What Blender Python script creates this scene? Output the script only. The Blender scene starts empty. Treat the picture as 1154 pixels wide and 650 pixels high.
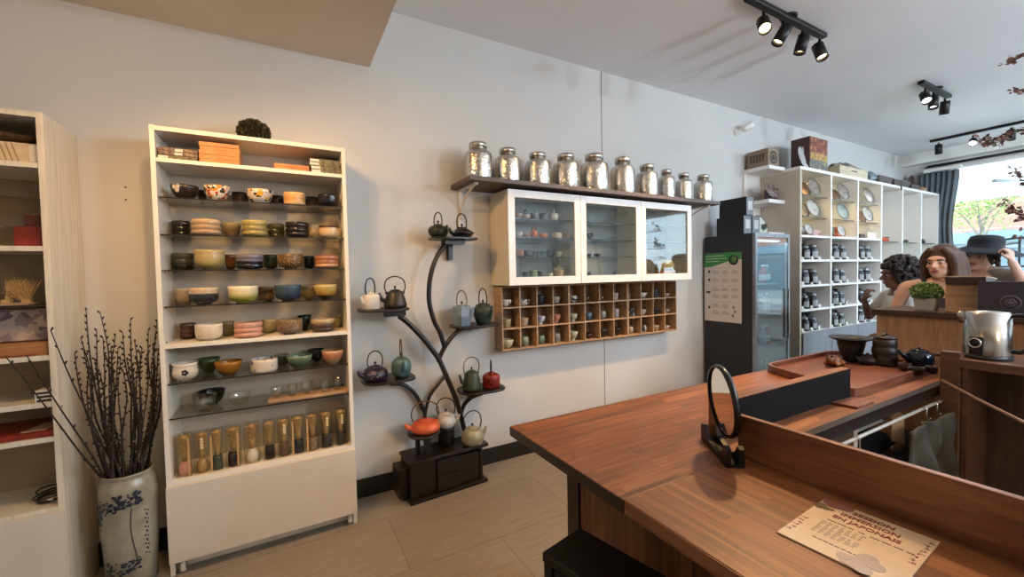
import bpy, math, random
from math import sin, cos, pi, radians, sqrt, atan2
from mathutils import Vector, Matrix
rnd = random.Random(7)
SC = bpy.context.scene
COL = SC.collection
# ------------------------------------------------------------------ camera model (measured from the photograph)
FPX = 465.76
YAW, PITCH, ROLL = 0.503953822, -0.0342028710, -0.0199614134
H = 1.33                     # lens height
D = 2.606                    # distance to the long wall
CEIL = 2.951
_f = Vector((sin(YAW), cos(YAW), 0)); _r = Vector((cos(YAW), -sin(YAW), 0)); _u = Vector((0, 0, 1))
F2 = _f * cos(PITCH) + _u * sin(PITCH); _u2 = -_f * sin(PITCH) + _u * cos(PITCH)
R3 = _r * cos(ROLL) + _u2 * sin(ROLL); U3 = -_r * sin(ROLL) + _u2 * cos(ROLL)
def ray(x, y): return F2 + R3 * ((x - 577) / FPX) - U3 * ((y - 325) / FPX)
def at(x, y, Y):             # point of the plane Y = const
    d = ray(x, y); q = d * (Y / d.y); return Vector((q.x, q.y, q.z + H))
def atz(x, y, Z):            # point of a horizontal plane
    d = ray(x, y); q = d * ((Z - H) / d.z); return Vector((q.x, q.y, Z))
def atx(x, y, X):
    d = ray(x, y); q = d * (X / d.x); return Vector((X, q.y, q.z + H))
def atd(x, y, depth):
    q = ray(x, y) * depth; return Vector((q.x, q.y, q.z + H))
# ------------------------------------------------------------------ materials
def lin(h):
    h = h.lstrip('#'); c = [int(h[i:i+2], 16) / 255 for i in (0, 2, 4)]
    return tuple([(v / 12.92 if v <= .04045 else ((v + .055) / 1.055) ** 2.4) for v in c] + [1])
_M = {}
class NT:
    def __init__(s, m):
        m.use_nodes = True; s.t = m.node_tree; s.n = s.t.nodes; s.n.clear()
        s.out = s.n.new('ShaderNodeOutputMaterial')
    def new(s, typ, **kw):
        n = s.n.new(typ)
        for k, v in kw.items():
            if k in n.inputs.keys(): n.inputs[k].default_value = v
            else: setattr(n, k, v)
        return n
    def link(s, a, b): s.t.links.new(a, b)
    def bsdf(s, rough=.5, metal=0.0, **kw):
        b = s.n.new('ShaderNodeBsdfPrincipled'); b.inputs['Roughness'].default_value = rough; b.inputs['Metallic'].default_value = metal
        for k, v in kw.items(): b.inputs[k].default_value = v
        s.link(b.outputs[0], s.out.inputs[0]); return b
    def ramp(s, stops, interp='LINEAR'):
        r = s.n.new('ShaderNodeValToRGB'); r.color_ramp.interpolation = interp
        e = r.color_ramp.elements
        while len(e) < len(stops): e.new(0.5)
        for i, (p, c) in enumerate(stops): e[i].position = p; e[i].color = lin(c)
        return r
    def coords(s, kind='Object', scale=(1, 1, 1), rot=(0, 0, 0)):
        tc = s.n.new('ShaderNodeTexCoord'); mp = s.n.new('ShaderNodeMapping')
        mp.inputs['Scale'].default_value = scale; mp.inputs['Rotation'].default_value = rot
        s.link(tc.outputs[kind], mp.inputs[0]); return mp.outputs[0]
    def mix(s, a, b, fac, mode='MIX'):
        m = s.n.new('ShaderNodeMix'); m.data_type = 'RGBA'; m.blend_type = mode
        for sock, v in ((m.inputs['Factor'], fac), (m.inputs['A'], a), (m.inputs['B'], b)):
            if sock.type == 'RGBA' or not hasattr(v, 'is_linked'):
                pass
        def put(sock, v):
            if hasattr(v, 'is_linked'): s.link(v, sock)
            else: sock.default_value = v
        put(m.inputs[0], fac); put(m.inputs[6], a); put(m.inputs[7], b)
        return m.outputs[2]
    def bump(s, b, h, strength=.2, dist=.01):
        n = s.n.new('ShaderNodeBump'); n.inputs['Strength'].default_value = strength; n.inputs['Distance'].default_value = dist
        s.link(h, n.inputs['Height']); s.link(n.outputs[0], b.inputs['Normal'])
def mk(name):
    m = bpy.data.materials.new(name); return m, NT(m)
def plain(name, c, rough=.5, metal=0.0, var=.12, vscale=6, bump=0.0, bscale=60, **kw):
    if name in _M: return _M[name]
    m, t = mk(name); b = t.bsdf(rough, metal, **kw)
    co = t.coords('Object')
    n = t.new('ShaderNodeTexNoise', Scale=vscale, Detail=4.0); t.link(co, n.inputs['Vector'])
    r = t.ramp([(.3, '#ffffff'), (.75, '#%02x%02x%02x' % ((int(255 * (1 - var)),) * 3))]); t.link(n.outputs[0], r.inputs[0])
    t.link(t.mix(lin(c), r.outputs[0], 1.0, 'MULTIPLY'), b.inputs['Base Color'])
    if bump:
        n2 = t.new('ShaderNodeTexNoise', Scale=bscale, Detail=3.0); t.link(co, n2.inputs['Vector']); t.bump(b, n2.outputs[0], bump, .004)
    _M[name] = m; return m
def emit(name, c, s):
    if name in _M: return _M[name]
    m, t = mk(name); e = t.new('ShaderNodeEmission', Strength=s); e.inputs[0].default_value = lin(c); t.link(e.outputs[0], t.out.inputs[0]); _M[name] = m; return m
def glassy(name, tint='#ffffff', ior=1.5, rough=0.0, extra=0.0):
    """a clear pane: what passes straight through plus a mirror reflection that follows the Fresnel law"""
    if name in _M: return _M[name]
    m, t = mk(name)
    tr = t.new('ShaderNodeBsdfTransparent'); tr.inputs[0].default_value = lin(tint)
    gl = t.new('ShaderNodeBsdfGlossy'); gl.inputs['Roughness'].default_value = rough
    lw = t.new('ShaderNodeLayerWeight', Blend=.5); mx = t.new('ShaderNodeMixShader')
    pw = t.new('ShaderNodeMath', operation='POWER'); pw.inputs[1].default_value = 5.0; t.link(lw.outputs['Facing'], pw.inputs[0])
    r0 = ((ior - 1) / (ior + 1)) ** 2 + extra
    ma = t.new('ShaderNodeMath', operation='MULTIPLY_ADD', use_clamp=True); ma.inputs[1].default_value = 1 - r0; ma.inputs[2].default_value = r0; t.link(pw.outputs[0], ma.inputs[0]); fac = ma.outputs[0]
    t.link(fac, mx.inputs[0]); t.link(tr.outputs[0], mx.inputs[1]); t.link(gl.outputs[0], mx.inputs[2]); t.link(mx.outputs[0], t.out.inputs[0])
    _M[name] = m; return m
def wood(name, stops, grain='x', rough=.4, stretch=14, scale=3.0, stave=None, bump=.05, dist=.6, contrast=.5, coat=0.0):
    """grain runs along one axis; stave = (length, width) lays glued staves of different tone"""
    if name in _M: return _M[name]
    m, t = mk(name); b = t.bsdf(rough)
    if coat: b.inputs['Coat Weight'].default_value = coat; b.inputs['Coat Roughness'].default_value = .15
    rot = {'x': (0, 0, 0), 'y': (0, 0, radians(90)), 'z': (0, radians(90), 0)}[grain]
    base = t.coords('Object', rot=rot)
    off = None
    if stave:
        br = t.new('ShaderNodeTexBrick', offset=.37, offset_frequency=2, squash=1.0); br.inputs['Scale'].default_value = 1.0
        br.inputs['Color1'].default_value = (0, 0, 0, 1); br.inputs['Color2'].default_value = (1, 1, 1, 1); br.inputs['Mortar'].default_value = (.45, .45, .45, 1)
        br.inputs['Mortar Size'].default_value = .0006; br.inputs['Brick Width'].default_value = stave[0]; br.inputs['Row Height'].default_value = stave[1]
        br.inputs['Bias'].default_value = 0.0
        t.link(base, br.inputs['Vector'])
        off = br.outputs['Color']
    st = t.new('ShaderNodeMapping'); st.inputs['Scale'].default_value = (1.0, stretch, stretch); t.link(base, st.inputs[0])
    vec = st.outputs[0]
    if off:
        sc = t.new('ShaderNodeVectorMath', operation='SCALE'); sc.inputs['Scale'].default_value = 9.0; t.link(off, sc.inputs[0])
        ad = t.new('ShaderNodeVectorMath', operation='ADD'); t.link(vec, ad.inputs[0]); t.link(sc.outputs[0], ad.inputs[1]); vec = ad.outputs[0]
    n = t.new('ShaderNodeTexNoise', Scale=scale, Detail=7.0, Roughness=.62, Distortion=dist); t.link(vec, n.inputs['Vector'])
    r = t.ramp(stops); fac = n.outputs[0]
    if off:
        mp = t.new('ShaderNodeMapRange'); mp.inputs['From Min'].default_value = 0; mp.inputs['From Max'].default_value = 1
        mp.inputs['To Min'].default_value = -contrast / 2; mp.inputs['To Max'].default_value = contrast / 2
        sep = t.new('ShaderNodeSeparateColor'); t.link(off, sep.inputs[0]); t.link(sep.outputs[0], mp.inputs[0])
        a2 = t.new('ShaderNodeMath', operation='ADD'); t.link(fac, a2.inputs[0]); t.link(mp.outputs[0], a2.inputs[1]); fac = a2.outputs[0]
    t.link(fac, r.inputs[0]); t.link(r.outputs[0], b.inputs['Base Color'])
    if bump: t.bump(b, n.outputs[0], bump, .002)
    _M[name] = m; return m
def glaze(name, stops, rough=.22, noise=.12, nscale=9, speck=None, wob=.06, interp='LINEAR', rings=0, metal=0.0):
    """ceramic glaze: colours change with height on the pot, with a wavering edge; speck = colour of mottling"""
    if name in _M: return _M[name]
    m, t = mk(name); b = t.bsdf(rough, metal)
    tc = t.new('ShaderNodeTexCoord'); sp = t.new('ShaderNodeSeparateXYZ'); t.link(tc.outputs['Generated'], sp.inputs[0])
    n = t.new('ShaderNodeTexNoise', Scale=nscale, Detail=5.0); t.link(tc.outputs['Object'], n.inputs['Vector'])
    n.inputs['Scale'].default_value = nscale * 6
    ma = t.new('ShaderNodeMath', operation='MULTIPLY_ADD'); ma.inputs[1].default_value = wob * 2; ma.inputs[2].default_value = -wob
    t.link(n.outputs[0], ma.inputs[0]); ad = t.new('ShaderNodeMath', operation='ADD'); t.link(sp.outputs[2], ad.inputs[0]); t.link(ma.outputs[0], ad.inputs[1])
    r = t.ramp(stops, interp); t.link(ad.outputs[0], r.inputs[0])
    col = r.outputs[0]
    v = t.ramp([(.3, '#ffffff'), (.8, '#%02x%02x%02x' % ((int(255 * (1 - noise)),) * 3))]); t.link(n.outputs[0], v.inputs[0])
    col = t.mix(col, v.outputs[0], 1.0, 'MULTIPLY')
    if speck:
        vo = t.new('ShaderNodeTexNoise', Detail=2.0); vo.inputs['Scale'].default_value = nscale * 22; t.link(tc.outputs['Object'], vo.inputs['Vector'])
        rr = t.ramp([(.52, '#000000'), (.6, '#ffffff')]); t.link(vo.outputs[0], rr.inputs[0])
        col = t.mix(col, lin(speck), rr.outputs[0])
    t.link(col, b.inputs['Base Color'])
    if rings:
        w = t.new('ShaderNodeTexWave', bands_direction='Z'); w.inputs['Scale'].default_value = rings; t.link(tc.outputs['Generated'], w.inputs['Vector'])
        t.bump(b, w.outputs[0], .35, .006)
    _M[name] = m; return m
def patterned(name, base, spots, scale=30, rough=.25, thr=.55, seed=0.0):
    """printed pattern: blobs of several colours over a base"""
    if name in _M: return _M[name]
    m, t = mk(name); b = t.bsdf(rough); tc = t.new('ShaderNodeTexCoord')
    col = lin(base)
    for i, c in enumerate(spots):
        mp = t.new('ShaderNodeMapping'); mp.inputs['Location'].default_value = (seed + i * 3.7, i * 1.9, seed); t.link(tc.outputs['Object'], mp.inputs[0])
        n = t.new('ShaderNodeTexNoise', Detail=1.0); n.inputs['Scale'].default_value = scale; t.link(mp.outputs[0], n.inputs['Vector'])
        rr = t.ramp([(thr, '#000000'), (thr + .03, '#ffffff')]); t.link(n.outputs[0], rr.inputs[0])
        col = t.mix(col, lin(c), rr.outputs[0])
    t.link(col, b.inputs['Base Color']); _M[name] = m; return m
# ------------------------------------------------------------------ mesh builder
ROOT = {}
class MB:
    def __init__(s): s.v = []; s.f = []; s.m = []; s.s = []
    def add(s, vs, fs, mi=0, smooth=False):
        b = len(s.v); s.v += [Vector(p) for p in vs]
        for f in fs: s.f.append(tuple(b + i for i in f)); s.m.append(mi); s.s.append(smooth)
        return s
    def box(s, x0, x1, y0, y1, z0, z1, mi=0):
        if x0 > x1: x0, x1 = x1, x0
        if y0 > y1: y0, y1 = y1, y0
        if z0 > z1: z0, z1 = z1, z0
        v = [(x0, y0, z0), (x1, y0, z0), (x1, y1, z0), (x0, y1, z0), (x0, y0, z1), (x1, y0, z1), (x1, y1, z1), (x0, y1, z1)]
        return s.add(v, [(0, 3, 2, 1), (4, 5, 6, 7), (0, 1, 5, 4), (1, 2, 6, 5), (2, 3, 7, 6), (3, 0, 4, 7)], mi)
    def cbox(s, c, size, rot=None, mi=0):
        hx, hy, hz = [q / 2 for q in size]; R = rot or Matrix.Identity(3); c = Vector(c)
        v = [c + R @ Vector(p) for p in ((-hx, -hy, -hz), (hx, -hy, -hz), (hx, hy, -hz), (-hx, hy, -hz), (-hx, -hy, hz), (hx, -hy, hz), (hx, hy, hz), (-hx, hy, hz))]
        return s.add(v, [(0, 3, 2, 1), (4, 5, 6, 7), (0, 1, 5, 4), (1, 2, 6, 5), (2, 3, 7, 6), (3, 0, 4, 7)], mi)
    def lathe(s, prof, n=28, c=(0, 0, 0), mi=0, R=None, cap=True, smooth=True, sx=1, sy=1, a0=0.0):
        """profile of (radius, z), turned about z; ends with radius > 0 are capped"""
        c = Vector(c); R = R or Matrix.Identity(3); vs = []; fs = []
        for r, z in prof:
            for k in range(n):
                a = a0 + 2 * pi * k / n; vs.append(c + R @ Vector((r * cos(a) * sx, r * sin(a) * sy, z)))
        for j in range(len(prof) - 1):
            for k in range(n):
                k2 = (k + 1) % n; fs.append((j * n + k, j * n + k2, (j + 1) * n + k2, (j + 1) * n + k))
        s.add(vs, fs, mi, smooth)
        if cap:
            b = len(s.v) - len(vs)
            if prof[0][0] > 1e-5: s.f.append(tuple(b + k for k in reversed(range(n)))); s.m.append(mi); s.s.append(False)
            if prof[-1][0] > 1e-5: s.f.append(tuple(b + (len(prof) - 1) * n + k for k in range(n))); s.m.append(mi); s.s.append(False)
        return s
    def tube(s, pts, rad, n=8, mi=0, cap=True, flat=None, closed=False):
        """round (or flattened: flat=(a,b) factors along side/up) tube along a polyline"""
        pts = [Vector(p) for p in pts]; N = len(pts)
        rad = rad if isinstance(rad, (list, tuple)) else [rad] * N
        vs = []; fs = []; prev = None
        for i, p in enumerate(pts):
            if closed: t = pts[(i + 1) % N] - pts[i - 1]
            else: t = (pts[min(i + 1, N - 1)] - pts[max(i - 1, 0)])
            t = t.normalized() if t.length > 1e-9 else Vector((0, 0, 1))
            if prev is None:
                ref = Vector((0, 1, 0)) if abs(t.y) < .9 else Vector((1, 0, 0))
                a = (ref - t * ref.dot(t)).normalized()
            else:
                a = prev - t * prev.dot(t); a = a.normalized() if a.length > 1e-6 else Vector((1, 0, 0))
            prev = a; b = t.cross(a); fa, fb = flat or (1, 1)
            for k in range(n):
                g = 2 * pi * k / n + (pi / 4 if n == 4 else 0); vs.append(p + a * (cos(g) * rad[i] * fa) + b * (sin(g) * rad[i] * fb))
        for i in range(N if closed else N - 1):
            i2 = (i + 1) % N
            for k in range(n):
                k2 = (k + 1) % n; fs.append((i * n + k, i * n + k2, i2 * n + k2, i2 * n + k))
        s.add(vs, fs, mi, n > 4)
        if cap and not closed:
            b = len(s.v) - len(vs)
            s.f.append(tuple(b + k for k in reversed(range(n)))); s.m.append(mi); s.s.append(False)
            s.f.append(tuple(b + (N - 1) * n + k for k in range(n))); s.m.append(mi); s.s.append(False)
        return s
    def prism(s, poly, a0, a1, axis='z', mi=0):
        """polygon extruded along an axis; poly pairs are (x,y) for z, (x,z) for y, (y,z) for x"""
        n = len(poly); f = {'z': lambda p, h: (p[0], p[1], h), 'y': lambda p, h: (p[0], h, p[1]), 'x': lambda p, h: (h, p[0], p[1])}[axis]
        vs = [f(p, a0) for p in poly] + [f(p, a1) for p in poly]
        fs = [tuple(reversed(range(n))), tuple(range(n, 2 * n))] + [(k, (k + 1) % n, n + (k + 1) % n, n + k) for k in range(n)]
        return s.add(vs, fs, mi)
    def ball(s, c, r, n=12, m=8, mi=0, sc=(1, 1, 1), R=None):
        prof = [(sin(pi * j / m) * r, -cos(pi * j / m) * r) for j in range(m + 1)]
        prof[0] = (0, -r); prof[-1] = (0, r)
        c = Vector(c); R = R or Matrix.Identity(3); vs = []; fs = []
        for q, z in prof:
            for k in range(n):
                a = 2 * pi * k / n; vs.append(c + R @ Vector((q * cos(a) * sc[0], q * sin(a) * sc[1], z * sc[2])))
        for j in range(m):
            for k in range(n):
                k2 = (k + 1) % n; fs.append((j * n + k, j * n + k2, (j + 1) * n + k2, (j + 1) * n + k))
        return s.add(vs, fs, mi, True)
    def quad(s, a, b, c, d, mi=0): return s.add([a, b, c, d], [(0, 1, 2, 3)], mi)
    def build(s, name, mats, parent=None, label=None, cat=None, group=None, kind=None, bevel=0.0, seg=2, local=False, origin=None, rotz=0.0):
        if not isinstance(mats, (list, tuple)): mats = [mats]
        if parent is not None: o3 = Vector((0, 0, 0)) if local else ROOT.get(parent.name, Vector((0, 0, 0)))
        elif origin is not None: o3 = Vector(origin)
        elif local: o3 = Vector((0, 0, 0))
        else:
            xs = [p.x for p in s.v]; ys = [p.y for p in s.v]; zs = [p.z for p in s.v]
            o3 = Vector(((min(xs) + max(xs)) / 2, (min(ys) + max(ys)) / 2, min(zs)))
        me = bpy.data.meshes.new(name)
        me.from_pydata([tuple(p - o3) for p in s.v], [], s.f)
        for m in mats: me.materials.append(m)
        me.polygons.foreach_set('material_index', s.m); me.polygons.foreach_set('use_smooth', s.s)
        me.update()
        o = bpy.data.objects.new(name, me); COL.objects.link(o)
        if parent is not None:
            o.parent = parent; ROOT[o.name] = o3 if not local else Vector((0, 0, 0))
            # a sub-part measured in world space keeps its parent's origin
            ROOT[o.name] = o3
        else: o.location = o3; ROOT[o.name] = o3
        if bevel:
            md = o.modifiers.new('edges', 'BEVEL'); md.width = bevel; md.segments = seg; md.limit_method = 'ANGLE'; md.angle_limit = radians(40)
        tag(o, label, cat, group, kind); return o
def tag(o, label=None, cat=None, group=None, kind=None):
    if label: o['label'] = label
    if cat: o['category'] = cat
    if group: o['group'] = group
    if kind: o['kind'] = kind
    return o
def thing(name, label, cat, loc, group=None, rotz=0.0, rot=None):
    o = bpy.data.objects.new(name, None); COL.objects.link(o); o.location = loc; o.rotation_euler = rot or (0, 0, rotz)
    o.empty_display_size = .05; ROOT[o.name] = Vector(loc); return tag(o, label, cat, group)
def dup(o, loc, label, group=None, rotz=None):
    r = o.copy(); COL.objects.link(r); r.location = loc
    if rotz is not None: r.rotation_euler[2] = rotz
    r['label'] = label
    if group: r['group'] = group
    for ch in list(o.children):
        c = ch.copy(); COL.objects.link(c); c.parent = r
        for g in list(ch.children):
            d = g.copy(); COL.objects.link(d); d.parent = c
    return r
def remesh(o, vox, smooth=2):
    m = o.modifiers.new('skin', 'REMESH'); m.mode = 'VOXEL'; m.voxel_size = vox; m.use_smooth_shade = True
    if smooth:
        k = o.modifiers.new('soft', 'SMOOTH'); k.iterations = smooth; k.factor = .5
    return o
def rz(a): return Matrix.Rotation(a, 3, 'Z')
def arc(c, r, a0, a1, n, plane='xz', ry=None):
    out = []; ry = ry or r
    for i in range(n + 1):
        a = a0 + (a1 - a0) * i / n; u, w = r * cos(a), ry * sin(a)
        out.append({'xz': (c[0] + u, c[1], c[2] + w), 'yz': (c[0], c[1] + u, c[2] + w), 'xy': (c[0] + u, c[1] + w, c[2])}[plane])
    return out
def spline(pts, n=8):
    """Catmull-Rom through points"""
    P = [Vector(p) for p in pts]; P = [P[0] * 2 - P[1]] + P + [P[-1] * 2 - P[-2]]; out = []
    for i in range(1, len(P) - 2):
        for k in range(n):
            t = k / n; a, b, c, d = P[i-1], P[i], P[i+1], P[i+2]
            out.append(.5 * ((2 * b) + (c - a) * t + (2 * a - 5 * b + 4 * c - d) * t * t + (3 * b - a - 3 * c + d) * t ** 3))
    out.append(P[-2]); return out
def write(text, size, c, xdir, ydir, name, mat, parent, align='CENTER', thick=.0006, bold=0.0):
    """raised lettering as a mesh: c = anchor, xdir = reading direction, ydir = up"""
    cu = bpy.data.curves.new('lettering', 'FONT'); cu.body = text; cu.size = size; cu.align_x = align; cu.align_y = 'CENTER'
    cu.extrude = thick; cu.offset = bold; cu.resolution_u = 2
    tmp = bpy.data.objects.new('lettering', cu); COL.objects.link(tmp)
    dg = bpy.context.evaluated_depsgraph_get(); me = bpy.data.meshes.new_from_object(tmp.evaluated_get(dg))
    bpy.data.objects.remove(tmp); bpy.data.curves.remove(cu)
    X = Vector(xdir).normalized(); Y = Vector(ydir).normalized(); Z = X.cross(Y)
    o3 = ROOT.get(parent.name, Vector((0, 0, 0)))
    Mx = Matrix((X, Y, Z)).transposed().to_4x4(); Mx.translation = Vector(c) - o3
    me.transform(Mx); me.materials.clear(); me.materials.append(mat)
    o = bpy.data.objects.new(name, me); COL.objects.link(o); o.parent = parent; ROOT[o.name] = o3; return o
# ================================================================== materials used widely
WALL = plain('wall_paint', '#d2d0cc', .75, var=.04, vscale=1.2, bump=.03, bscale=180)
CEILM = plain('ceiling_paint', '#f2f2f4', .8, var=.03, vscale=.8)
WHITE = plain('white_melamine', '#ebe5d8', .45, var=.04, vscale=2)
WHITE2 = plain('white_lacquer', '#efece6', .35, var=.03, vscale=2)
CREAMEDGE = plain('cream_edge', '#e9dcbd', .5, var=.04)
BLACKTRIM = plain('black_vinyl', '#15120f', .5)
DARKWOOD = wood('dark_stained_wood', [(.3, '#0d0806'), (.55, '#1a100b'), (.8, '#2d1e16')], 'x', .35, 12, 4)
BLACKWOOD = wood('black_lacquered_wood', [(.3, '#090605'), (.6, '#130d0a'), (.85, '#241812')], 'x', .38, 12, 4)
BLACKMETAL = plain('black_metal', '#141211', .4, .3)
IRON = plain('matt_black_iron', '#17140f', .5, .2)
BRONZE = plain('bronze_handle', '#6e5637', .35, .7)
CHROME = plain('chrome', '#d8d8d8', .15, 1.0, var=.05)
WALNUT = [(.2, '#45281a'), (.42, '#6c4125'), (.58, '#855232'), (.82, '#a87548')]
WALNUT_D = [(.25, '#4a2a1a'), (.5, '#7b4c30'), (.68, '#966340'), (.85, '#b07c52')]
TOPX = wood('walnut_butcher_block', WALNUT, 'x', .4, 20, 2.2, stave=(.52, .052), contrast=.17, dist=.3, coat=.1)
TOPY = wood('walnut_butcher_block_lengthwise', WALNUT, 'y', .4, 18, 2.0, stave=(.95, .068), contrast=.2, dist=.35, coat=.1)
WALY = wood('walnut_board', WALNUT_D, 'y', .36, 10, 3)
WALX = wood('walnut_board_long', WALNUT_D, 'x', .36, 10, 3)
WALZ = wood('walnut_panel', [(.25, '#33190e'), (.5, '#6b4024'), (.7, '#8a5833'), (.88, '#a67346')], 'z', .4, 10, 3, stave=(1.2, .09), contrast=.2)
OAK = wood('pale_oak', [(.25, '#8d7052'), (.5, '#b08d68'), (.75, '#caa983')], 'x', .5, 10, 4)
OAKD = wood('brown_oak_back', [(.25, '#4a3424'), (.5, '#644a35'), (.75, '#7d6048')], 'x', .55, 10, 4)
GLASS = glassy('shelf_glass', '#f3f3ef', 1.4)
PANE = glassy('pane_glass', '#f4f8f8', 1.5, extra=.015)
WINGLASS = glassy('window_glass', '#f4f9fa', 1.45)
CLEAR = glassy('clear_plastic', '#f6f3ec', 1.45, .04, extra=.01)
TUMBLER = glassy('drinking_glass', '#fafbf9', 1.6, extra=.03)
GEDGE = plain('glass_edge', '#2b2721', .2)
WARM = emit('warm_bulb', '#ffdca0', 14.0)
COOL = emit('cool_bulb', '#f2f6ff', 14.0)
PUCK = emit('puck_light', '#ffe09a', 9.0)
# ================================================================== setting
X0, X1, YF = -1.75, 8.2, -3.6
def structure(name, mb, m, bevel=0.0): return mb.build(name, m, kind='structure', origin=(0, 0, 0), bevel=bevel)
def floor_mat():
    m, t = mk('grey_beige_vinyl_tile'); b = t.bsdf(.5)
    co = t.coords('Object')
    br = t.new('ShaderNodeTexBrick', offset=.5, offset_frequency=2, squash=1.0)
    for k, v in (('Scale', 1.0), ('Mortar Size', .0016), ('Brick Width', .92), ('Row Height', .46), ('Bias', 0.0)): br.inputs[k].default_value = v
    br.inputs['Color1'].default_value = lin('#938c85'); br.inputs['Color2'].default_value = lin('#9b948c'); br.inputs['Mortar'].default_value = lin('#6a645d')
    t.link(co, br.inputs['Vector'])
    st = t.coords('Object', scale=(2.2, 60, 1)); n = t.new('ShaderNodeTexNoise', Scale=2.4, Detail=6.0, Roughness=.7); t.link(st, n.inputs['Vector'])
    r = t.ramp([(.3, '#b3aca4'), (.7, '#ffffff')]); t.link(n.outputs[0], r.inputs[0])
    t.link(t.mix(br.outputs[0], r.outputs[0], .8, 'MULTIPLY'), b.inputs['Base Color']); t.bump(b, n.outputs[0], .06, .002)
    return m
structure('floor', MB().box(X0 - .1, X1 + .1, YF - .1, D + .1, -.1, 0), floor_mat())
structure('ceiling', MB().box(X0 - .1, X1 + .1, YF - .1, D + .1, CEIL, CEIL + .1), CEILM)
structure('wall_back', MB().box(X0 - .1, X1 + .1, D, D + .1, 0, CEIL), WALL)
structure('wall_left', MB().box(X0 - .1, X0, YF, D, 0, CEIL), WALL)
structure('wall_front', MB().box(X0 - .1, X1 + .1, YF - .1, YF, 0, CEIL), WALL)
WY0, WY1, WZ0, WZ1 = -3.3, 2.2, .5, 2.74
structure('wall_right', MB().box(X1, X1 + .12, YF, WY0, 0, CEIL).box(X1, X1 + .12, WY1, D, 0, CEIL).box(X1, X1 + .12, WY0, WY1, 0, WZ0).box(X1, X1 + .12, WY0, WY1, WZ1, CEIL), WALL)
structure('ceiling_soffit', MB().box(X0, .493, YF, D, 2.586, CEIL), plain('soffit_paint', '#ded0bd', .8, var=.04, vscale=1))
structure('trim_1', MB().box(2.293, 2.298, D - .002, D, .11, CEIL), plain('seam', '#6d6a69', .7))
structure('baseboard_back', MB().box(X0, X1, D - .012, D, 0, .112), BLACKTRIM, .003)
structure('baseboard_left', MB().box(X0, X0 + .012, YF, D - .012, 0, .112), BLACKTRIM, .003)
structure('trim_2', MB().box(X1 - .16, X1, YF, D, 2.80, CEIL), WHITE2)
structure('window_1', MB().box(X1 + .02, X1 + .09, WY0, WY0 + .06, WZ0, WZ1).box(X1 + .02, X1 + .09, WY1 - .06, WY1, WZ0, WZ1).box(X1 + .02, X1 + .09, WY0, WY1, WZ0, WZ0 + .06)
          .box(X1 + .02, X1 + .09, WY0, WY1, WZ1 - .06, WZ1).box(X1 + .02, X1 + .09, -.05, .0, WZ0, WZ1).box(X1 + .055, X1 + .061, WY0 + .06, WY1 - .06, WZ0 + .06, WZ1 - .06, 1), [WHITE2, WINGLASS])
structure('trim_3', MB().box(X1 - .12, X1 + .12, WY0 - .05, WY1 + .02, WZ0 - .03, WZ0), WHITE2)
# two small black screw holes left in the wall between the bookcases
for nm, px, py in (('wall_anchor', 141.5, 211), ('wall_anchor', 142, 225)):
    q = at(px, py, D); MB().lathe([(.004, 0), (.004, .003)], 10, c=(q.x, q.y, q.z), R=Matrix.Rotation(radians(90), 3, 'X')).build(nm, BLACKMETAL, label='upper dark screw anchor in the wall left of the bowl shelf' if py < 220 else 'lower dark screw anchor in the wall left of the bowl shelf', cat='screw', group='screw anchors in the wall')
# curtain and rail at the window
ZR = 2.70
cr = thing('curtain_rail', 'white curtain track box above the grey curtain with two black rods', 'curtain rail', (X1 - .1, 2.2, ZR))
MB().box(X1 - .15, X1 - .06, 1.99, 2.36, ZR - .045, ZR + .0).build('rail_box', WHITE2, cr, bevel=.004)
MB().tube([(X1 - .12, 2.35, ZR + .03), (X1 - .12, -2.3, ZR + .03)], .009).build('rod', BLACKMETAL, cr)
MB().tube([(X1 - .07, 2.35, ZR + .055), (X1 - .07, -2.3, ZR + .055)], .009).build('rod', BLACKMETAL, cr)
cm = MB(); N = 90; cols = []
for j in range(25):
    z = ZR - .05 - (ZR - .07) * j / 24; row = []
    for k in range(N + 1):
        u = k / N; w = 1.0 - .22 * sin(pi * min(1, j / 14.0)) ** 2 * .6
        y = 2.16 - u * .0 if False else 2.44 - u * .42 * (1 if j < 2 else w); x = X1 - .085 + .022 * sin(u * 46 + .4 * sin(j * .3)) + .006 * sin(u * 13 + j * .5)
        row.append((x, y, z))
    cols.append(row)
vs = [p for r in cols for p in r]; fs = [(j * (N + 1) + k, j * (N + 1) + k + 1, (j + 1) * (N + 1) + k + 1, (j + 1) * (N + 1) + k) for j in range(24) for k in range(N)]
cm.add(vs, fs, 0, True); cu = cm.build('curtain', plain('grey_blue_curtain', '#6f757a', .9, var=.1), label='grey blue pleated curtain hanging beside the shop window', cat='curtain')
so = cu.modifiers.new('thick', 'SOLIDIFY'); so.thickness = .003
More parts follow.
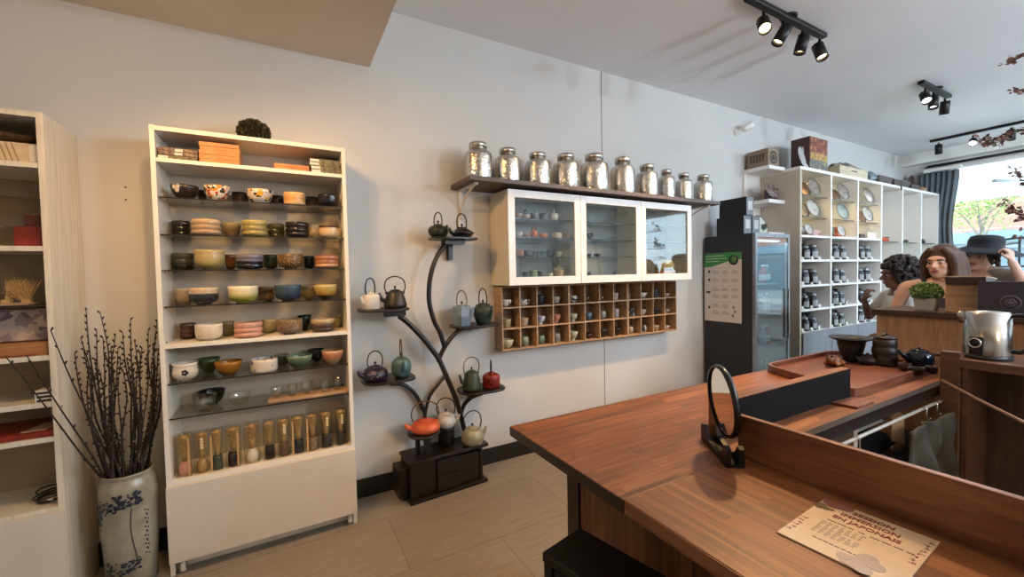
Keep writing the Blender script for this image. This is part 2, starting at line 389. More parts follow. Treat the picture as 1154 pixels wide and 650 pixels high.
# ================================================================== light fittings
def spot(loc, target, power, size, col, radius=.03, blend=.9):
    l = bpy.data.lights.new('spot_light', 'SPOT'); l.energy = power; l.spot_size = radians(size); l.color = col; l.shadow_soft_size = radius; l.spot_blend = blend
    o = bpy.data.objects.new('spot_light', l); COL.objects.link(o); o.location = loc
    o.rotation_euler = (Vector(target) - Vector(loc)).to_track_quat('-Z', 'Y').to_euler(); return o
WC, CC, NC = (1.0, .57, .22), (.86, .93, 1.0), (1.0, .88, .72)
def head(parent, p, target, warm=True, r=.036, ln=.12):
    p = Vector(p); d = (Vector(target) - p).normalized(); R = d.to_track_quat('Z', 'Y').to_matrix()
    h = MB().tube([p + Vector((0, 0, .075)), p + Vector((0, 0, .0))], .009, 8).lathe([(r * .8, -.05), (r, -.045), (r, ln - .05), (r * .92, ln - .05), (r * .88, ln - .075)], 20, c=p, R=R, cap=False).lathe([(0, -.05), (r * .8, -.05)], 20, c=p, R=R, cap=False).build('lamp_head', BLACKMETAL, parent)
    MB().lathe([(0, ln - .078), (r * .86, ln - .078)], 20, c=p, R=R, cap=False).build('bulb', WARM if warm else COOL, h)
    return p + d * (ln - .04)
def track(name, label, x0, x1, y, z, heads, group='black ceiling spotlights', axis='x'):
    t = thing(name, label, 'spotlight', ((x0 + x1) / 2 if axis == 'x' else y, y if axis == 'x' else (x0 + x1) / 2, z), group)
    if axis == 'x': MB().box(x0, x1, y - .022, y + .022, z - .03, z).lathe([(.05, 0), (.05, .012)], 20, c=((x0 + x1) / 2, y, z - .011)).build('bar', BLACKMETAL, t, bevel=.003)
    else: MB().box(y - .02, y + .02, x0, x1, z - .03, z).build('bar', BLACKMETAL, t, bevel=.003)
    for p, tg, warm, pw, sz in heads:
        q = head(t, p, tg, warm)
        if pw: spot(q, tg, pw, sz, WC if warm else CC)
    return t
Z1 = CEIL - .125
track('track_light', 'black ceiling bar with four spotlights nearest the soffit', 2.45, 3.34, 1.5, CEIL, [
    ((2.62, 1.5, Z1), (1.25, .35, .74), True, 150, 85), ((2.83, 1.5, Z1), (1.85, 2.2, .75), True, 170, 85), ((3.06, 1.5, Z1), (2.75, 1.85, .9), True, 40, 80), ((3.28, 1.5, Z1), (2.95, .75, .85), True, 120, 80)])
track('track_light', 'black ceiling bar with spotlights over the jar shelving', 4.93, 5.6, 1.47, CEIL, [
    ((5.03, 1.47, Z1), (4.1, .9, 1.6), False, 24, 100), ((5.22, 1.47, Z1), (5.0, 1.4, 1.9), False, 10, 100), ((5.5, 1.47, Z1), (5.75, 1.6, 1.9), False, 20, 100)])
track('track_light', 'long black ceiling track in front of the shop window', .55, 2.1, 7.37, CEIL, [
    ((7.37, 2.02, Z1), (7.37, 2.0, 1.9), False, 0, 0), ((7.37, 1.72, Z1), (6.2, 1.5, 2.1), False, 15, 110), ((7.37, 1.42, Z1), (7.2, 1.35, 1.9), False, 0, 0), ((7.37, .9, Z1), (6.2, .6, 2.1), False, 15, 110)], axis='y')
ZS = 2.586; Z2 = ZS - .125
track('track_light', 'black ceiling bar with four warm spotlights under the lowered soffit', -1.0, -.1, 1.5, ZS, [
    ((-.88, 1.5, Z2), (1.0, 2.5, .8), True, 34, 100), ((-.65, 1.5, Z2), (-.75, 2.6, 1.5), True, 9, 165), ((-.42, 1.5, Z2), (1.1, 2.5, 1.0), True, 34, 100), ((-.2, 1.5, Z2), (-.35, 2.45, .6), True, 36, 115)])
# unseen globe lamps added behind the camera to brighten the ceiling and walls
def globe(x, y, z, power, col, label):
    t = thing('added_fill_lamp', label, 'added fill lamp', (x, y, CEIL if x > .5 else 2.586), 'added globe fill lamps')
    top = CEIL if x > .5 else 2.586
    MB().lathe([(.05, -.02), (.05, 0)], 20, c=(x, y, top)).build('ceiling_rose', WHITE2, t)
    MB().tube([(x, y, top - .02), (x, y, z + .07)], .004, 6).build('cord', BLACKMETAL, t)
    MB().ball((x, y, z), .07, 24, 16).build('globe', emit('globe_' + label[:12], '#ffffff', 2.5), t)
    l = bpy.data.lights.new('point_light', 'POINT'); l.energy = power; l.color = col; l.shadow_soft_size = .25 if x < 4 else .05
    o = bpy.data.objects.new('point_light', l); COL.objects.link(o); o.location = (x, y, z - (.36 if x < 4 else .13))
globe(1.7, -1.9, 2.5, 60, (1, .76, .5), 'warm globe pendant behind the viewer, above the table end')
globe(3.2, -1.5, 2.4, 165, (.74, .86, 1), 'white globe pendant behind the viewer, nearest the table')
globe(4.9, -1.3, 2.86, 130, (.66, .82, 1), 'white globe pendant behind the viewer, in the middle of the room')
globe(6.6, -1.0, 2.86, 115, (.66, .82, 1), 'white globe pendant behind the viewer, nearest the window')
# ================================================================== sky and camera
w = bpy.data.worlds.new('sky'); SC.world = w; w.use_nodes = True
wt = w.node_tree; wt.nodes.clear()
bg = wt.nodes.new('ShaderNodeBackground'); bg.inputs[0].default_value = (.74, .88, 1.0, 1); bg.inputs[1].default_value = 9.0
wo = wt.nodes.new('ShaderNodeOutputWorld'); wt.links.new(bg.outputs[0], wo.inputs[0])
sn = bpy.data.lights.new('sun', 'SUN'); sn.energy = 4.6; sn.angle = radians(1); sn.color = (1, .97, .92)
sno = bpy.data.objects.new('sun', sn); COL.objects.link(sno); sno.rotation_euler = Vector((.62, .12, -.78)).to_track_quat('-Z', 'Y').to_euler()
pl = bpy.data.lights.new('window_portal', 'AREA'); pl.shape = 'RECTANGLE'; pl.size = WZ1 - WZ0; pl.size_y = WY1 - WY0; pl.cycles.is_portal = True
po = bpy.data.objects.new('window_portal', pl); COL.objects.link(po); po.location = (X1 + .13, (WY0 + WY1) / 2, (WZ0 + WZ1) / 2); po.rotation_euler = (0, radians(90), 0)
cam = bpy.data.cameras.new('camera'); cam.sensor_fit = 'HORIZONTAL'; cam.sensor_width = 36.0; cam.lens = FPX / 1154 * 36; cam.clip_start = .02
co = bpy.data.objects.new('camera', cam); COL.objects.link(co)
mw = Matrix((R3, U3, -F2)).transposed().to_4x4(); mw.translation = (0, 0, H); co.matrix_world = mw
SC.camera = co
SC.view_settings.view_transform = 'Standard'; SC.view_settings.look = 'None'; SC.view_settings.gamma = 1; SC.view_settings.use_curve_mapping = False
SC.view_settings.exposure = 0.0
SC.cycles.max_bounces = 8; SC.cycles.transparent_max_bounces = 24; SC.cycles.use_denoising = True; SC.cycles.sample_clamp_indirect = 6.0
SC.cycles.caustics_reflective = False; SC.cycles.caustics_refractive = False
# ================================================================== pottery
def vessel_profile(kind, r, h):
    """outside from foot to rim, then inside back down"""
    t = max(.0028, r * .05)
    if kind == 'bowl':   o = [(.0, 0), (.44, 0), (.46, .09), (.62, .16), (.80, .34), (.92, .58), (.985, .82), (1, 1)]
    elif kind == 'chawan': o = [(.0, 0), (.50, 0), (.50, .08), (.74, .12), (.90, .22), (.97, .40), (.985, .65), (.975, .85), (1, 1)]
    elif kind == 'ribbed': o = [(.0, 0), (.62, 0), (.80, .04), (.94, .10), (1.0, .19), (.955, .29), (.90, .335), (.955, .38), (1.0, .5), (.955, .60), (.90, .645), (.95, .69), (.99, .8), (.96, .93), (.93, 1)]
    elif kind == 'belly': o = [(.0, 0), (.42, 0), (.45, .06), (.75, .12), (.93, .3), (.96, .5), (.90, .72), (.88, .85), (1, 1)]
    elif kind == 'cone': o = [(.0, 0), (.40, 0), (.40, .12), (.52, .18), (.72, .42), (.88, .75), (1, 1)]
    elif kind == 'cyl': o = [(.0, 0), (.86, 0), (.96, .06), (1, .2), (1, .8), (.99, 1)]
    elif kind == 'footed': o = [(.0, 0), (.5, 0), (.42, .1), (.36, .2), (.6, .3), (.85, .5), (.97, .75), (1, 1)]
    elif kind == 'round': o = [(.0, 0), (.5, 0), (.55, .04), (.85, .18), (1, .45), (.97, .7), (.85, .92), (.78, 1)]
    elif kind == 'dish': o = [(.0, 0), (.5, 0), (.55, .25), (.8, .5), (1, 1)]
    elif kind == 'slim': o = [(.0, 0), (.7, 0), (.72, .06), (.8, .3), (.86, .7), (1, 1)]
    elif kind == 'tumbler': o = [(.0, 0), (.68, 0), (.74, .05), (.86, .5), (1, 1)]
    out = [(a * r, b * h) for a, b in o]
    inn = [(max(0, a - t), max(b, t * 1.3)) for a, b in reversed(out[2:])] + [(0, max(t * 1.6, .12 * h))]
    return out + inn
def px_size(xl, xr, yt, Y, zb, hmin=.022):
    xc = (xl + xr) / 2; a = at(xl, yt, Y); b = at(xr, yt, Y); X = (a.x + b.x) / 2
    r = .5 * abs(b.x - a.x) * cos(atan2(X, Y))
    Yr = Y - r if at(xc, yt, Y).z > H else Y + r
    return X, r, max(hmin, at(xc, yt, Yr).z - zb)
def pot(kind, xl, xr, yt, Y, zb, m, label, cat='bowl', group=None, name=None, n=30, clamp=None):
    X, r, h = px_size(xl, xr, yt, Y, zb)
    if clamp: X = min(max(X, clamp[0] + r + .003), clamp[1] - r - .003)
    return MB().lathe(vessel_profile(kind, r, h), n, c=(X, Y, zb + .0006), cap=False).build(name or 'tea_bowl', m, label=label, cat=cat, group=group, origin=(X, Y, zb + .0006))
# ================================================================== bookcase A: white cabinet on castors full of tea bowls
AX0, AX1, AY, AZ = -.491, .305, 2.345, 2.013
AB = D - .003
def glass_slab(x0, x1, y0, y1, z, th=.006):
    return MB().box(x0, x1, y0 + .002, y1, z - th, z, 0).box(x0, x1, y0, y0 + .002, z - th, z, 1)
ca = thing('display_cabinet', 'white tall open cabinet of tea bowls with glass shelves standing on small castors', 'cabinet', (-.093, 2.475, 0))
sp_ = .018
MB().box(AX0, AX0 + sp_, AY, AB, .0, AZ).build('side_panel', WHITE, ca, bevel=.001)
MB().box(AX1 - sp_, AX1, AY, AB, .0, AZ).build('side_panel', WHITE, ca, bevel=.001)
MB().box(AX0 + sp_, AX1 - sp_, AY, AB, AZ - .022, AZ - .002).build('top_panel', WHITE, ca, bevel=.001)
MB().box(AX0 + sp_, AX1 - sp_, AB - .006, AB, .1, AZ - .02).build('back_panel', plain('cabinet_back', '#c3b9aa', .6, var=.05), ca)
SH = {'s1': 1.873, 'g1': 1.705, 'g2': 1.540, 'g3': 1.380, 'g4': 1.217, 'w5': 1.046, 'g6': .868, 'g7': .710, 'bt': .428}
for k in ('s1', 'w5'): MB().box(AX0 + sp_, AX1 - sp_, AY + .002, AB - .006, SH[k] - .018, SH[k]).build('wood_shelf', WHITE, ca, bevel=.001)
MB().box(AX0 + sp_, AX1 - sp_, AY + .002, AB - .006, SH['bt'] - .022, SH['bt']).build('bottom_shelf', WHITE, ca, bevel=.001)
for k in ('g1', 'g2', 'g3', 'g4', 'g6', 'g7'):
    g = glass_slab(AX0 + sp_ + .001, AX1 - sp_ - .001, AY + .012, AB - .008, SH[k]).build('glass_shelf', [GLASS, GEDGE], ca)
    for x in (AX0 + sp_ + .004, AX1 - sp_ - .004):
        for y in (AY + .035, AB - .04): MB().lathe([(.004, -.006), (.004, 0)], 8, c=(x, y, SH[k] - .006)).build('shelf_pin', CHROME, g)
MB().box(AX0, AX1, AY - .018, AY - .001, .063, .41).build('drawer_front', plain('beige_front', '#d9cfbf', .5, var=.03), ca, bevel=.0015)
MB().box(AX0 + sp_, AX1 - sp_, AY + .052, AY + .068, .004, .075).build('kick_board', WHITE, ca)
MB().box(AX0 + sp_, AX1 - sp_, AY + .066, AB, .06, .075).build('base_panel', WHITE, ca)
for x in (AX0 + .045, AX1 - .035):
    c = MB().box(x - .018, x + .018, AY - .012, AY + .045, .072, .078).box(x - .016, x - .0125, AY - .002, AY + .040, .020, .072).box(x + .0125, x + .016, AY - .002, AY + .040, .020, .072).build('castor', CHROME, ca)
    MB().lathe([(.0, -.010), (.022, -.010), (.0255, -.005), (.0255, .005), (.022, .010), (0, .010)], 24, c=(x, AY + .018, .0262), R=Matrix.Rotation(radians(90), 3, 'Y')).build('wheel', plain('white_wheel', '#e6dfd0', .4), c)
YF_, YB_ = 2.418, 2.538
G = 'tea bowls in the white cabinet'
gz = glaze
K = '#191512'
rows = [
 ('g1', [
  ('bowl', 191.3, 224.2, 207.5, 'f', glaze('dark_fluted', [(0, '#2a201b'), (1, '#31261f')]), 'dark brown tea bowl with white blossoms, at the left end of the top glass shelf'),
  ('bowl', 222, 233, 214, 'b', gz('coal', [(0, K), (1, '#221b17')]), 'dark bowl half hidden behind the two flowered bowls on the top glass shelf'),
  ('bowl', 229, 259.2, 208, 'f', patterned('white_floral', '#dfd2bd', ['#b9442c', '#2b2a22', '#c98a3a'], 46, .2, .6), 'white tea bowl with red and black flowers on the top glass shelf'),
  ('cyl', 260.8, 280, 216, 'b', gz('dark_brown', [(0, '#2a1f19'), (1, '#33261f')]), 'low dark brown bowl behind and between the white flowered and yellow patterned bowls'),
  ('bowl', 277, 307.8, 212.4, 'f', patterned('yellow_black', '#cfc6ba', ['#2d2a30', '#d9a23c'], 34, .25, .55, 5.0), 'tea bowl patterned in yellow, black and grey on the top glass shelf'),
  ('cyl', 304, 319.5, 220, 'b', gz('coal', []) if 0 else _M['coal'], 'black bowl standing behind the yellow patterned bowl, left of the tan one'),
  ('cyl', 319.3, 343.6, 216, 'f', gz('tan_straight', [(0, '#e0c08c'), (.5, '#c98f4f'), (1, '#ddb57c')], .35), 'tan straight sided tea bowl on the top glass shelf'),
  ('cyl', 344, 360, 221.5, 'b', _M['dark_brown'], 'low dark bowl just right of the tan straight sided bowl'),
  ('chawan', 357.5, 382.5, 218.3, 'f', gz('black_glaze', [(0, '#141316'), (1, '#1c1c20')]), 'black tea bowl at the right end of the top glass shelf')]),
 ('g2', [
  ('ribbed', 192.4, 215, 248.5, 'b', gz('dark_rib', [(0, '#231a14'), (1, '#33281f')]), 'dark brown ribbed tea bowl at the left end of the second glass shelf'),
  ('ribbed', 214, 250, 246.3, 'f', gz('beige_rib', [(0, '#b79a7c'), (.5, '#a98a68'), (1, '#c4a884')]), 'wide beige ribbed tea bowl on the second glass shelf'),
  ('bowl', 250, 272, 250.6, 'b', gz('sand', [(0, '#a98b6e'), (.5, '#927a58'), (1, '#a39468')]), 'sand coloured flared bowl behind the beige and olive ribbed bowls'),
  ('ribbed', 271.6, 301.6, 247.4, 'f', gz('olive_yellow', [(0, '#a18f4e'), (.6, '#8f8350'), (1, '#b7a766')]), 'olive yellow ribbed tea bowl in the middle of the second glass shelf'),
  ('ribbed', 301, 321, 251.7, 'b', gz('olive_green', [(0, '#3c3a22'), (1, '#4f4d2d')]), 'small olive green bowl behind and right of the olive yellow one'),
  ('ribbed', 320.7, 348.4, 249.6, 'f', gz('gloss_black', [(0, '#15110f'), (1, '#231b18')], .1), 'glossy black ribbed tea bowl on the second glass shelf'),
  ('chawan', 348, 361, 253, 'b', gz('cream_plain', [(0, '#cbb894'), (1, '#d6c5a3')]), 'small cream bowl half hidden behind the dark rimmed cream bowl'),
  ('chawan', 358.7, 383.3, 254, 'f', gz('cream_dark_rim', [(0, '#d8c09c'), (.8, '#d2b489'), (.86, '#43281b'), (1, '#4e2f20')], wob=.01), 'cream tea bowl with a dark brown rim on the second glass shelf')]),
 ('g3', [
  ('ribbed', 191.5, 218, 284.8, 'b', gz('slate_green', [(0, '#1f1d1a'), (.3, '#25231f'), (.4, '#46493f'), (1, '#545748')]), 'slate green banded bowl at the left end of the third glass shelf'),
  ('chawan', 218, 253.8, 281, 'f', gz('straw', [(0, '#8a7a4a'), (.3, '#a19058'), (.7, '#b5a170'), (1, '#a89a68')], nscale=12), 'tall straw coloured tea bowl on the third glass shelf'),
  ('chawan', 253, 266, 287, 'b', gz('amber', [(0, '#3b2413'), (.5, '#7d4f24'), (1, '#5e3a1c')]), 'amber brown bowl behind the straw coloured bowl'),
  ('ribbed', 264.3, 297, 286, 'f', gz('navy_lavender', [(0, '#17161f'), (.5, '#1e1c2b'), (.6, '#6f6a78'), (1, '#77727a')], .12), 'navy tea bowl with a lavender grey upper band'),
  ('chawan', 296, 313, 287, 'b', gz('bottle_green', [(0, '#2e3128'), (1, '#3d4237')]), 'dull green bowl behind and right of the navy bowl'),
  ('chawan', 312.6, 341.5, 286, 'f', gz('brown_speckle', [(0, '#2b1c12'), (.4, '#4a331d'), (1, '#5d4324')], speck='#a3864f'), 'brown tea bowl with golden speckles on the third glass shelf'),
  ('chawan', 341.5, 354.5, 288.5, 'b', _M['black_glaze'], 'black bowl behind the speckled and copper striped bowls'),
  ('ribbed', 354, 382, 287, 'f', gz('copper_stripe', [(0, '#7d4a33'), (.25, '#c79a78'), (.4, '#b4795a'), (.65, '#8a5238'), (.8, '#b88562'), (1, '#7a452f')], wob=.02), 'copper pink striped bowl at the right end of the third glass shelf')]),
 ('g4', [
  ('chawan', 197.8, 216, 325, 'b', gz('cream_warm', [(0, '#bfa681'), (1, '#d2bd98')]), 'cream bowl at the left end of the fourth glass shelf'),
  ('chawan', 211.4, 247, 324, 'f', gz('slate_cream', [(0, '#2b2b2b'), (.62, '#333437'), (.68, '#c2ab8b'), (1, '#cdb899')], wob=.03), 'tea bowl dark slate below and cream above on the fourth glass shelf'),
  ('chawan', 256.3, 290.8, 322.3, 'f', gz('cream_green', [(0, '#7d8a2d'), (.3, '#93963a'), (.6, '#d9cf9e'), (1, '#efe3c6')], wob=.12), 'cream tea bowl melting into bright green at the foot'),
  ('ribbed', 291, 309, 323, 'b', gz('brown_band', [(0, '#3a271a'), (.4, '#a48457'), (.6, '#6b4d2f'), (1, '#8d6d48')]), 'brown banded bowl behind the cream green and blue bowls'),
  ('chawan', 308.6, 339.7, 321, 'f', gz('steel_blue', [(0, '#24323e'), (.5, '#2f4252'), (1, '#3a5062')], .15), 'steel blue tea bowl on the fourth glass shelf'),
  ('chawan', 339, 356, 322, 'b', gz('beige_drop', [(0, '#a1865e'), (1, '#c2aa80')]), 'beige bowl half hidden behind the yellow bowl with the black foot'),
  ('bowl', 353.2, 379.7, 320.5, 'f', gz('yellow_black_foot', [(0, '#1d1713'), (.25, '#231b15'), (.32, '#b3812f'), (.6, '#b59a52'), (1, '#c3b27a')], wob=.03), 'yellow tea bowl with a black foot at the right of the fourth glass shelf')]),
 ('w5', [
  ('ribbed', 201.5, 221.5, 363.5, 'b', gz('brown_glaze', [(0, '#2e1c12'), (.5, '#5f3b25'), (1, '#3c2518')]), 'reddish brown banded bowl at the left end of the white shelf'),
  ('chawan', 218.8, 251.4, 364, 'f', gz('white_spot', [(0, '#cfc1a8'), (.45, '#ddcdb4'), (1, '#e5dac4')], .4), 'off white tea bowl on the white shelf'),
  ('cyl', 250, 264, 361.6, 'b', gz('olive_grey', [(0, '#6c6247'), (1, '#80765a')]), 'olive grey bowl between the off white and pink bowls'),
  ('ribbed', 262.5, 296.3, 361.6, 'f', gz('pink', [(0, '#c08d78'), (.5, '#c9937d'), (1, '#c79a85')], .3), 'pink ribbed tea bowl on the white shelf'),
  ('chawan', 295, 311.5, 359, 'b', gz('cream_band', [(0, '#8f7a55'), (.5, '#cbb98e'), (1, '#bca97c')]), 'cream bowl with a thin dark band behind the pink bowl'),
  ('chawan', 310.8, 341.3, 358.5, 'f', gz('speckled_brown', [(0, '#5b442f'), (.5, '#8a6f51'), (1, '#9b8363')], speck='#4b3a2a', rings=6), 'mottled brown grey tea bowl on the white shelf'),
  ('cone', 335, 351.4, 354.5, 'b', gz('forest', [(0, '#14201a'), (1, '#1e2c22')]), 'dark green flared bowl standing behind the mottled brown bowl'),
  ('ribbed', 350, 377, 358, 'f', gz('brown_cream_top', [(0, '#3a2a21'), (.6, '#4c372b'), (.72, '#b79e7c'), (1, '#c6ae8c')], wob=.03), 'dark brown tea bowl with a cream rim at the right of the white shelf'),
  ('cone', 372, 385.5, 357, 'b', gz('pale_yellow', [(0, '#a08c58'), (1, '#b8a673')]), 'pale yellow bowl behind the cream rimmed brown bowl')]),
 ('g6', [
  ('belly', 192, 224.3, 406.6, 'f', gz('white_glaze', [(0, '#cdbfa6'), (.5, '#ded2bd'), (1, '#e2d8c6')], .2), 'white bellied bowl with a black flower below the white shelf'),
  ('cone', 221.5, 248.5, 401.8, 'b', gz('moss', [(0, '#4a4a2c'), (.7, '#50562f'), (1, '#3f5a2e')]), 'moss green flared bowl behind the flower bowl'),
  ('bowl', 241, 273.4, 404.5, 'f', gz('amber_gloss', [(0, '#5e3a12'), (.5, '#8d5c1c'), (1, '#a06a22')], .12), 'glossy amber bowl with a fluted side'),
  ('cyl', 281.5, 312.8, 401.5, 'f', patterned('white_blue_floral', '#d2c6b4', ['#6b6d94'], 44, .25, .64, 2.0), 'white straight sided bowl painted with small blue flowers'),
  ('chawan', 309.5, 326, 398, 'b', gz('smoke', [(0, '#55504a'), (1, '#7a746b')]), 'smoke grey bowl behind the blue flowered bowl'),
  ('bowl', 322.3, 352, 397.7, 'f', gz('jade', [(0, '#56684f'), (.35, '#43584a'), (.6, '#587058'), (1, '#76896a')], .15), 'jade green tea bowl below the white shelf'),
  ('cone', 346, 366, 392, 'b', gz('dark_teal', [(0, '#1e2725'), (1, '#29322f')]), 'dark teal bowl between the jade and orange bowls at the back'),
  ('bowl', 362, 387, 392.3, 'f', gz('orange_pink', [(0, '#9b8468'), (.3, '#a68a6c'), (.42, '#b87650'), (.7, '#c58560'), (1, '#cfa27e')], wob=.03), 'orange pink tea bowl at the right end below the white shelf')]),
]
BOWLS = {}
for sh, items in rows:
    for (kd, xl, xr, yt, dp, m, lb) in items:
        BOWLS[lb] = pot(kd, xl, xr, yt, YF_ if dp == 'f' else YB_, SH[sh], m, lb, 'bowl', G, clamp=(AX0 + .018, AX1 - .018))
# black flower painted on the white bellied bowl
fb = BOWLS['white bellied bowl with a black flower below the white shelf']
fm = MB(); R0 = max(v.co.x for v in fb.data.vertices); hh = max(v.co.z for v in fb.data.vertices)
for k in range(5):
    a = 2 * pi * k / 5; fm.ball((R0 * .1 + .0075 * cos(a), -R0 * .915, hh * .5 + .0075 * sin(a)), .0068, 10, 6, sc=(1, .45, 1))
fm.tube([(R0 * .1, -R0 * .93, hh * .5), (R0 * .28, -R0 * .87, hh * .48), (R0 * .38, -R0 * .83, hh * .6)], .0012, 6).ball((R0 * .3, -R0 * .88, hh * .5), .005, 8, 6, sc=(1, .5, 1))
fm.build('flower_emblem', plain('ink', '#17141a', .4), fb, local=True)
db = BOWLS['dark brown tea bowl with white blossoms, at the left end of the top glass shelf']
fm = MB(); R0 = max(v.co.x for v in db.data.vertices); hh = max(v.co.z for v in db.data.vertices)
for (a0, zz) in ((-2.25, .80), (-1.92, .84), (-2.0, .58)):
    for k in range(5):
        g = 2 * pi * k / 5; a = a0 + .085 * cos(g); z = hh * zz + .0062 * sin(g); fm.ball((R0 * (.86 + .12 * zz) * cos(a), R0 * (.86 + .12 * zz) * sin(a), z), .0052, 8, 6)
fm.build('blossom_emblem', plain('blossom_white', '#d9cdb8', .4), db, local=True)
# glass shelf of clear ware: black bowl, beaker, round bowl, plank with five small glasses
pot('bowl', 222, 254, 437, 2.53, SH['g7'], _M['gloss_black'], 'large black bowl behind the clear beaker on the lowest glass shelf', 'bowl', name='black_bowl')
pot('tumbler', 216, 244.5, 443, 2.42, SH['g7'], TUMBLER, 'large clear beaker in front of the black bowl', 'glass', name='glass_beaker')
pot('bowl', 255.6, 283, 440, 2.43, SH['g7'], TUMBLER, 'clear round glass bowl right of the black bowl', 'glass', name='glass_bowl')
pl0 = at(302, 451, 2.37); pl1 = at(388.5, 437, 2.37); PZ = SH['g7'] + .0008
MB().box(pl0.x, AX1 - .021, 2.37, 2.47, PZ, PZ + .012).build('wooden_plank', OAK, label='long light wooden serving plank carrying five small glasses', cat='wooden tray', bevel=.001)
for k, (a, b, y) in enumerate(((304, 319.5, 434), (323, 335, 431.5), (338.5, 353, 428.5), (360, 371, 426), (375, 384.5, 423.5))):
    nm = ['first', 'second', 'third', 'fourth', 'fifth'][k]
    pot(['cone', 'tumbler', 'bowl', 'tumbler', 'tumbler'][k], a, b, y, 2.42, PZ + .012, TUMBLER, f'small clear glass, {nm} from the left on the wooden plank', 'glass', 'small glasses on the plank', 'small_glass')
# ------------------------------------------------------------------ bamboo whisks packed in clear boxes along the bottom
BAM = plain('bamboo', '#cfa96c', .5, var=.2, vscale=30)
BAMD = plain('bamboo_tines', '#cfab70', .55, var=.3, vscale=90)
stands = [('#d69a8d', 'pink'), ('#b6945c', 'tan'), ('#46503f', 'dark green'), ('#2f2622', 'dark'), ('#e8e0d2', 'white'), ('#241d1a', 'black'), ('#6a5440', 'brown'), ('#2a2b33', 'dark blue'), ('#8a7560', 'brown grey'), ('#3a3d3e', 'slate grey'), ('#3d3a35', 'charcoal')]
whx = [(196, 216), (217.5, 235), (235.8, 251.4), (253, 271.5), (273.8, 293), (296, 311), (312.3, 327.8), (328.6, 344.2), (345.2, 360.3), (361.5, 375.5), (378.5, 392)]
lay = {0: 'strip', 1: 'sticker', 2: 'strip', 3: 'strip', 4: 'none', 5: 'none', 6: 'sticker', 7: 'strip', 8: 'strip', 9: 'sticker', 10: 'sticker'}
STK = plain('cream_sticker', '#e6d2a0', .5); STRIP = plain('kraft_strip', '#c79c66', .5)
ordn = ['first', 'second', 'third', 'fourth', 'fifth', 'sixth', 'seventh', 'eighth', 'ninth', 'tenth', 'eleventh']
for k, (a, b) in enumerate(whx):
    pa, pb = at(a, 500, 2.375), at(b, 500, 2.375); x = (pa.x + pb.x) / 2; w = min(.066, pb.x - pa.x - .003) / 2; y = 2.372 + w; z = SH['bt'] + .0008
    hgt = .192
    t = thing('whisk_package', f'clear box with a bamboo tea whisk over a {stands[k][1]} base, {ordn[k]} from the left', 'tea whisk', (x, y, z), 'boxed tea whisks on the bottom shelf')
    MB().box(x - w, x + w, y - w, y + w, z, z + hgt).build('plastic_box', CLEAR, t, bevel=.001)
    sc = w / .033
    st = glaze('stand_' + stands[k][1].replace(' ', '_'), [(0, stands[k][0]), (1, stands[k][0])], .25)
    if k in (0, 1, 4): MB().lathe([(0, .001), (.022 * sc, .001), (.028 * sc, .02), (.027 * sc, .04), (.018 * sc, .058), (.012 * sc, .064), (0, .064)], 20, c=(x, y, z)).build('whisk_stand', st, t)
    else: MB().lathe([(0, .001), (.025 * sc, .001), (.026 * sc, .004), (.026 * sc, .06), (.022 * sc, .066), (0, .066)], 20, c=(x, y, z)).build('whisk_stand', st, t)
    MB().lathe([(0, .067), (.0125 * sc, .067), (.013 * sc, .112), (.012 * sc, .118), (0, .118)], 16, c=(x, y, z)).build('whisk_handle', BAM, t)
    tn = MB()
    for j in range(26):
        an = 2 * pi * j / 26; ca_, sa_ = cos(an), sin(an)
        tn.tube([(x + .011 * sc * ca_, y + .011 * sc * sa_, z + .112), (x + .020 * sc * ca_, y + .020 * sc * sa_, z + .15), (x + .026 * sc * ca_, y + .026 * sc * sa_, z + .178), (x + .021 * sc * ca_, y + .021 * sc * sa_, z + .186)], [.0022, .002, .0015, .001], 4)
    tn.lathe([(.010 * sc, .112), (.015 * sc, .17), (.013 * sc, .184), (0, .186)], 14, c=(x, y, z)); tn.build('whisk_tines', BAMD, t)
    if lay[k] == 'strip':
        s_ = -1 if k in (2, 7, 8) else .55
        MB().box(x + s_ * w * .95, x + s_ * w * .95 + .008, y - w - .0012, y - w - .0002, z + .004, z + hgt - .02).build('paper_strip', STRIP, t)
    elif lay[k] == 'sticker':
        sm = MB()
        for q in range(4): sm.box(x - .002, x + .010, y - w - .0014, y - w - .0002, z + .118 + .013 * q, z + .128 + .013 * q)
        sm.build('sticker', STK, t)
# ------------------------------------------------------------------ boxes on the top compartment
def flat_stack(x0, x1, y0, y1, z, n, th, mats, labels, name, cat, group, cap=None, jit=.004):
    for i in range(n):
        dx = rnd.uniform(-jit, jit); dy = rnd.uniform(0, jit)
        zz = z + i * (th + .0006) + .0006
        m = mats[i % len(mats)]
        if cap and cap[i]:
            t = thing(name, labels[i], cat, ((x0 + x1) / 2 + dx, (y0 + y1) / 2, zz), group)
            MB().box(x0 + dx, x1 + dx, y0 + dy, y1 + dy, zz, zz + th).build('cover', m, t, bevel=.001)
            a, b = cap[i]; MB().box(x0 + dx + (x1 - x0) * a, x0 + dx + (x1 - x0) * b, y0 + dy - .0008, y0 + dy - .0001, zz + th * .15, zz + th * .85).build('paper_label', plain('white_label', '#e8dfd0', .6), t)
        else: MB().box(x0 + dx, x1 + dx, y0 + dy, y1 + dy, zz, zz + th).build(name, m, label=labels[i], cat=cat, group=group, bevel=.001)
s1 = SH['s1']
BR1 = patterned('brown_print', '#6d5546', ['#8d7763', '#57443a'], 60, .6, .52); GR1 = patterned('green_print', '#6c6446', ['#8d8560', '#544d36'], 60, .6, .52, 4.0)
xa, xb = at(178, 170, 2.36).x, at(222.5, 175, 2.36).x
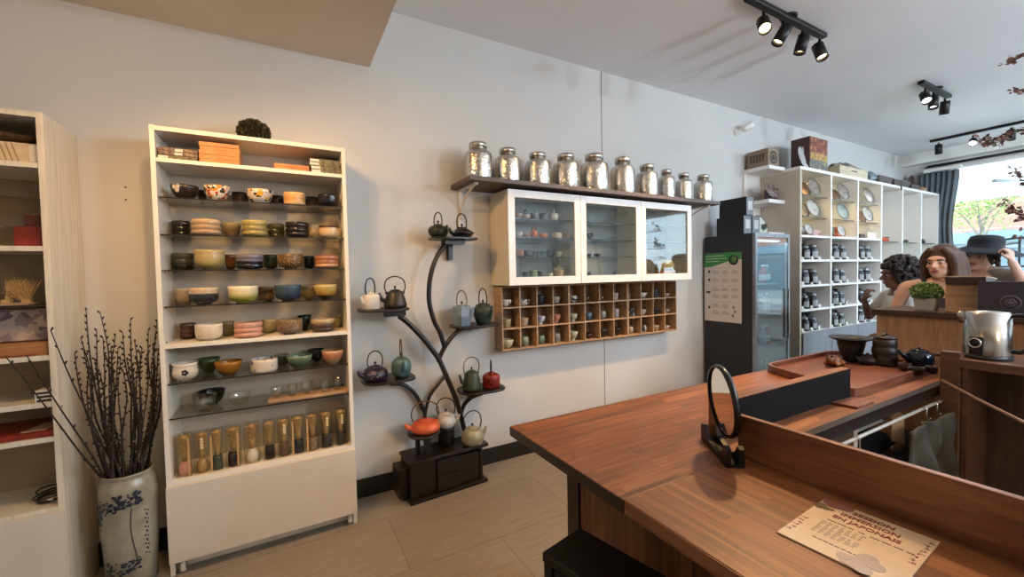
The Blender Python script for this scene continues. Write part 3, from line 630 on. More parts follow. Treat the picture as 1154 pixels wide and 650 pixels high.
flat_stack(xa, xb, 2.36, 2.56, s1, 3, .0165, [GR1, BR1, BR1], ['bottom green patterned flat box of the left stack, in the cabinet top', 'middle brown patterned flat box of the left stack, in the cabinet top', 'top brown patterned flat box of the left stack, in the cabinet top'], 'gift_box', 'box', 'flat boxes on the cabinet top shelf', [(.0, .25), (.4, .6), (.42, .62)])
ORW = wood('orange_cedar', [(.3, '#a8693a'), (.55, '#c98c55'), (.8, '#dba872')], 'x', .55, 10, 5)
xa, xb = at(225, 170, 2.36).x, at(270.5, 175, 2.36).x
nn = ['lowest', 'second', 'third', 'fourth', 'fifth', 'topmost']
flat_stack(xa, xb, 2.36, 2.56, s1, 5, .0185, [ORW], [f'{w_} orange cedar box of the tall stack, in the cabinet top' for w_ in ('bottom', 'second', 'middle', 'fourth', 'topmost')], 'cedar_box', 'box', 'orange cedar boxes')
xa, xb = at(308.5, 186, 2.36).x, at(348, 186, 2.36).x
flat_stack(xa, xb, 2.36, 2.56, s1, 2, .0145, [ORW], ['lower orange cedar box of the low pair, in the cabinet top', 'upper orange cedar box of the low pair, in the cabinet top'], 'cedar_box', 'box', 'orange cedar boxes')
xa, xb = at(350, 186, 2.36).x, AX1 - .0245
flat_stack(xa, xb, 2.36, 2.56, s1, 4, .0175, [GR1], [f'{w_} green patterned flat box with white label in the right stack' for w_ in ('bottom', 'second', 'third', 'top')], 'gift_box', 'box', 'flat boxes on the cabinet top shelf', [(.0, .3)] * 4)
# clipped boxwood ball on top of the cabinet
def leaf_ball(c, r, n, mats, name, sz, parent=None, squash=1.0, seed=1, label=None, cat=None, inner=True):
    rg = random.Random(seed); mb = MB()
    if inner: mb.ball(c, r * .82, 16, 10, sc=(1, 1, squash))
    for i in range(n):
        z = rg.uniform(-1, 1); a = rg.uniform(0, 2 * pi); q = sqrt(1 - z * z); d = Vector((q * cos(a), q * sin(a), z))
        p = Vector(c) + Vector((d.x * r, d.y * r, d.z * r * squash)) * rg.uniform(.80, 1.0)
        up = (d + Vector((rg.uniform(-.6, .6), rg.uniform(-.6, .6), rg.uniform(-.6, .6)))).normalized(); s = up.cross(Vector((rg.uniform(-1, 1), rg.uniform(-1, 1), rg.uniform(-1, 1)))).normalized()
        L = sz * rg.uniform(.7, 1.3); w = L * .36
        mb.add([p, p + up * L * .5 + s * w, p + up * L, p + up * L * .5 - s * w], [(0, 1, 2, 3)], rg.randrange(len(mats)))
    return mb.build(name, mats, parent, label=label, cat=cat)
bx = at(286, 146, 2.45)
leaf_ball((bx.x, 2.45, AZ + .050), .066, 2200, [plain('boxwood_dark', '#3a3624', .7), plain('boxwood_olive', '#575237', .7), plain('boxwood_brown', '#463a29', .7)], 'boxwood_ball', .014, squash=.85, label='dark olive clipped boxwood ball on top of the white cabinet', cat='artificial plant')
# ================================================================== bookcase B at the left edge
BX0, BX1, BY = -1.60, -.799, 2.3
TILT = radians(1.05)
cb = thing('display_cabinet', 'pale wood grain cabinet left of the vase, cut off by the picture edge', 'cabinet', ((BX0 + BX1) / 2, 2.45, .015), rot=(0, -TILT * 0, 0))
ROOT[cb.name] = Vector(((BX0 + BX1) / 2, 2.45, .015))
PALE = wood('white_wood_grain', [(.25, '#c9bda6'), (.5, '#ddd3bf'), (.75, '#e8dfcc')], 'z', .5, 16, 3)
BBK = D - .004
MB().box(BX0, BX0 + .02, BY, BBK, .0, 1.995).build('side_panel', PALE, cb, bevel=.001)
MB().box(BX1 - .02, BX1, BY, BBK, .0, 1.995).build('side_panel', PALE, cb, bevel=.001)
MB().box(BX0 + .02, BX1 - .02, BY, BBK, 1.973, 1.993).build('top_panel', PALE, cb)
MB().box(BX0 + .02, BX1 - .02, BBK - .006, BBK, .05, 1.975).build('back_panel', plain('cabinet_back_tan', '#a08a6c', .6), cb)
BS = [1.799, 1.477, 1.248, 1.048, .863, .723, .44]
for z in BS[:2] + BS[3:]: MB().box(BX0 + .02, BX1 - .02, BY + .003, BBK - .006, z - .02, z).build('wood_shelf', PALE, cb, bevel=.001)
glass_slab(BX0 + .021, BX1 - .021, BY + .01, BBK - .008, BS[2]).build('glass_shelf', [GLASS, GEDGE], cb)
MB().box(BX0, BX1, BY - .018, BY - .001, .05, .425).build('drawer_front', plain('beige_front', '#d9cfbf', .5), cb, bevel=.0015)
MB().box(BX0 + .02, BX1 - .02, BY + .05, BY + .066, .0, .08).build('kick_board', PALE, cb)
# the cabinet leans a little, as in the photograph
bxr = BX1 - .0206          # inner face of its right panel
yB = BY + .02
t = thing('gift_box', 'cream striped box with a white end on the top shelf of the left cabinet', 'box', (-.99, 2.42, BS[0]))
MB().box(-1.3, bxr - .004, yB, 2.5, BS[0] + .0006, BS[0] + .075).build('cover', [glaze('cream_stripe', [(0, '#d8bf98'), (1, '#d8bf98')], .5)], t, bevel=.001)
MB().box(bxr - .028, bxr - .0032, yB - .001, yB - .0002, BS[0] + .006, BS[0] + .07).build('end_label', plain('white_label', '#e8dfd0', .6), t)
st = MB()
for k in range(26): x = -1.28 + k * .016; st.add([(x, yB - .0006, BS[0] + .004), (x + .005, yB - .0006, BS[0] + .004), (x - .012, yB - .0006, BS[0] + .072), (x - .017, yB - .0006, BS[0] + .072)], [(0, 1, 2, 3)])
st.build('stripes', plain('tan_stripe', '#b08f62', .6), t)
def pillow(x0, x1, y0, y1, z0, z1, seed, amp=.008, nx=16, ny=10, power=.45):
    """crumpled soft packet"""
    rg = random.Random(seed); vs = []; fs = []
    for sgn in (-1, 1):
        for j in range(ny + 1):
            for i in range(nx + 1):
                u, v = i / nx, j / ny; e = (sin(pi * u) * sin(pi * v)) ** power; zz = (z0 + z1) / 2 + sgn * (z1 - z0) / 2 * e
                if 0 < i < nx and 0 < j < ny and sgn > 0: zz += rg.uniform(-amp, amp)
                vs.append((x0 + (x1 - x0) * u, y0 + (y1 - y0) * v, max(zz, z0)))
    n1 = (nx + 1) * (ny + 1)
    for q in (0, 1):
        for j in range(ny):
            for i in range(nx):
                a = q * n1 + j * (nx + 1) + i; f = (a, a + 1, a + nx + 2, a + nx + 1); fs.append(f if q else tuple(reversed(f)))
    return MB().add(vs, fs, 0, True)
pillow(-1.28, bxr - .012, yB + .005, 2.5, BS[0] + .0762, BS[0] + .128, 3).build('wrapped_packet', plain('brown_cellophane', '#6f5640', .15, var=.5, vscale=40, bump=.4, bscale=50), label='brown packet in shiny cellophane lying on the cream striped box', cat='packet')
RED = plain('red_lacquer_box', '#8d2a1a', .4, var=.25, vscale=20); RED2 = plain('dark_red_box', '#5e1d17', .45, var=.2)
MB().box(-.905, bxr - .004, yB + .004, 2.44, BS[1] + .001, BS[1] + .077).build('red_box', RED, label='bright red box inside the clear bag, under the dark red one', cat='box', bevel=.002)
MB().box(-.885, bxr - .004, yB + .03, 2.43, BS[1] + .078, BS[1] + .125).build('red_box', RED2, label='dark red box on top of the bright red box in the left cabinet', cat='box', bevel=.002)
pillow(-1.03, bxr - .002, yB - .008, 2.52, BS[1] + .0005, BS[1] + .20, 9, .003, 16, 12, .1).build('clear_bag', CLEAR, label='clear plastic bag around the two red boxes in the left cabinet', cat='bag')
# dried fan stems on the glass shelf
zf = BS[2] + .001
MB().box(-1.3, -.875, yB + .0, 2.42, zf, zf + .008).build('wooden_board', OAK, label='thin light wooden board on the glass shelf of the left cabinet', cat='board')
def straw_fan(c, n, L, spread, m, label, lean, tilt):
    mb = MB(); rg = random.Random(int(abs(c[0]) * 1000)); c = Vector(c)
    for k in range(n):
        a = lean + spread * (k / (n - 1) - .5); d = Vector((sin(a), tilt + rg.uniform(-.1, .1), cos(a)))
        mb.tube([c + Vector((rg.uniform(-.006, .006), rg.uniform(-.006, .006), 0)), c + d * L * .6, c + d * L * rg.uniform(.85, 1)], [.0016, .0013, .0009], 5)
    for q in (.45, .75): mb.tube([c + Vector((sin(lean + spread * (k / 12 - .5)), tilt, cos(lean + spread * (k / 12 - .5)))) * L * q for k in range(13)], .0011, 5)
    mb.box(c.x - .012, c.x + .012, c.y - .012, c.y + .012, c.z - .0, c.z + .012)
    return mb.build('bamboo_fan', m, label=label, cat='dried stems')
straw_fan((-.895, yB + .05, zf + .0085), 22, .10, 1.5, BAM, 'spread fan of thin tan bamboo sticks at the right on the wooden board', -.35, .25)
straw_fan((-.955, yB + .06, zf + .0085), 18, .12, .7, BAMD, 'narrow bundle of brown bamboo sticks left of the spread fan', .25, .2)
t = thing('picture_box', 'flat wooden box with a grey floral lid propped in the left cabinet', 'box', (-.95, 2.36, BS[3]))
MB().box(-1.25, bxr - .006, yB + .002, yB + .11, BS[3] + .0006, BS[3] + .052).build('box_base', wood('honey_wood', [(.3, '#8a5a32'), (.6, '#a97443'), (.85, '#bd8a55')], 'x', .5, 10, 4), t, bevel=.001)
MB().cbox((-1.035, yB + .075, BS[3] + .118), (.41, .012, .128), Matrix.Rotation(radians(-14), 3, 'X')).build('floral_lid', patterned('lavender_print', '#a08f86', ['#5c4d50', '#7d6b70', '#b7a292'], 22, .5, .55), t, bevel=.001)
MB().box(-1.25, -.86, BY + .006, BY + .019, BS[3] + .0006, BS[3] + .008).build('paper_sheet', plain('rust_sheet', '#94502f', .6), label='rust coloured paper lying at the front edge of the shelf below the fans', cat='paper')
# small striped stack, red folder, coil
z5 = BS[4]
t = thing('striped_box', 'small black and white striped box on the left cabinet shelf', 'box', (-.85, 2.34, z5))
mb = MB()
for k in range(3): mb.box(-.866, bxr - .003, yB - .004, yB + .06, z5 + .0008 + k * .015, z5 + .0105 + k * .015)
mb.build('dark_bands', plain('charcoal_card', '#2a2622', .5), t)
mb = MB()
for k in range(3): mb.box(-.868, bxr - .002, yB - .005, yB + .06, z5 + .0106 + k * .015, z5 + .0155 + k * .015)
mb.box(-.870, -.8665, yB - .006, yB + .061, z5 + .0008, z5 + .046); mb.build('light_bands', plain('white_label', '#e8dfd0', .6), t)
z6 = BS[5]
t = thing('red_folder', 'red folder with a cream sheet on the left cabinet shelf', 'folder', (-.92, 2.4, z6))
MB().box(-1.12, bxr - .002, BY + .012, 2.56, z6 + .0006, z6 + .022).build('cover', RED, t, bevel=.004)
MB().add([(-.925, BY + .04, z6 + .0245), (-.85, BY + .04, z6 + .0245), (-.835, BY + .16, z6 + .0245), (-.90, BY + .16, z6 + .0245), (-.925, BY + .04, z6 + .0225), (-.85, BY + .04, z6 + .0225), (-.835, BY + .16, z6 + .0225), (-.90, BY + .16, z6 + .0225)], [(0, 1, 2, 3), (7, 6, 5, 4), (0, 4, 5, 1), (1, 5, 6, 2), (2, 6, 7, 3), (3, 7, 4, 0)]).build('sheet', plain('cream_paper', '#cba988', .6), t)
z7 = BS[6]
cm = MB(); c0 = at(54, 553, BY + .09)
for k in range(5):
    rr = .040 + .006 * (k % 3); cz = z7 + .006 + k * .0062; pts = []
    for j in range(40):
        a = 2 * pi * j / 40; pts.append((-.872 + rr * cos(a) + .006 * (k % 2), BY + .105 + rr * 1.25 * sin(a) + .004 * k, cz + .006 * sin(a + k) * (k > 1) + (k > 1) * .003))
    cm.tube(pts, .003, 7, closed=True)
cl = cm.build('coiled_cable', plain('black_rubber', '#120f0e', .3), label='black coiled cable lying in the bottom of the left cabinet', cat='cable')
MB().box(-.866, -.850, BY + .05, BY + .06, z7 + .012, z7 + .026).build('cable_tag', plain('white_label', '#e8dfd0', .6), cl)
# ================================================================== floor vase with willow branches
VX, VY = -.628, 2.39
va = thing('floor_vase', 'tall grey white ceramic floor vase with blue plum blossom, between the two cabinets', 'vase', (VX, VY, 0))
VM = glaze('vase_glaze', [(0, '#8d8877'), (.5, '#a5a08f'), (1, '#979280')], .25, .2, 3)
vp = [(0, 0), (.078, 0), (.084, .01), (.088, .1), (.096, .25), (.1, .36), (.099, .43), (.092, .47), (.084, .483), (.084, .495), (.088, .505), (.083, .507), (.078, .49), (.078, .47), (.088, .43), (.088, .36), (.07, .02), (0, .015)]
MB().lathe(vp, 40, c=(VX, VY, 0), cap=False).build('vase_body', VM, va)
INK = plain('vase_ink', '#232939', .4)
im = MB()
def vpt(a, z): # a = angle about the vase, 0 towards the camera
    r = .0955 + .0045 * min(1, max(0, (z - .2) / .16)) + .0008; return Vector((VX + r * sin(a), VY - r * cos(a), z))
rv = random.Random(9)
def cluster(n, a0, a1, z0, z1, droop=0.0):
    for k in range(n):
        a = rv.uniform(a0, a1); u = (a - a0) / (a1 - a0); z = rv.uniform(z0, z1) - droop * (1 - u) ** 2 * rv.random(); r_ = rv.uniform(.004, .009)
        p = vpt(a, z); d = Vector((sin(a), -cos(a), 0)); im.ball(p - d * .0002, r_, 7, 5, sc=(1, 1, .8 + .4 * rv.random()), R=(Vector((0, 0, 1)).rotation_difference(d)).to_matrix() @ Matrix.Diagonal((1, 1, .12)))
cluster(95, -1.15, .62, .385, .44, .10); cluster(45, -.75, .55, .09, .15); cluster(22, -1.2, -.8, .30, .40)
pts = [vpt(.35 + .10 * sin(z * 16), z) for z in [.13 + .02 * k for k in range(13)]]
im.tube(pts, .0016, 6)
for k in range(11): im.ball(vpt(.75 + .05 * (k % 2), .345 - k * .019), .0042, 6, 4, sc=(1, .5, .8)); im.ball(vpt(.82 + .04 * ((k + 1) % 2), .338 - k * .019), .0035, 6, 4, sc=(.8, .5, 1))
im.build('ink_painting', INK, va)
TWIG = plain('willow_bark', '#2a1b14', .7, var=.3, vscale=30); BUD = plain('willow_bud', '#8f8577', .8)
rg = random.Random(5)
def twig(base, tip, bend, r=.0034, name='willow_branch', buds=True, label=None, gaps=.03):
    base = Vector(base); tip = Vector(tip); mid = (base + tip) / 2 + Vector(bend)
    sp = spline([base, base.lerp(mid, .55) , mid, mid.lerp(tip, .55) + Vector((rg.uniform(-.012, .012), rg.uniform(-.012, .012), 0)), tip], 6)
    n = len(sp); t = thing(name, label, 'branch', tuple(base), 'willow branches in the floor vase')
    mb = MB().tube(sp, [r * (1 - .7 * i / (n - 1)) for i in range(n)], 6); mb2 = MB()
    L = 0
    for i in range(4, n):
        L += (sp[i] - sp[i-1]).length
        if L > gaps:
            L = 0; d = (sp[i] - sp[i-1]).normalized(); s_ = d.cross(Vector((rg.uniform(-1, 1), rg.uniform(-1, 1), rg.uniform(-.2, 1)))).normalized()
            q = sp[i] + s_ * .005 + d * .004; R = (d * .8 + s_ * .6).to_track_quat('Z', 'Y').to_matrix()
            mb.ball(q, .0048, 7, 5, 1 if rg.random() < .16 and i < n * .75 else 0, sc=(.75, .75, 1.7), R=R)
    mb.build('stem', [TWIG, BUD], t)
    return t
tips = [((113, 352), 'z'), ((97, 349), 'z'), ((91, 381), 'z'), ((84, 398), 'z'), ((138, 374), 'z'), ((147, 360), 'z'), ((152, 385), 'z'), ((167, 372), 'z'), ((177, 362), 'z'), ((183, 371), 'z'), ((186, 381), 'z'), ((120, 402), 'z'), ((127, 410), 'z'), ((160, 392), 'z'), ((172, 388), 'z'), ((107, 405), 'z'), ((143, 405), 'z'), ((133, 392), 'z'), ((178, 395), 'z'), ((100, 415), 'z'), ((155, 405), 'z'), ((116, 380), 'z'), ((165, 400), 'z'), ((149, 412), 'z'), ((125, 392), 'z'), ((139, 418), 'z'), ((109, 372), 'z'), ((130, 378), 'z'), ((181, 385), 'z'), ((95, 398), 'z'), ((158, 398), 'z'), ((170, 410), 'z'), ((147, 395), 'z'), ((112, 418), 'z'), ((136, 405), 'z'), ((175, 376), 'z')]
names_b = ['leaning far left', 'upright']
for k, ((px, py), _) in enumerate(tips):
    yy = VY + rg.uniform(-.035, .06); tp = at(px, py, yy); tp.y = max(min(tp.y, 2.57), 2.2)
    ab = 2 * pi * k / len(tips); rb = .02 + .05 * ((k * 7) % 5) / 4
    base = (VX + rb * cos(ab) * .95, VY + rb * sin(ab) * .95, .42)
    out = (tp.x - VX)
    twig((base[0] * .4 + (VX + rb * .9 * (1 if out > 0 else -1)) * .6, base[1], .42), tp, (out * .22, rg.uniform(-.01, .01), -.05 * abs(out)), .0056 - .001 * rg.random(), label='dark upright willow branch with small buds standing in the floor vase', gaps=.019)
for (px, py), lb in (((57, 372), 'long willow branch forking left across the left cabinet, rising to a tip'), ((6, 401), 'long willow branch reaching farthest left across the left cabinet'), ((30, 400), 'willow branch with white catkins crossing the left cabinet edge')):
    tp = at(px, py, 2.24); twig((VX - .06, VY - .01, .45), tp, (.06, -.03, -.11), .0052, label=lb, gaps=.05)
# ================================================================== teapots
def teapot(px, body, lid_z, label, m, Y, zb, spout_az, handle_px=None, handle_m=None, kind='round', group='cast iron teapots', knob=True, lidm=None, rot=0.0, yt=None, htop=None, hspan=.8, rr=None, name='teapot', extra=None, Xc=None):
    """px = (xl, xr, ytop of body); htop = pixel row of the top of the handle; spout_az in degrees (0 = +x, -90 = towards the viewer); the handle lies in the spout plane"""
    X, r, h = px_size(px[0], px[1], px[2], Y, zb)
    if Xc is not None: X = Xc
    t = thing(name, label, 'teapot', (X, Y, zb + .0008), group, rotz=radians(spout_az))
    o = (0, 0, 0)
    P = {'round': [(0, 0), (.55, 0), (.62, .02), (.88, .2), (1, .48), (.93, .75), (.72, .93), (.46, 1.0)],
         'flat': [(0, 0), (.66, 0), (.70, .06), (.70, .14), (.97, .42), (1, .5), (.9, .62), (.62, .85), (.46, 1.0)],
         'cyl': [(0, 0), (.93, 0), (1, .04), (1, .84), (.98, .9), (.8, .96), (.52, 1.0)],
         'bell': [(0, 0), (.86, 0), (.97, .05), (1, .16), (.95, .32), (.82, .65), (.68, .9), (.6, .97), (.5, 1.0)],
         'jar': [(0, 0), (.6, 0), (.66, .03), (.88, .3), (1, .58), (.97, .74), (.82, .87), (.7, .9), (.68, 1.0), (.5, 1.0)],
         'low': [(0, 0), (.8, 0), (.86, .06), (1, .3), (.97, .55), (.8, .85), (.48, 1.0)],
         'drum': [(0, 0), (.96, 0), (1, .05), (1, .7), (.92, .88), (.7, .97), (.48, 1.0)],
         'facet': [(0, 0), (.78, 0), (1.0, .5), (.86, 1.0), (.5, 1.0)]}[kind]
    top = P[-1][0] * r
    prof = [(a * r, b * h) for a, b in P] + [(top * .96, h * .985), (0, h * .985)]
    nseg = 6 if kind == 'facet' else 32
    if kind == 'facet': prof = [(a * 1.13, b) for a, b in prof]
    body_ = MB().lathe(prof, nseg, cap=False, smooth=kind != 'facet'); 
    bo = body_.build('body', m, t, local=True)
    lid = MB().lathe([(0, h * .986), (top * .93, h * .986), (top * .93, h * .986 + .004), (top * .6, h * .986 + .010), (0, h * .986 + .013)], 28, cap=False).build('lid', lidm or m, t, local=True)
    if knob: MB().lathe([(.0, h * .98 + .010), (.0035, h * .98 + .012), (.0035, h * .98 + .018), (.0075, h * .98 + .023), (.0075, h * .98 + .028), (.004, h * .98 + .032), (0, h * .98 + .033)], 14, cap=False).build('knob', IRON if not lidm else lidm, lid, local=True)
    zs = {'flat': .55, 'low': .5, 'bell': .5, 'cyl': .5, 'drum': .5}.get(kind, .55); q0 = r * (.72 if kind in ('bell', 'low') else .82)
    sp = spline([(q0, 0, h * (zs - .12)), (r * 1.12, 0, h * zs), (r * 1.28, 0, h * (zs + .22)), (r * 1.36, 0, h * (zs + .40))], 5)
    MB().tube(sp, [r * .22 * (1 - .58 * i / (len(sp) - 1)) for i in range(len(sp))], 14).build('spout', m, t, local=True)
    # handle: arch standing in the spout plane
    hz = h * .9; hh = (at((px[0] + px[1]) / 2, htop, Y).z - zb) - hz if htop else h * .9
    w = r * hspan; hp = spline([(-w * .80, 0, hz), (-w * .98, 0, hz + hh * .35), (-w * .82, 0, hz + hh * .78), (-w * .3, 0, hz + hh), (w * .3, 0, hz + hh), (w * .82, 0, hz + hh * .78), (w * .98, 0, hz + hh * .35), (w * .80, 0, hz)], 5)
    hd = MB().tube(hp, .0037, 8).build('handle', handle_m or IRON, t, local=True)
    lug = []
    for s_ in (-1, 1):
        MB().ball((s_ * w * .80, 0, hz - .001), .0085, 10, 6).build('handle_lug', m, t, local=True)
    return t, r, h
def iron(name, c, bump=.25, rough=.45, c2=None):
    if name in _M: return _M[name]
    m, t = mk(name); b = t.bsdf(rough, .15); co = t.coords('Object')
    v = t.new('ShaderNodeTexVoronoi'); v.inputs['Scale'].default_value = 160; t.link(co, v.inputs['Vector'])
    n = t.new('ShaderNodeTexNoise', Detail=3.0); n.inputs['Scale'].default_value = 22; t.link(co, n.inputs['Vector'])
    r = t.ramp([(.35, c), (.7, c2 or c)]); t.link(n.outputs[0], r.inputs[0]); t.link(r.outputs[0], b.inputs['Base Color']); t.bump(b, v.outputs[0], bump, .003)
    _M[name] = m; return m
# ================================================================== tree-shaped teapot stand
TY = 2.475
RT = radians(3.3)
sb0 = atz(463, 572, 0); sb1 = atz(549, 544, 0)
st = thing('teapot_stand', 'tree shaped dark stand of curved branches carrying teapots, on a black chest', 'display stand', (.84, TY, 0))
bw = MB()
def spl_px(pts, r, n=8, Y=TY, nm='branch', flat=(1.0, .72)):
    P = [tuple(at(q[0], q[1], q[2] if len(q) > 2 else Y)) for q in pts]; return MB().tube(spline(P, 8), r, n, flat=flat).build(nm, BLACKWOOD, st)
spl_px([(524, 487, 2.565), (520.8, 474, 2.56), (514.6, 452, 2.51), (504, 426), (494.6, 405), (484, 390), (473, 377), (459, 363), (450, 356)], .023, nm='trunk')
spl_px([(501, 391), (496, 375), (489, 361), (483.5, 338), (485, 312), (492, 290), (502, 275)], .021)
spl_px([(494, 408), (498, 397), (507, 382), (519, 371), (531, 370)], .019)
spl_px([(479, 488), (478.5, 466), (476, 459), (467, 443), (455, 433.5), (440, 432)], .018, Y=2.572)
spl_px([(479, 466), (484, 447), (493, 434), (502, 423)], .015, Y=2.572)
spl_px([(519, 468, 2.55), (523, 456, 2.54), (532, 447, 2.5), (543, 443, 2.48)], .018)
def platter(x0, x1, yb, nm='platform', th=.014, dy=.115, Yc=2.475):
    a, b = at(x0, yb, Yc), at(x1, yb, Yc); cx, rx = (a.x + b.x) / 2, (b.x - a.x) / 2 * .985; z = (a.z + b.z) / 2
    poly = []
    for k in range(48):
        g = 2 * pi * k / 48; c_, s_ = cos(g), sin(g); e = .62; poly.append((cx + rx * math.copysign(abs(c_) ** e, c_), Yc + dy * math.copysign(abs(s_) ** e, s_)))
    MB().prism(poly, z, z + th).build(nm, DARKWOOD, st, bevel=.003); return z + th, cx, rx
PT = {}
PT['top'] = platter(484, 536, 270.5, dy=.1)
PT['lu'] = platter(402.5, 460, 350)
PT['ru'] = platter(508, 560, 367.5)
PT['ll'] = platter(407, 467, 428)
PT['rl'] = platter(517, 566, 439)
for k_, x0_, x1_ in (('lu', 434, 456), ('ru', 522, 545), ('ll', 428, 455), ('rl', 532, 552)):
    zz_ = PT[k_][0] - .0142; xa_, xb_ = at(x0_, 350, TY).x, at(x1_, 350, TY).x; MB().box(xa_, xb_, TY - .03, TY + .05, zz_ - (.036 if k_ == 'lu' else .014), zz_).build('bracket_arm', BLACKWOOD, st)
for x0_, x1_, y_ in ((500, 522, 272.5),): 
    a, b = at(x0_, y_, TY), at(x1_, y_, TY); MB().box(a.x, b.x, TY - .03, TY + .05, a.z - .014, PT['top'][0] - .0145).build('bracket_arm', BLACKWOOD, st)
a = at(506, 276, 2.58); MB().box(a.x - .012, a.x + .014, 2.55, 2.6, a.z - .10, PT['top'][0] - .016).build('wall_bracket', BLACKWOOD, st)
# black chest the tree stands on (same piece of furniture)
RZ = rz(RT)
def cx_box(x0, x1, y0, y1, z0, z1):  # boxes in the chest's own turned frame: x along the front from its left corner, y back
    o = Vector((sb0.x + .012, 2.36, 0)); mb = MB()
    c = o + RZ @ Vector(((x0 + x1) / 2, (y0 + y1) / 2, (z0 + z1) / 2)); return mb.cbox(c, (x1 - x0, y1 - y0, z1 - z0), RZ)
CZ = .247
cx_box(-.005, .515, .0, .205, CZ - .022, CZ).build('chest_top', DARKWOOD, st, bevel=.003)
cx_box(-.01, .50, -.012, .20, .001, .022).build('chest_base', BLACKWOOD, st, bevel=.003)
cx_box(.0, .03, .01, .19, .022, CZ - .022).build('side_panel', BLACKWOOD, st, bevel=.002)
cx_box(.455, .475, .01, .19, .022, CZ - .022).build('side_panel', BLACKWOOD, st, bevel=.002)
cx_box(.03, .455, .10, .115, .022, CZ - .022).build('back_board', BLACKWOOD, st)
cx_box(-.055, .0, .05, .18, .03, CZ - .05).build('side_block', BLACKWOOD, st, bevel=.003)
for z0 in (.024, .122):
    d = cx_box(.165, .305, .004, .099, z0, z0 + .094).build('drawer', BLACKWOOD, st, bevel=.002)
cx_box(.305, .455, .018, .099, .024, .205).build('front_panel', BLACKWOOD, st, bevel=.002)
cx_box(.03, .165, .02, .099, .024, .222).build('front_panel', BLACKWOOD, st, bevel=.002)
CT = CZ + .0006
# round riser for the orange pot and a low black warmer for the white pot
a, b = at(460, 489, 2.40), at(498, 488, 2.40); rx = (a.x + b.x) / 2; rr_ = (b.x - a.x) / 2 * .95; rzt = (a.z + b.z) / 2 + .003
t = thing('pot_riser', 'round dark wooden riser under the orange red teapot', 'stand', (rx, 2.43, CT))
MB().lathe([(0, rzt - .016), (rr_ * .97, rzt - .016), (rr_, rzt - .012), (rr_, rzt - .004), (rr_ * .97, rzt), (0, rzt)], 36, c=(rx, 2.43, 0)).build('round_top', DARKWOOD, t)
for k in range(3):
    g = radians(-90 + 120 * k); MB().box(rx + .04 * cos(g) - .012, rx + .04 * cos(g) + .012, 2.43 + .04 * sin(g) - .012, 2.43 + .04 * sin(g) + .012, CT, rzt - .0165).build('leg', BLACKWOOD, t)
wx = at(502, 480, 2.515).x + .004
zw = at(502, 480, 2.515).z + .002
MB().lathe([(0, CT), (.045, CT), (.05, CT + .02), (.052, zw - .02), (.06, zw), (.046, zw), (.04, zw - .025), (0, zw - .03)], 28, c=(wx, 2.515, 0), cap=False).build('pot_warmer', IRON, label='small black iron warmer under the white teapot', cat='stand')
# ------------------------------------------------------------------ the eleven pots
TP = 2.462
teapot((481.8, 505.2, 252.8), None, None, 'dark green black round teapot, left one on the topmost platform', iron('iron_green_black', '#191c16', c2='#262b21'), TP, PT['top'][0], -70, htop=240, hspan=.62)
teapot((506.5, 534, 256), None, None, 'wide flat black teapot, right one on the topmost platform', iron('iron_black', '#100e0e', .1, .35, '#1c1919'), TP, PT['top'][0], 200, htop=241.5, kind='flat', hspan=.55)
teapot((406.5, 428, 331), None, None, 'white cylindrical teapot with black handle on the upper left platform', plain('white_enamel', '#d8cfc2', .35, var=.05), TP, PT['lu'][0], 215, htop=314, kind='cyl', hspan=.72, lidm=plain('white_enamel', '', 0))
teapot((431.8, 458.3, 327.5), None, None, 'black bell shaped teapot with bronze handle on the upper left platform', iron('iron_olive_black', '#1b1812', .2, .4, '#2c271c'), TP, PT['lu'][0], 178, htop=312, kind='bell', handle_m=plain('dark_bronze', '#3b2a1c', .4, .5), hspan=.92)
teapot((509, 531.5, 344), None, None, 'faceted grey blue teapot on the right middle platform', plain('grey_blue_iron', '#7d90a6', .55, var=.25, vscale=20, bump=.15), TP, PT['ru'][0], -55, htop=328, kind='facet', handle_m=BRONZE, hspan=.62)
teapot((532.6, 555.5, 342), None, None, 'dark green jar shaped teapot with carved leaf, beside the wooden cup rack', iron('iron_verdigris', '#23302b', .35, .45, '#37453c'), TP, PT['ru'][0], -75, htop=325.5, kind='jar', handle_m=plain('dark_bronze', '', 0), hspan=.62)
t, r_, h_ = teapot((407.5, 437.5, 410.5), None, None, 'dark purple low teapot with silver flowers on the lower left platform', iron('iron_purple', '#1d1826', .15, .35, '#2b2436'), TP, PT['ll'][0], 190, htop=396, kind='low', handle_m=plain('dark_bronze', '', 0), hspan=.62)
rg = random.Random(3); fm = MB()
for k in range(26):
    g = radians(-102 + rg.uniform(-34, 34)); zz = h_ * rg.uniform(.3, .7); q = r_ * (1.0 if zz < h_ * .5 else .93); fm.ball((q * cos(g), q * sin(g), zz), .0042 * rg.uniform(.5, 1.2), 6, 4, sc=(1, 1, .7))
o = fm.build('silver_flowers', plain('silver_paint', '#8b8794', .4, .3), t, local=True); o.rotation_euler[2] = -radians(190)
teapot((440, 463.5, 401), None, None, 'teal round teapot with upright bronze handle on the lower left platform', iron('iron_teal', '#3c5a5c', .35, .5, '#52726f'), TP, PT['ll'][0], -95, htop=383, handle_m=BRONZE, hspan=.6)
teapot((520.3, 542, 416), None, None, 'dark green bell shaped teapot on the lower right platform', iron('iron_forest', '#222b20', .2, .45, '#36402f'), TP, PT['rl'][0], 185, htop=403, kind='bell', handle_m=BRONZE, hspan=.95)
teapot((543.2, 563.2, 418), None, None, 'dark red drum shaped teapot on the lower right platform', iron('iron_red', '#6a1a14', .15, .4, '#84241b'), TP, PT['rl'][0], -120, htop=406, kind='drum', hspan=.78)
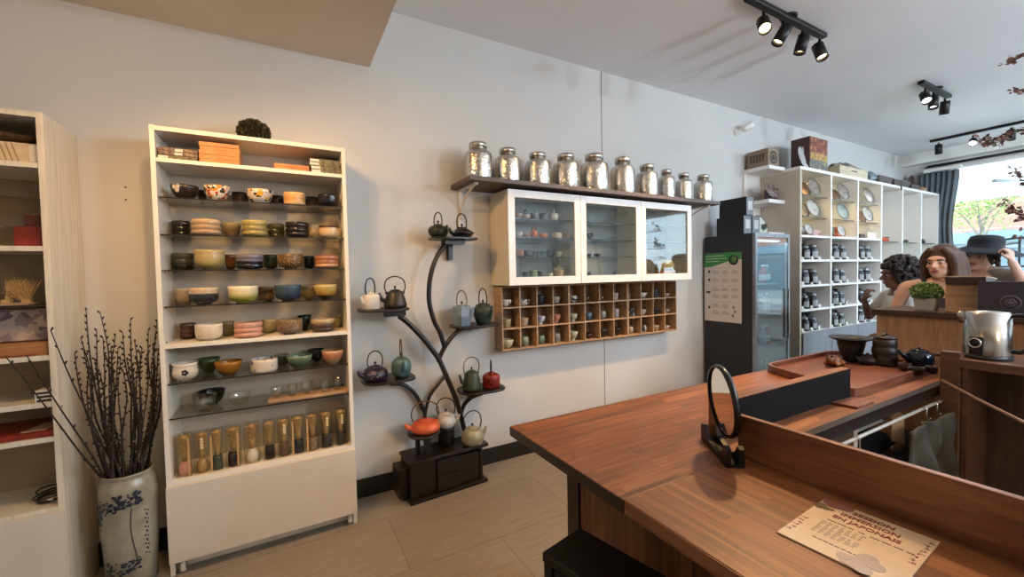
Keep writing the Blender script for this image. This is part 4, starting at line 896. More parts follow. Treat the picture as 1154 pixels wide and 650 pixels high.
teapot((462, 496, 468), None, None, 'large orange red teapot on the round riser over the black chest', iron('iron_orange', '#b34a26', .12, .45, '#c25c36'), 2.43, rzt, 172, htop=453, kind='low', handle_m=BRONZE, hspan=.95)
teapot((490, 512.5, 462.5), None, None, 'white round teapot with black handle behind the orange red teapot', iron('iron_white', '#c2b9a9', .3, .45, '#d2cabc'), 2.51, zw, -25, htop=449, kind='low', hspan=.95, handle_m=IRON, Xc=wx)
teapot((519, 545, 477), None, None, 'grey green crackled teapot at the right end of the black chest', iron('iron_celadon', '#85826a', .3, .35, '#9a967c'), 2.435, CT, 4, htop=463.5, kind='low', hspan=.9, handle_m=IRON)
# ================================================================== shelf of metal tea canisters
cs = thing('wall_shelf', 'long dark wood wall shelf carrying the hammered metal canisters', 'shelf', (2.15, 2.44, 1.895))
CSZ = 1.926
MB().box(.988, 3.345, 2.282, D - .001, CSZ - .028, CSZ).build('shelf_board', wood('shelf_brown', [(.25, '#33241b'), (.5, '#4d392c'), (.75, '#664e3d')], 'x', .45, 12, 3), cs, bevel=.002)
for x in (1.05, 3.26):
    b = MB().box(x - .014, x + .014, D - .014, D - .002, 1.62, CSZ - .029).box(x - .014, x + .014, 2.33, D - .014, CSZ - .041, CSZ - .029)
    b.tube(spline([(x, D - .012, 1.70), (x, D - .05, 1.80), (x, 2.44, 1.86), (x, 2.36, 1.888)], 6), .008, 8); b.build('bracket', plain('white_bracket', '#d9d3c8', .4), cs)
def hammered():
    m, t = mk('hammered_steel'); b = t.bsdf(.2, 1.0); b.inputs['Base Color'].default_value = lin('#c9c4bc')
    v = t.new('ShaderNodeTexVoronoi', feature='SMOOTH_F1'); v.inputs['Scale'].default_value = 95; t.link(t.coords('Object'), v.inputs['Vector']); t.bump(b, v.outputs[0], .45, .006); return m
HAM = hammered(); STEEL = plain('polished_steel', '#c4bfb6', .18, 1.0, var=.05)
cans = [(522.2, 554, 156), (557, 586, 163), (590.7, 620, 168), (622, 652, 169), (652.5, 685.5, 168.5), (687, 715, 173), (716, 741, 181.7), (741.2, 760, 188.5), (760.5, 780, 192.6), (781, 803, 194)]
for k, (a, b, y) in enumerate(cans):
    Yc = 2.425; X, r, h = px_size(a, b, y, Yc, CSZ); r *= .97
    t = thing('tea_canister', f'hammered silver tea canister with a narrow lid, {ordn[k]} from the left on the dark shelf', 'canister', (X, Yc, CSZ + .0006), 'hammered tea canisters')
    z0 = CSZ + .0006
    MB().lathe([(0, 0), (r * .97, 0), (r, .006), (r, h * .66), (r * .97, h * .72), (r * .86, h * .76), (r * .66, h * .79), (r * .62, h * .81), (0, h * .81)], 40, c=(X, Yc, z0), cap=False).build('body', HAM, t)
    MB().lathe([(0, h * .812), (r * .60, h * .812), (r * .60, h * .86), (r * .66, h * .865), (r * .66, h * .99), (r * .63, h), (0, h)], 36, c=(X, Yc, z0), cap=False).build('lid', STEEL, t)
# ================================================================== glazed wall cabinet
KX = [1.272, 1.857, 2.45, 3.04]; KY, KZ0, KZ1 = 2.36, 1.257, 1.879
kc = thing('wall_cabinet', 'white wall cabinet with three glass doors under the canister shelf', 'cabinet', (2.15, 2.48, KZ0))
CB = plain('cabinet_cream', '#e2d6bd', .45, var=.03)
MB().box(KX[0], KX[0] + .018, KY + .002, D - .001, KZ0, KZ1).build('side_panel', CB, kc)
MB().box(KX[3] - .018, KX[3], KY + .002, D - .001, KZ0, KZ1).build('side_panel', WHITE2, kc)
MB().box(KX[0] + .018, KX[3] - .018, KY + .002, D - .001, KZ1 - .018, KZ1).build('top_panel', WHITE2, kc)
MB().box(KX[0] + .018, KX[3] - .018, KY + .002, D - .001, KZ0, KZ0 + .018).build('bottom_panel', WHITE2, kc)
KBK = plain('cabinet_grey_inside', '#a3a5a6', .6)
MB().box(KX[0] + .018, KX[3] - .018, D - .008, D - .001, KZ0 + .018, KZ1 - .018).build('back_panel', KBK, kc)
for x in KX[1:3]: MB().box(x - .009, x + .009, KY + .002, D - .008, KZ0 + .018, KZ1 - .018).build('divider', WHITE2, kc)
for i in range(3):
    x0, x1 = KX[i] + .0015, KX[i + 1] - .0015; fw = .05; y0, y1 = KY - .02, KY
    d = MB().box(x0, x0 + fw, y0, y1, KZ0, KZ1).box(x1 - fw, x1, y0, y1, KZ0, KZ1).box(x0 + fw, x1 - fw, y0, y1, KZ0, KZ0 + fw + .004).box(x0 + fw, x1 - fw, y0, y1, KZ1 - fw, KZ1).build('glass_door', WHITE2, kc, bevel=.0015)
    MB().box(x0 + fw, x1 - fw, y0 + .008, y0 + .012, KZ0 + fw + .004, KZ1 - fw).build('pane', PANE, d)
KS = [1.705, 1.578, 1.45]
for i in range(3):
    for z in KS: glass_slab(KX[i] + .02, KX[i + 1] - .011, KY + .03, D - .012, z, .006).build('glass_shelf', [GLASS, GEDGE], kc)
KS_ = KS + [KZ0 + .018]
yk = 2.44
cab = [
 (0, 'bowl', 580, 587, 241.3, '#c9a596', 'pink white cup at the left of the upper shelf behind the left glass door'),
 (0, 'chawan', 588, 597, 242.3, '#cdb3a6', 'second pink white cup on the upper shelf behind the left glass door'),
 (0, 'cyl', 598.5, 606.5, 240.5, '#4b4e58', 'left dark grey mug on the upper shelf of the glass cabinet'),
 (0, 'cyl', 608.5, 616.5, 241, '#43464f', 'right dark grey mug on the upper shelf of the glass cabinet'),
 (1, 'chawan', 580.5, 588, 262.5, '#cfcac2', 'small white cup at the left of the middle shelf behind glass'),
 (1, 'dish', 589, 597, 264.5, '#c98f83', 'low pink dish left of the orange pot behind glass'),
 (1, 'chawan', 608, 616.5, 264, '#c87a45', 'orange cup right of the orange pot behind glass'),
 (1, 'cyl', 623, 632.5, 263, '#cdbb9c', 'cream straight cup on the middle shelf behind glass'),
 (1, 'cyl', 634, 643, 264, '#c79b77', 'peach cup at the right of the middle shelf behind glass'),
 (2, 'chawan', 581, 589.5, 283, '#c58f86', 'pink cup at the left of the lower shelf behind glass'),
 (2, 'cyl', 591, 599, 283, '#4a4f5b', 'first slate cup on the lower shelf behind glass'),
 (2, 'cyl', 600.5, 607.5, 284, '#454b57', 'second slate cup on the lower shelf behind glass'),
 (2, 'cyl', 609, 615.5, 284.3, '#4c525e', 'third slate cup on the lower shelf behind glass'),
 (2, 'cyl', 617, 624, 282.5, '#17171a', 'black cup on the lower shelf behind glass'),
 (2, 'bowl', 625, 632.5, 284.5, '#c9bea6', 'cream bowl on the lower shelf behind glass'),
 (3, 'bowl', 589.5, 596, 307.5, '#50564a', 'dark green bowl at the bottom of the glass cabinet'),
 (3, 'cyl', 597, 605, 305.5, '#8fa088', 'pale green cup at the bottom of the glass cabinet'),
 (3, 'bowl', 606.5, 614.5, 307, '#5a625a', 'grey green bowl at the bottom of the glass cabinet'),
 (3, 'dish', 616, 622.5, 309, '#cfc7b6', 'white dish left of the tan lidded jar behind glass'),
]
for (s_, kd, xl, xr, yt, c, lb) in cab: pot(kd, xl - .9, xr + .9, yt - 1.2, yk, KS_[s_], glaze('gl' + c[1:], [(0, c), (1, c)]), lb, 'cup', 'cups in the glass cabinet', 'tea_cup', n=20)
wt_ = glaze('porcelain', [(0, '#d6d2ca'), (1, '#e3dfd8')], .15, .05)
teapot((620, 629, 239.5), None, None, 'white lidded teapot on the upper shelf behind the left glass door', wt_, yk, KS_[0], -60, htop=236, hspan=.5, lidm=wt_, group='teapots behind glass')
teapot((597.5, 606, 259.5), None, None, 'orange teapot on the middle shelf behind the left glass door', iron('iron_bright_orange', '#c4602a', .1, .4, '#d67437'), yk, KS_[1], 150, htop=256, hspan=.6, group='teapots behind glass', lidm=iron('iron_bright_orange', ''))
teapot((588, 595.5, 240.5), None, None, 'dark grey teapot behind the pink white cups in the glass cabinet', iron('iron_slate', '#3a3d47', .1, .5), 2.545, KS_[0], 170, htop=236, hspan=.6, group='teapots behind glass')
t = thing('lidded_jar', 'tan straight jar with knobbed lid at the bottom of the glass cabinet', 'jar', tuple(at(629.5, 311, yk)))
X, r, h = px_size(623, 636, 301, yk, KS_[3]); ROOT[t.name] = Vector((X, yk, KS_[3])); t.location = (X, yk, KS_[3])
jm = glaze('tan_jar', [(0, '#8f7a54'), (.5, '#a58f64'), (1, '#b49c70')])
MB().lathe([(0, .0006), (r * .96, .0006), (r, .006), (r, h * .82), (0, h * .82)], 28, c=(X, yk, KS_[3]), cap=False).build('body', jm, t)
MB().lathe([(0, h * .822), (r * 1.04, h * .822), (r * 1.04, h * .93), (r * .5, h * .97), (.008, h), (.01, h + .012), (0, h + .014)], 28, c=(X, yk, KS_[3]), cap=False).build('lid', jm, t)
# dark ware behind the middle door, a straw dome behind the right door
for (s_, kd, xl, xr, yt, c, lb) in [(1, 'bowl', 661, 668, 263, '#24221f', 'black bowl on the middle shelf behind the middle glass door'), (2, 'bowl', 659.5, 667, 287, '#1d1c1b', 'left black bowl on the lower shelf behind the middle glass door'), (2, 'chawan', 668.5, 677, 285.5, '#242326', 'right black bowl on the lower shelf behind the middle glass door'), (3, 'cyl', 660, 666, 306.5, '#31332f', 'dark cup in the bottom left corner behind the middle glass door'), (3, 'tumbler', 690.5, 697, 306.5, '#3b3f45', 'slate cup on the bottom behind the middle glass door')]:
    pot(kd, xl, xr, yt, yk, KS_[s_], glaze('gl' + c[1:], [(0, c), (1, c)]), lb, 'cup', 'cups in the glass cabinet', 'tea_cup', n=20)
sx = at(749.5, 300, yk).x
dm = thing('straw_dome', 'round straw dome with an orange brown band behind the right glass door', 'basket', (sx, yk, KS_[3]))
strw = plain('straw', '#a58a6b', .7, var=.3, vscale=40, bump=.4, bscale=120)
MB().lathe([(0, .0006), (.075, .0006), (.08, .01), (.081, .06), (0, .061)], 28, c=(sx, yk, KS_[3]), cap=False).build('band', plain('orange_band', '#b0662f', .5), dm)
MB().lathe([(0, .062), (.083, .062), (.082, .09), (.068, .125), (.04, .148), (0, .154)], 28, c=(sx, yk, KS_[3]), cap=False).build('dome', strw, dm)
# ================================================================== oak rack of thirty-six pigeonholes
QX = [[1.298, 1.425, 1.565, 1.707, 1.853], [1.862, 2.015, 2.160, 2.303, 2.447], [2.456, 2.602, 2.755, 2.890, 3.028]]
QX = [[1.296 + .1395 * k for k in range(5)], [1.862 + .1455 * k for k in range(5)], [2.456 + .1425 * k for k in range(5)]]
QY, QZ = 2.49, [.812, .957, 1.101, 1.246]
cups = [  # rows from the top; kind, fraction of width, fraction of height, colour spec
 [('bowl', .30, .36, ['#d6d2c8', '#1f1d1c'], 'white bowl painted with black patches'), ('bowl', .36, .32, ['#d2cdc2', '#24201f'], 'wide white bowl with black strokes'), ('cyl', .27, .52, '#16141a', 'black straight tumbler'), ('bowl', .27, .38, '#a8a9a4', 'pale grey tapering cup'),
  ('bowl', .30, .40, ['#b5b6b3', '#2b2c30'], 'grey cup with dark splashes'), ('tumbler', .20, .34, None, 'small clear glass'), ('tumbler', .20, .28, None, 'tiny clear glass'), ('slim', .18, .42, '#b9b4ae', 'slim pale grey cup'),
  ('tumbler', .18, .40, None, 'slim clear glass'), ('bowl', .32, .34, ['#c9c4ba', '#2a2624'], 'white bowl with black pattern'), ('cyl', .3, .55, '#1b1c28', 'dark navy tumbler'), ('dish', .3, .22, '#b8aa9c', 'low pale dish')],
 [('slim', .29, .44, '#b39b79', 'sandy beige cup'), ('slim', .29, .42, '#c4a583', 'peach beige cup'), ('footed', .32, .44, ['#cfc9c6', '#8883a8'], 'white footed cup washed with lavender'), ('footed', .29, .48, '#c98468', 'salmon pink footed cup'),
  ('footed', .28, .44, '#b3b9a1', 'pale green footed cup'), ('round', .28, .46, '#4d5c6b', 'slate blue round cup'), ('round', .25, .46, '#989c90', 'grey green round cup'), ('slim', .22, .52, '#b4aab0', 'slim lilac white cup'),
  ('cyl', .28, .5, ['#1d1b1b', '#d8d4cc'], 'black mug with a white patch'), ('bowl', .24, .36, '#b9b1a5', 'off white small bowl'), ('cyl', .28, .42, '#191718', 'black straight cup'), ('dish', .3, .24, '#b09a8c', 'low pinkish dish')],
 [('bowl', .38, .44, '#cbbf9d', 'wide cream bowl'), ('round', .29, .5, '#7f876c', 'moss green round cup'), ('round', .27, .48, '#687a62', 'leaf green round cup'), ('round', .27, .5, '#80807c', 'mid grey round cup'),
  ('footed', .27, .5, '#b9bda4', 'celadon footed cup'), ('dish', .28, .3, '#35241c', 'low dark brown dish'), ('bowl', .34, .44, '#211d1b', 'wide black bowl'), ('bowl', .34, .46, '#1d1a1a', 'wide black bowl with glossy rim'),
  ('round', .22, .42, '#a79c8a', 'beige grey round cup'), ('round', .26, .44, ['#1c1b1c', '#bdb8b0'], 'black cup with white blotches'), ('bowl', .34, .36, '#a8937b', 'wide sandy bowl'), ('dish', .32, .26, '#b7a48f', 'low sandy dish')]]
rowname = ['top', 'middle', 'bottom']; unitname = ['left', 'middle', 'right']
for u in range(3):
    xs = QX[u]; x0, x1 = xs[0] - .0045, xs[4] + .0045
    q = thing('cup_rack', f'{unitname[u]} third of the oak pigeonhole rack of small cups below the glass cabinet', 'rack', ((x0 + x1) / 2, 2.545, QZ[0] - .006), 'oak cup racks')
    MB().box(x0, x0 + .008, QY, D - .001, QZ[0] - .006, QZ[3]).build('side_panel', OAK, q, bevel=.0008)
    MB().box(x1 - .008, x1, QY, D - .001, QZ[0] - .006, QZ[3]).build('side_panel', OAK, q, bevel=.0008)
    MB().box(x0 + .008, x1 - .008, QY, D - .001, QZ[3] - .008, QZ[3]).build('top_panel', OAK, q)
    for z in QZ[:3]: MB().box(x0 + .008, x1 - .008, QY, D - .001, z - .006, z + .003).build('rack_shelf', OAK, q)
    for x in xs[1:4]: MB().box(x - .0042, x + .0042, QY + .0005, D - .008, QZ[0] + .003, QZ[3] - .008).build('divider', OAK, q)
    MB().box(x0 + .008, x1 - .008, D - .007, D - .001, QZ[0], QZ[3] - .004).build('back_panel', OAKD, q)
for r_ in range(3):
    for c_ in range(12):
        u, k = divmod(c_, 4); xa, xb = QX[u][k] + .0045, QX[u][k + 1] - .0045
        kd, fw, fh, col, desc = cups[r_][c_]
        rad = .118 * fw * 1.08; hh = .138 * fh * 1.0; z = QZ[2 - r_] + .0036; x = xa + (xb - xa) * (.5 - .10 * (c_ < 4) - .02 * (c_ >= 4)); x = max(x, xa + rad + .002)
        if col is None: m = TUMBLER
        elif isinstance(col, list): m = patterned('cup%d_%d' % (r_, c_), col[0], col[1:], 30, .3, .56, c_ * 1.3)
        else: m = glaze('cup' + col[1:], [(0, col), (1, col)], .3, .2)
        MB().lathe(vessel_profile(kd, rad, hh), 24, c=(x, QY + .055, z), cap=False).build('tea_cup', m, label=f'{desc}, {ordn[c_] if c_ < 11 else "twelfth"} hole, {rowname[r_]} row of the oak rack', cat='cup', group='cups in the oak rack', origin=(x, QY + .055, z))
# ================================================================== small white wall spotlight near the ceiling
wp = at(829, 149, D)
wl = thing('wall_lamp', 'small white swivel lamp on the wall above the fridge', 'wall lamp', (wp.x, D, wp.z))
RY = Matrix.Rotation(radians(90), 3, 'X')
MB().lathe([(.035, 0), (.035, .012), (.012, .02), (.012, .06)], 20, c=(wp.x, D - .001, wp.z), R=RY).build('mount', WHITE2, wl)
MB().lathe([(.02, -.05), (.032, -.045), (.036, .05), (.03, .06)], 20, c=(wp.x + .05, D - .09, wp.z + .03), R=Matrix.Rotation(radians(65), 3, 'Y') @ Matrix.Rotation(radians(20), 3, 'X')).build('lamp_head', WHITE2, wl)
# ================================================================== drinks fridge
FX0, FX1, FY0, FY1, FZ = 3.535, 4.066, 2.09, 2.575, 1.645
FRM = plain('fridge_black', '#1b1c22', .45, var=.08)
fr = thing('drinks_fridge', 'tall black glass door drinks fridge with a green headed poster on its side', 'fridge', ((FX0 + FX1) / 2, 2.33, 0))
MB().box(FX0, FX0 + .03, FY0 + .03, FY1, .04, FZ).box(FX1 - .03, FX1, FY0 + .03, FY1, .04, FZ).box(FX0 + .03, FX1 - .03, FY1 - .03, FY1, .04, FZ).box(FX0 + .03, FX1 - .03, FY0 + .03, FY1 - .03, FZ - .05, FZ).box(FX0 + .03, FX1 - .03, FY0 + .03, FY1 - .03, .04, .16).build('body', FRM, fr, bevel=.002)
for x in (FX0 + .06, FX1 - .06):
    for y in (FY0 + .09, FY1 - .07): MB().lathe([(.02, 0), (.02, .04)], 12, c=(x, y, 0)).build('foot', BLACKMETAL, fr)
dm = MB(); f_ = .028
dm.box(FX0, FX0 + f_, FY0, FY0 + .028, .12, FZ).box(FX1 - f_, FX1, FY0, FY0 + .028, .12, FZ).box(FX0 + f_, FX1 - f_, FY0, FY0 + .028, FZ - .035, FZ).box(FX0 + f_, FX1 - f_, FY0, FY0 + .028, .12, .16)
dr = dm.build('door', [plain('silver_frame', '#8f959c', .3, .6)], fr, bevel=.0015)
MB().box(FX0 + f_, FX1 - f_, FY0 + .006, FY0 + .012, .16, FZ - .035).build('pane', glassy('fridge_glass', '#dde8ea', 1.55, extra=.16), dr)
MB().box(FX1 - .05, FX1 - .04, FY0 - .02, FY0 - .001, .7, 1.15).build('handle', CHROME, dr, bevel=.002)
MB().box(FX0 + .032, FX1 - .032, FY1 - .036, FY1 - .031, .17, FZ - .06).build('liner', plain('fridge_liner', '#9aa3aa', .5), fr)
MB().box(FX0 + .05, FX1 - .05, FY0 + .06, FY0 + .1, FZ - .066, FZ - .051).build('light_bar', emit('fridge_light', '#cfe4ff', 3.0), fr)
l = bpy.data.lights.new('area_light', 'AREA'); l.shape = 'RECTANGLE'; l.size = .42; l.size_y = .05; l.energy = 3.5; l.color = (.8, .9, 1)
o = bpy.data.objects.new('area_light', l); COL.objects.link(o); o.location = ((FX0 + FX1) / 2, FY0 + .09, FZ - .07)
FZS = [.30, .62, .92, 1.2, 1.42]
for z in FZS[:4]: MB().box(FX0 + .032, FX1 - .032, FY0 + .06, FY1 - .04, z - .008, z).build('wire_shelf', plain('pale_shelf', '#b9c4c9', .4), fr)
drk = [('#7d8f98', '#dfe6e8'), ('#a33b34', '#e8dcd2'), ('#31504a', '#cfd8c8'), ('#9db0b8', '#f0f0f0'), ('#5e6a72', '#c5cdd0')]
for i, z in enumerate(FZS[:4]):
    for k in range(4):
        c, lb = drk[(i * 3 + k) % 5]; x = FX0 + .085 + k * .115; y = FY0 + .12 + .03 * (k % 2); hb = .19 if i < 3 else .17
        t = thing('drink_bottle', f'{ordn[k]} bottle from the left on the {["lowest", "second", "third", "top"][i]} fridge shelf', 'bottle', (x, y, z + .0008), 'bottles in the drinks fridge')
        MB().lathe([(0, 0), (.03, 0), (.032, .006), (.032, hb * .58), (.026, hb * .7), (.012, hb * .82), (.012, hb * .9), (0, hb * .9)], 18, c=(x, y, z + .0008), cap=False).build('bottle_body', plain('bottle' + c[1:], c, .2), t)
        MB().lathe([(.0326, hb * .18), (.0328, hb * .5)], 18, c=(x, y, z + .0008), cap=False).build('label_band', plain('band' + lb[1:], lb, .5), t)
        MB().lathe([(0, hb * .9), (.014, hb * .9), (.014, hb), (0, hb)], 14, c=(x, y, z + .0008), cap=False).build('bottle_cap', plain('white_label', '', 0), t)
# poster on the fridge's side (flat sheet, Y runs along its width)
pTL, pTR, pBL = atx(793.9, 286, FX0), atx(835.8, 283, FX0), atx(794.2, 360.5, FX0)
py0, py1, pz0, pz1 = pTR.y, pTL.y, pBL.z, pTL.z      # py1 = far edge (left in view)
PX = FX0 - .0012
po = thing('tea_poster', 'white poster with a green wave header on the black side of the fridge', 'poster', (PX, (py0 + py1) / 2, pz0))
PAP = plain('poster_paper', '#d8cdc4', .55, var=.02); GRN = plain('poster_green', '#3f8f46', .5); GRY = plain('poster_grey', '#8d857f', .6); DKG = plain('poster_dark', '#1f2421', .5)
MB().box(PX - .0008, PX + .001, py0, py1, pz0, pz1).build('sheet', PAP, po)
W_, H_ = py1 - py0, pz1 - pz0
def pp(u, v, dx=-.0014): return (PX + dx, py1 - u * W_, pz1 - v * H_)   # u from the left in view, v down
pts = [(0, 0), (1, 0), (1, .10), (.8, .115), (.6, .135), (.4, .17), (.2, .20), (0, .205)]
n_ = len(pts); vs = [pp(u, v) for u, v in pts] + [pp(u, v, -.0008) for u, v in pts]
MB().add(vs, [tuple(range(n_)), tuple(range(2 * n_ - 1, n_ - 1, -1))] + [(k, n_ + k, n_ + (k + 1) % n_, (k + 1) % n_) for k in range(n_)]).build('green_header', GRN, po)
def pbar(mb, u0, u1, v0, v1, dx=-.0018): a = pp(u0, v0, dx); b = pp(u1, v1, dx + .0006); mb.box(a[0], b[0], b[1], a[1], b[2], a[2])
mb = MB()
for v, u1 in ((.035, .55), (.075, .62), (.115, .42)): pbar(mb, .05, u1, v, v + .014)
mb.build('header_lines', plain('pale_green', '#a9cfa2', .5), po)
def pdisc(mb, u, v, r, dx): mb.lathe([(0, 0), (r, 0), (r, .0006), (0, .0006)], 24, c=pp(u, v, dx), R=Matrix.Rotation(radians(-90), 3, 'Y'), cap=False)
mb = MB(); pdisc(mb, .8, .11, .125 * W_, -.0022); mb.build('bowl_picture', DKG, po)
mb = MB(); pdisc(mb, .8, .105, .08 * W_, -.003); mb.build('tea_picture', plain('matcha', '#4c7c3c', .5), po)
mb = MB()
for sec, (v0, nr) in enumerate(((.255, 1), (.37, 1), (.505, 2), (.745, 2))):
    for rr in range(nr):
        for cc in range(3):
            if sec == 3 and cc == 2: continue
            u = .23 + .26 * cc
            for q in range(4): pbar(mb, u + (.02 if q == 0 else 0), u + (.13 if q == 0 else .19 - .02 * (q % 2)), v0 + rr * .10 + q * .014, v0 + rr * .10 + q * .014 + .005)
    pbar(mb, .03, .97, v0 - .035, v0 - .033)
mb.build('text_lines', GRY, po)
mb = MB()
for v in (.27, .39, .575, .80): pdisc(mb, .14, v, .012, -.002)
pdisc(mb, .08, .575, .010, -.002); mb.build('icons', DKG, po)
mb = MB(); c = [pp(.8, .78), pp(.84, .84), pp(.78, .90)]
for p in c: mb.ball(p, .012, 8, 6, sc=(.08, 1, 1))
mb.tube([pp(.79, .76, -.0016), pp(.82, .84, -.0016), pp(.79, .93, -.0016)], .003, 5); mb.build('plant_drawing', GRY, po)
# ------------------------------------------------------------------ black boxes on the fridge
BXM = plain('black_card', '#16151a', .5)
LBL = plain('pale_label', '#c9c9c4', .55)
def label_box(x0, x1, y0, y1, z, h, label):
    t = thing('black_box', label, 'box', ((x0 + x1) / 2, (y0 + y1) / 2, z), 'black boxes on the fridge')
    MB().box(x0, x1, y0, y1, z, z + h).build('carton', BXM, t, bevel=.002)
    MB().box(x0 + .004, x1 - .004, y0 - .0012, y0 - .0002, z + .006, z + h - .006).build('front_panel', plain('grey_card_front', '#70757b', .5), t)
    MB().box(x0 + (x1 - x0) * .25, x1 - (x1 - x0) * .2, y0 - .0022, y0 - .0013, z + h * .3, z + h * .78).build('label', LBL, t)
b0 = atx(817, 262, FX0 + .02)
xa = at(838, 252, 2.21).x; xb = at(846.8, 252, 2.21).x
label_box(xa, xb, 2.21, 2.47, FZ + .0008, .165, 'black box with a pale label on the fridge, lower left of three')
label_box(xb + .012, xb + .012 + (xb - xa), 2.21, 2.47, FZ + .0008, .165, 'black box with a pale label on the fridge, lower right of three')
xc = at(842.6, 231, 2.21).x
label_box(xc - .02, xc + .085, 2.21, 2.47, FZ + .1666, .165, 'black box on top of the two other boxes on the fridge')
def plate(c, r, tilt, m, label, back=None, name='plate', group=None, cat='plate', sx=1.0, az=0.0):
    """round plate standing on edge, leaning back by tilt, face towards -y"""
    R = rz(az) @ Matrix.Rotation(radians(90) - tilt, 3, 'X')
    o = MB().lathe([(0, -.004), (r * .6, -.004), (r, .010), (r * .985, .014), (r * .6, .001), (0, .001)], 32, c=c, R=R, cap=False, sx=sx).build(name, m, label=label, cat=cat, group=group)
    if name == 'plate': MB().lathe([(r * .90, .0125), (r * .985, .0150), (r * 1.003, .0105), (r * 1.0, .0095), (r * .9, .0115)], 32, c=c, R=R, cap=False, sx=sx).build('rim_band', plain('plate_rim', '#6d645b', .3), o)
    return o
q = at(864.5, 254, 2.33)
plate((q.x, 2.40, FZ + .112), .112, radians(16), patterned('green_snake', '#c9cbc0', ['#2d3a2c'], 14, .3, .52, 8.0), 'white plate with a dark green swirl standing on the fridge behind the boxes')
# ------------------------------------------------------------------ corner wall shelf between the wall and the tall shelving
TX0, TX1, TY0, TZ = 4.462, 8.075, 2.2, 2.335
ws = thing('corner_shelf', 'small white corner shelf of three boards above the fridge', 'shelf', (4.32, 2.47, 1.64))
MB().box(4.18, TX0 - .003, D - .02, D - .001, 1.66, 2.36).build('back_board', WHITE2, ws)
for z in (2.315, 1.985, 1.66): MB().box(4.18, TX0 - .003, 2.34, D - .021, z, z + .035).build('shelf_board', WHITE2, ws, bevel=.001)
CARD = plain('cardboard', '#8f7a66', .7, var=.1)
t = thing('carton', 'brown printed carton with a round emblem on the top board of the corner shelf', 'box', (4.3, 2.45, 2.3508))
MB().box(4.2, 4.385, 2.36, 2.57, 2.3508, 2.522).build('carton_body', CARD, t, bevel=.002)
INKB = plain('brown_ink', '#4b3c33', .6)
mb = MB().lathe([(.045, 0), (.062, 0), (.062, .0008), (.045, .0008)], 32, c=(4.292, 2.3592, 2.437), R=Matrix.Rotation(radians(90), 3, 'X'), cap=False)
mb.lathe([(0, 0), (.03, 0), (.03, .0008), (0, .0008)], 24, c=(4.292, 2.3592, 2.437), R=Matrix.Rotation(radians(90), 3, 'X'), cap=False)
mb.build('round_emblem', INKB, t)
mb = MB()
for k in range(5): mb.box(4.1985, 4.1996, 2.40 + .03 * k, 2.418 + .03 * k, 2.40, 2.47)
mb.box(4.1985, 4.1996, 2.38, 2.55, 2.47, 2.476); mb.build('drawing', INKB, t)
MB().box(4.375, 4.45, 2.40, 2.5, 2.0208, 2.15).build('printed_box', patterned('plum_print', '#4c3b44', ['#7b6a70'], 40, .5, .58), label='plum coloured box behind the oval dish on the corner shelf', cat='box', bevel=.002)
plate((4.29, 2.385, 2.0215 + .088), .088, radians(24), patterned('grey_brown_dish', '#7a6f68', ['#a79a90', '#5d524c'], 24, .3, .55, 3.0), 'oval grey brown dish leaning on the middle board of the corner shelf', name='oval_dish', sx=1.22)
# ================================================================== tall white shelving of tea jars
tu = thing('shelving_unit', 'tall white six bay shelving with tea jars and lit plates, right of the fridge', 'shelf', ((TX0 + TX1) / 2, 2.4, 0))
BW = (TX1 - TX0 - .03) / 6
TXS = [TX0 + k * BW for k in range(7)]
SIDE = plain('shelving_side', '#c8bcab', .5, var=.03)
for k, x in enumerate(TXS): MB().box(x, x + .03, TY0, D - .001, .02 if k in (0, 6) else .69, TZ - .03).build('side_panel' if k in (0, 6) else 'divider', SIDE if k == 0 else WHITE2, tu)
MB().box(TX0, TX1, TY0, D - .001, TZ - .03, TZ).build('top_panel', WHITE2, tu)
MB().box(TX0 + .03, TX1 - .03, D - .008, D - .001, .02, TZ - .03).build('back_panel', plain('shelving_back', '#b3afa5', .6), tu)
MB().box(TX0 + .03, TX1 - .03, TY0 + .002, D - .008, .665, .69).build('base_top', WHITE2, tu)
MB().box(TX0 + .03, TX1 - .03, TY0 + .05, TY0 + .07, .0, .66).build('base_front', plain('grey_front_inside', '#4b4d50', .6), tu)
GD = wood('grey_woodgrain', [(.3, '#6f7075'), (.6, '#84858a'), (.85, '#94959a')], 'z', .5, 14, 3)
for k in range(6): MB().box(TXS[k] + .004 + (.03 if k == 0 else 0), TXS[k + 1] - .002, TY0 - .018, TY0 - .001, .06, .688).build('door', GD, tu, bevel=.001)
WS = [1.665, 1.42, 1.165, .92]
for b in range(3):
    for z in WS: MB().box(TXS[b] + .03, TXS[b + 1], TY0 + .004, D - .008, z - .022, z).build('wood_shelf', WHITE2, tu)
    for z in (2.07, 1.855): glass_slab(TXS[b] + .031, TXS[b + 1] - .001, TY0 + .03, D - .012, z, .008).build('glass_shelf', [GLASS, GEDGE], tu)
for b in range(3, 6):
    for z in (1.645, 1.165): glass_slab(TXS[b] + .031, TXS[b + 1] - .001, TY0 + .03, D - .012, z, .008).build('glass_shelf', [GLASS, GEDGE], tu)
for b in range(6):
    x = (TXS[b] + TXS[b + 1] + .03) / 2 - .10; y = 2.34
    MB().lathe([(.034, 0), (.034, .012), (0, .012)], 20, c=(x, y, TZ - .0425)).build('puck_light', [PUCK if b < 3 else emit('dim_puck', '#ffe9c0', 3.0)], tu)
    spot((x, y, TZ - .05), (x + .04, y - .02, 1.6), 16.0 if b < 3 else 2.6, 130, (1, .74, .30) if b < 3 else (1, .9, .7), .03, .8)
bayn = ['first', 'second', 'third', 'fourth', 'fifth', 'sixth']
JARM = plain('jar_dark', '#1d1f26', .25); TINM = plain('tin_dark', '#25262c', .4); JL = plain('jar_label', '#a5a8aa', .5); CAPM = plain('jar_silver_cap', '#8d9094', .3, .7)
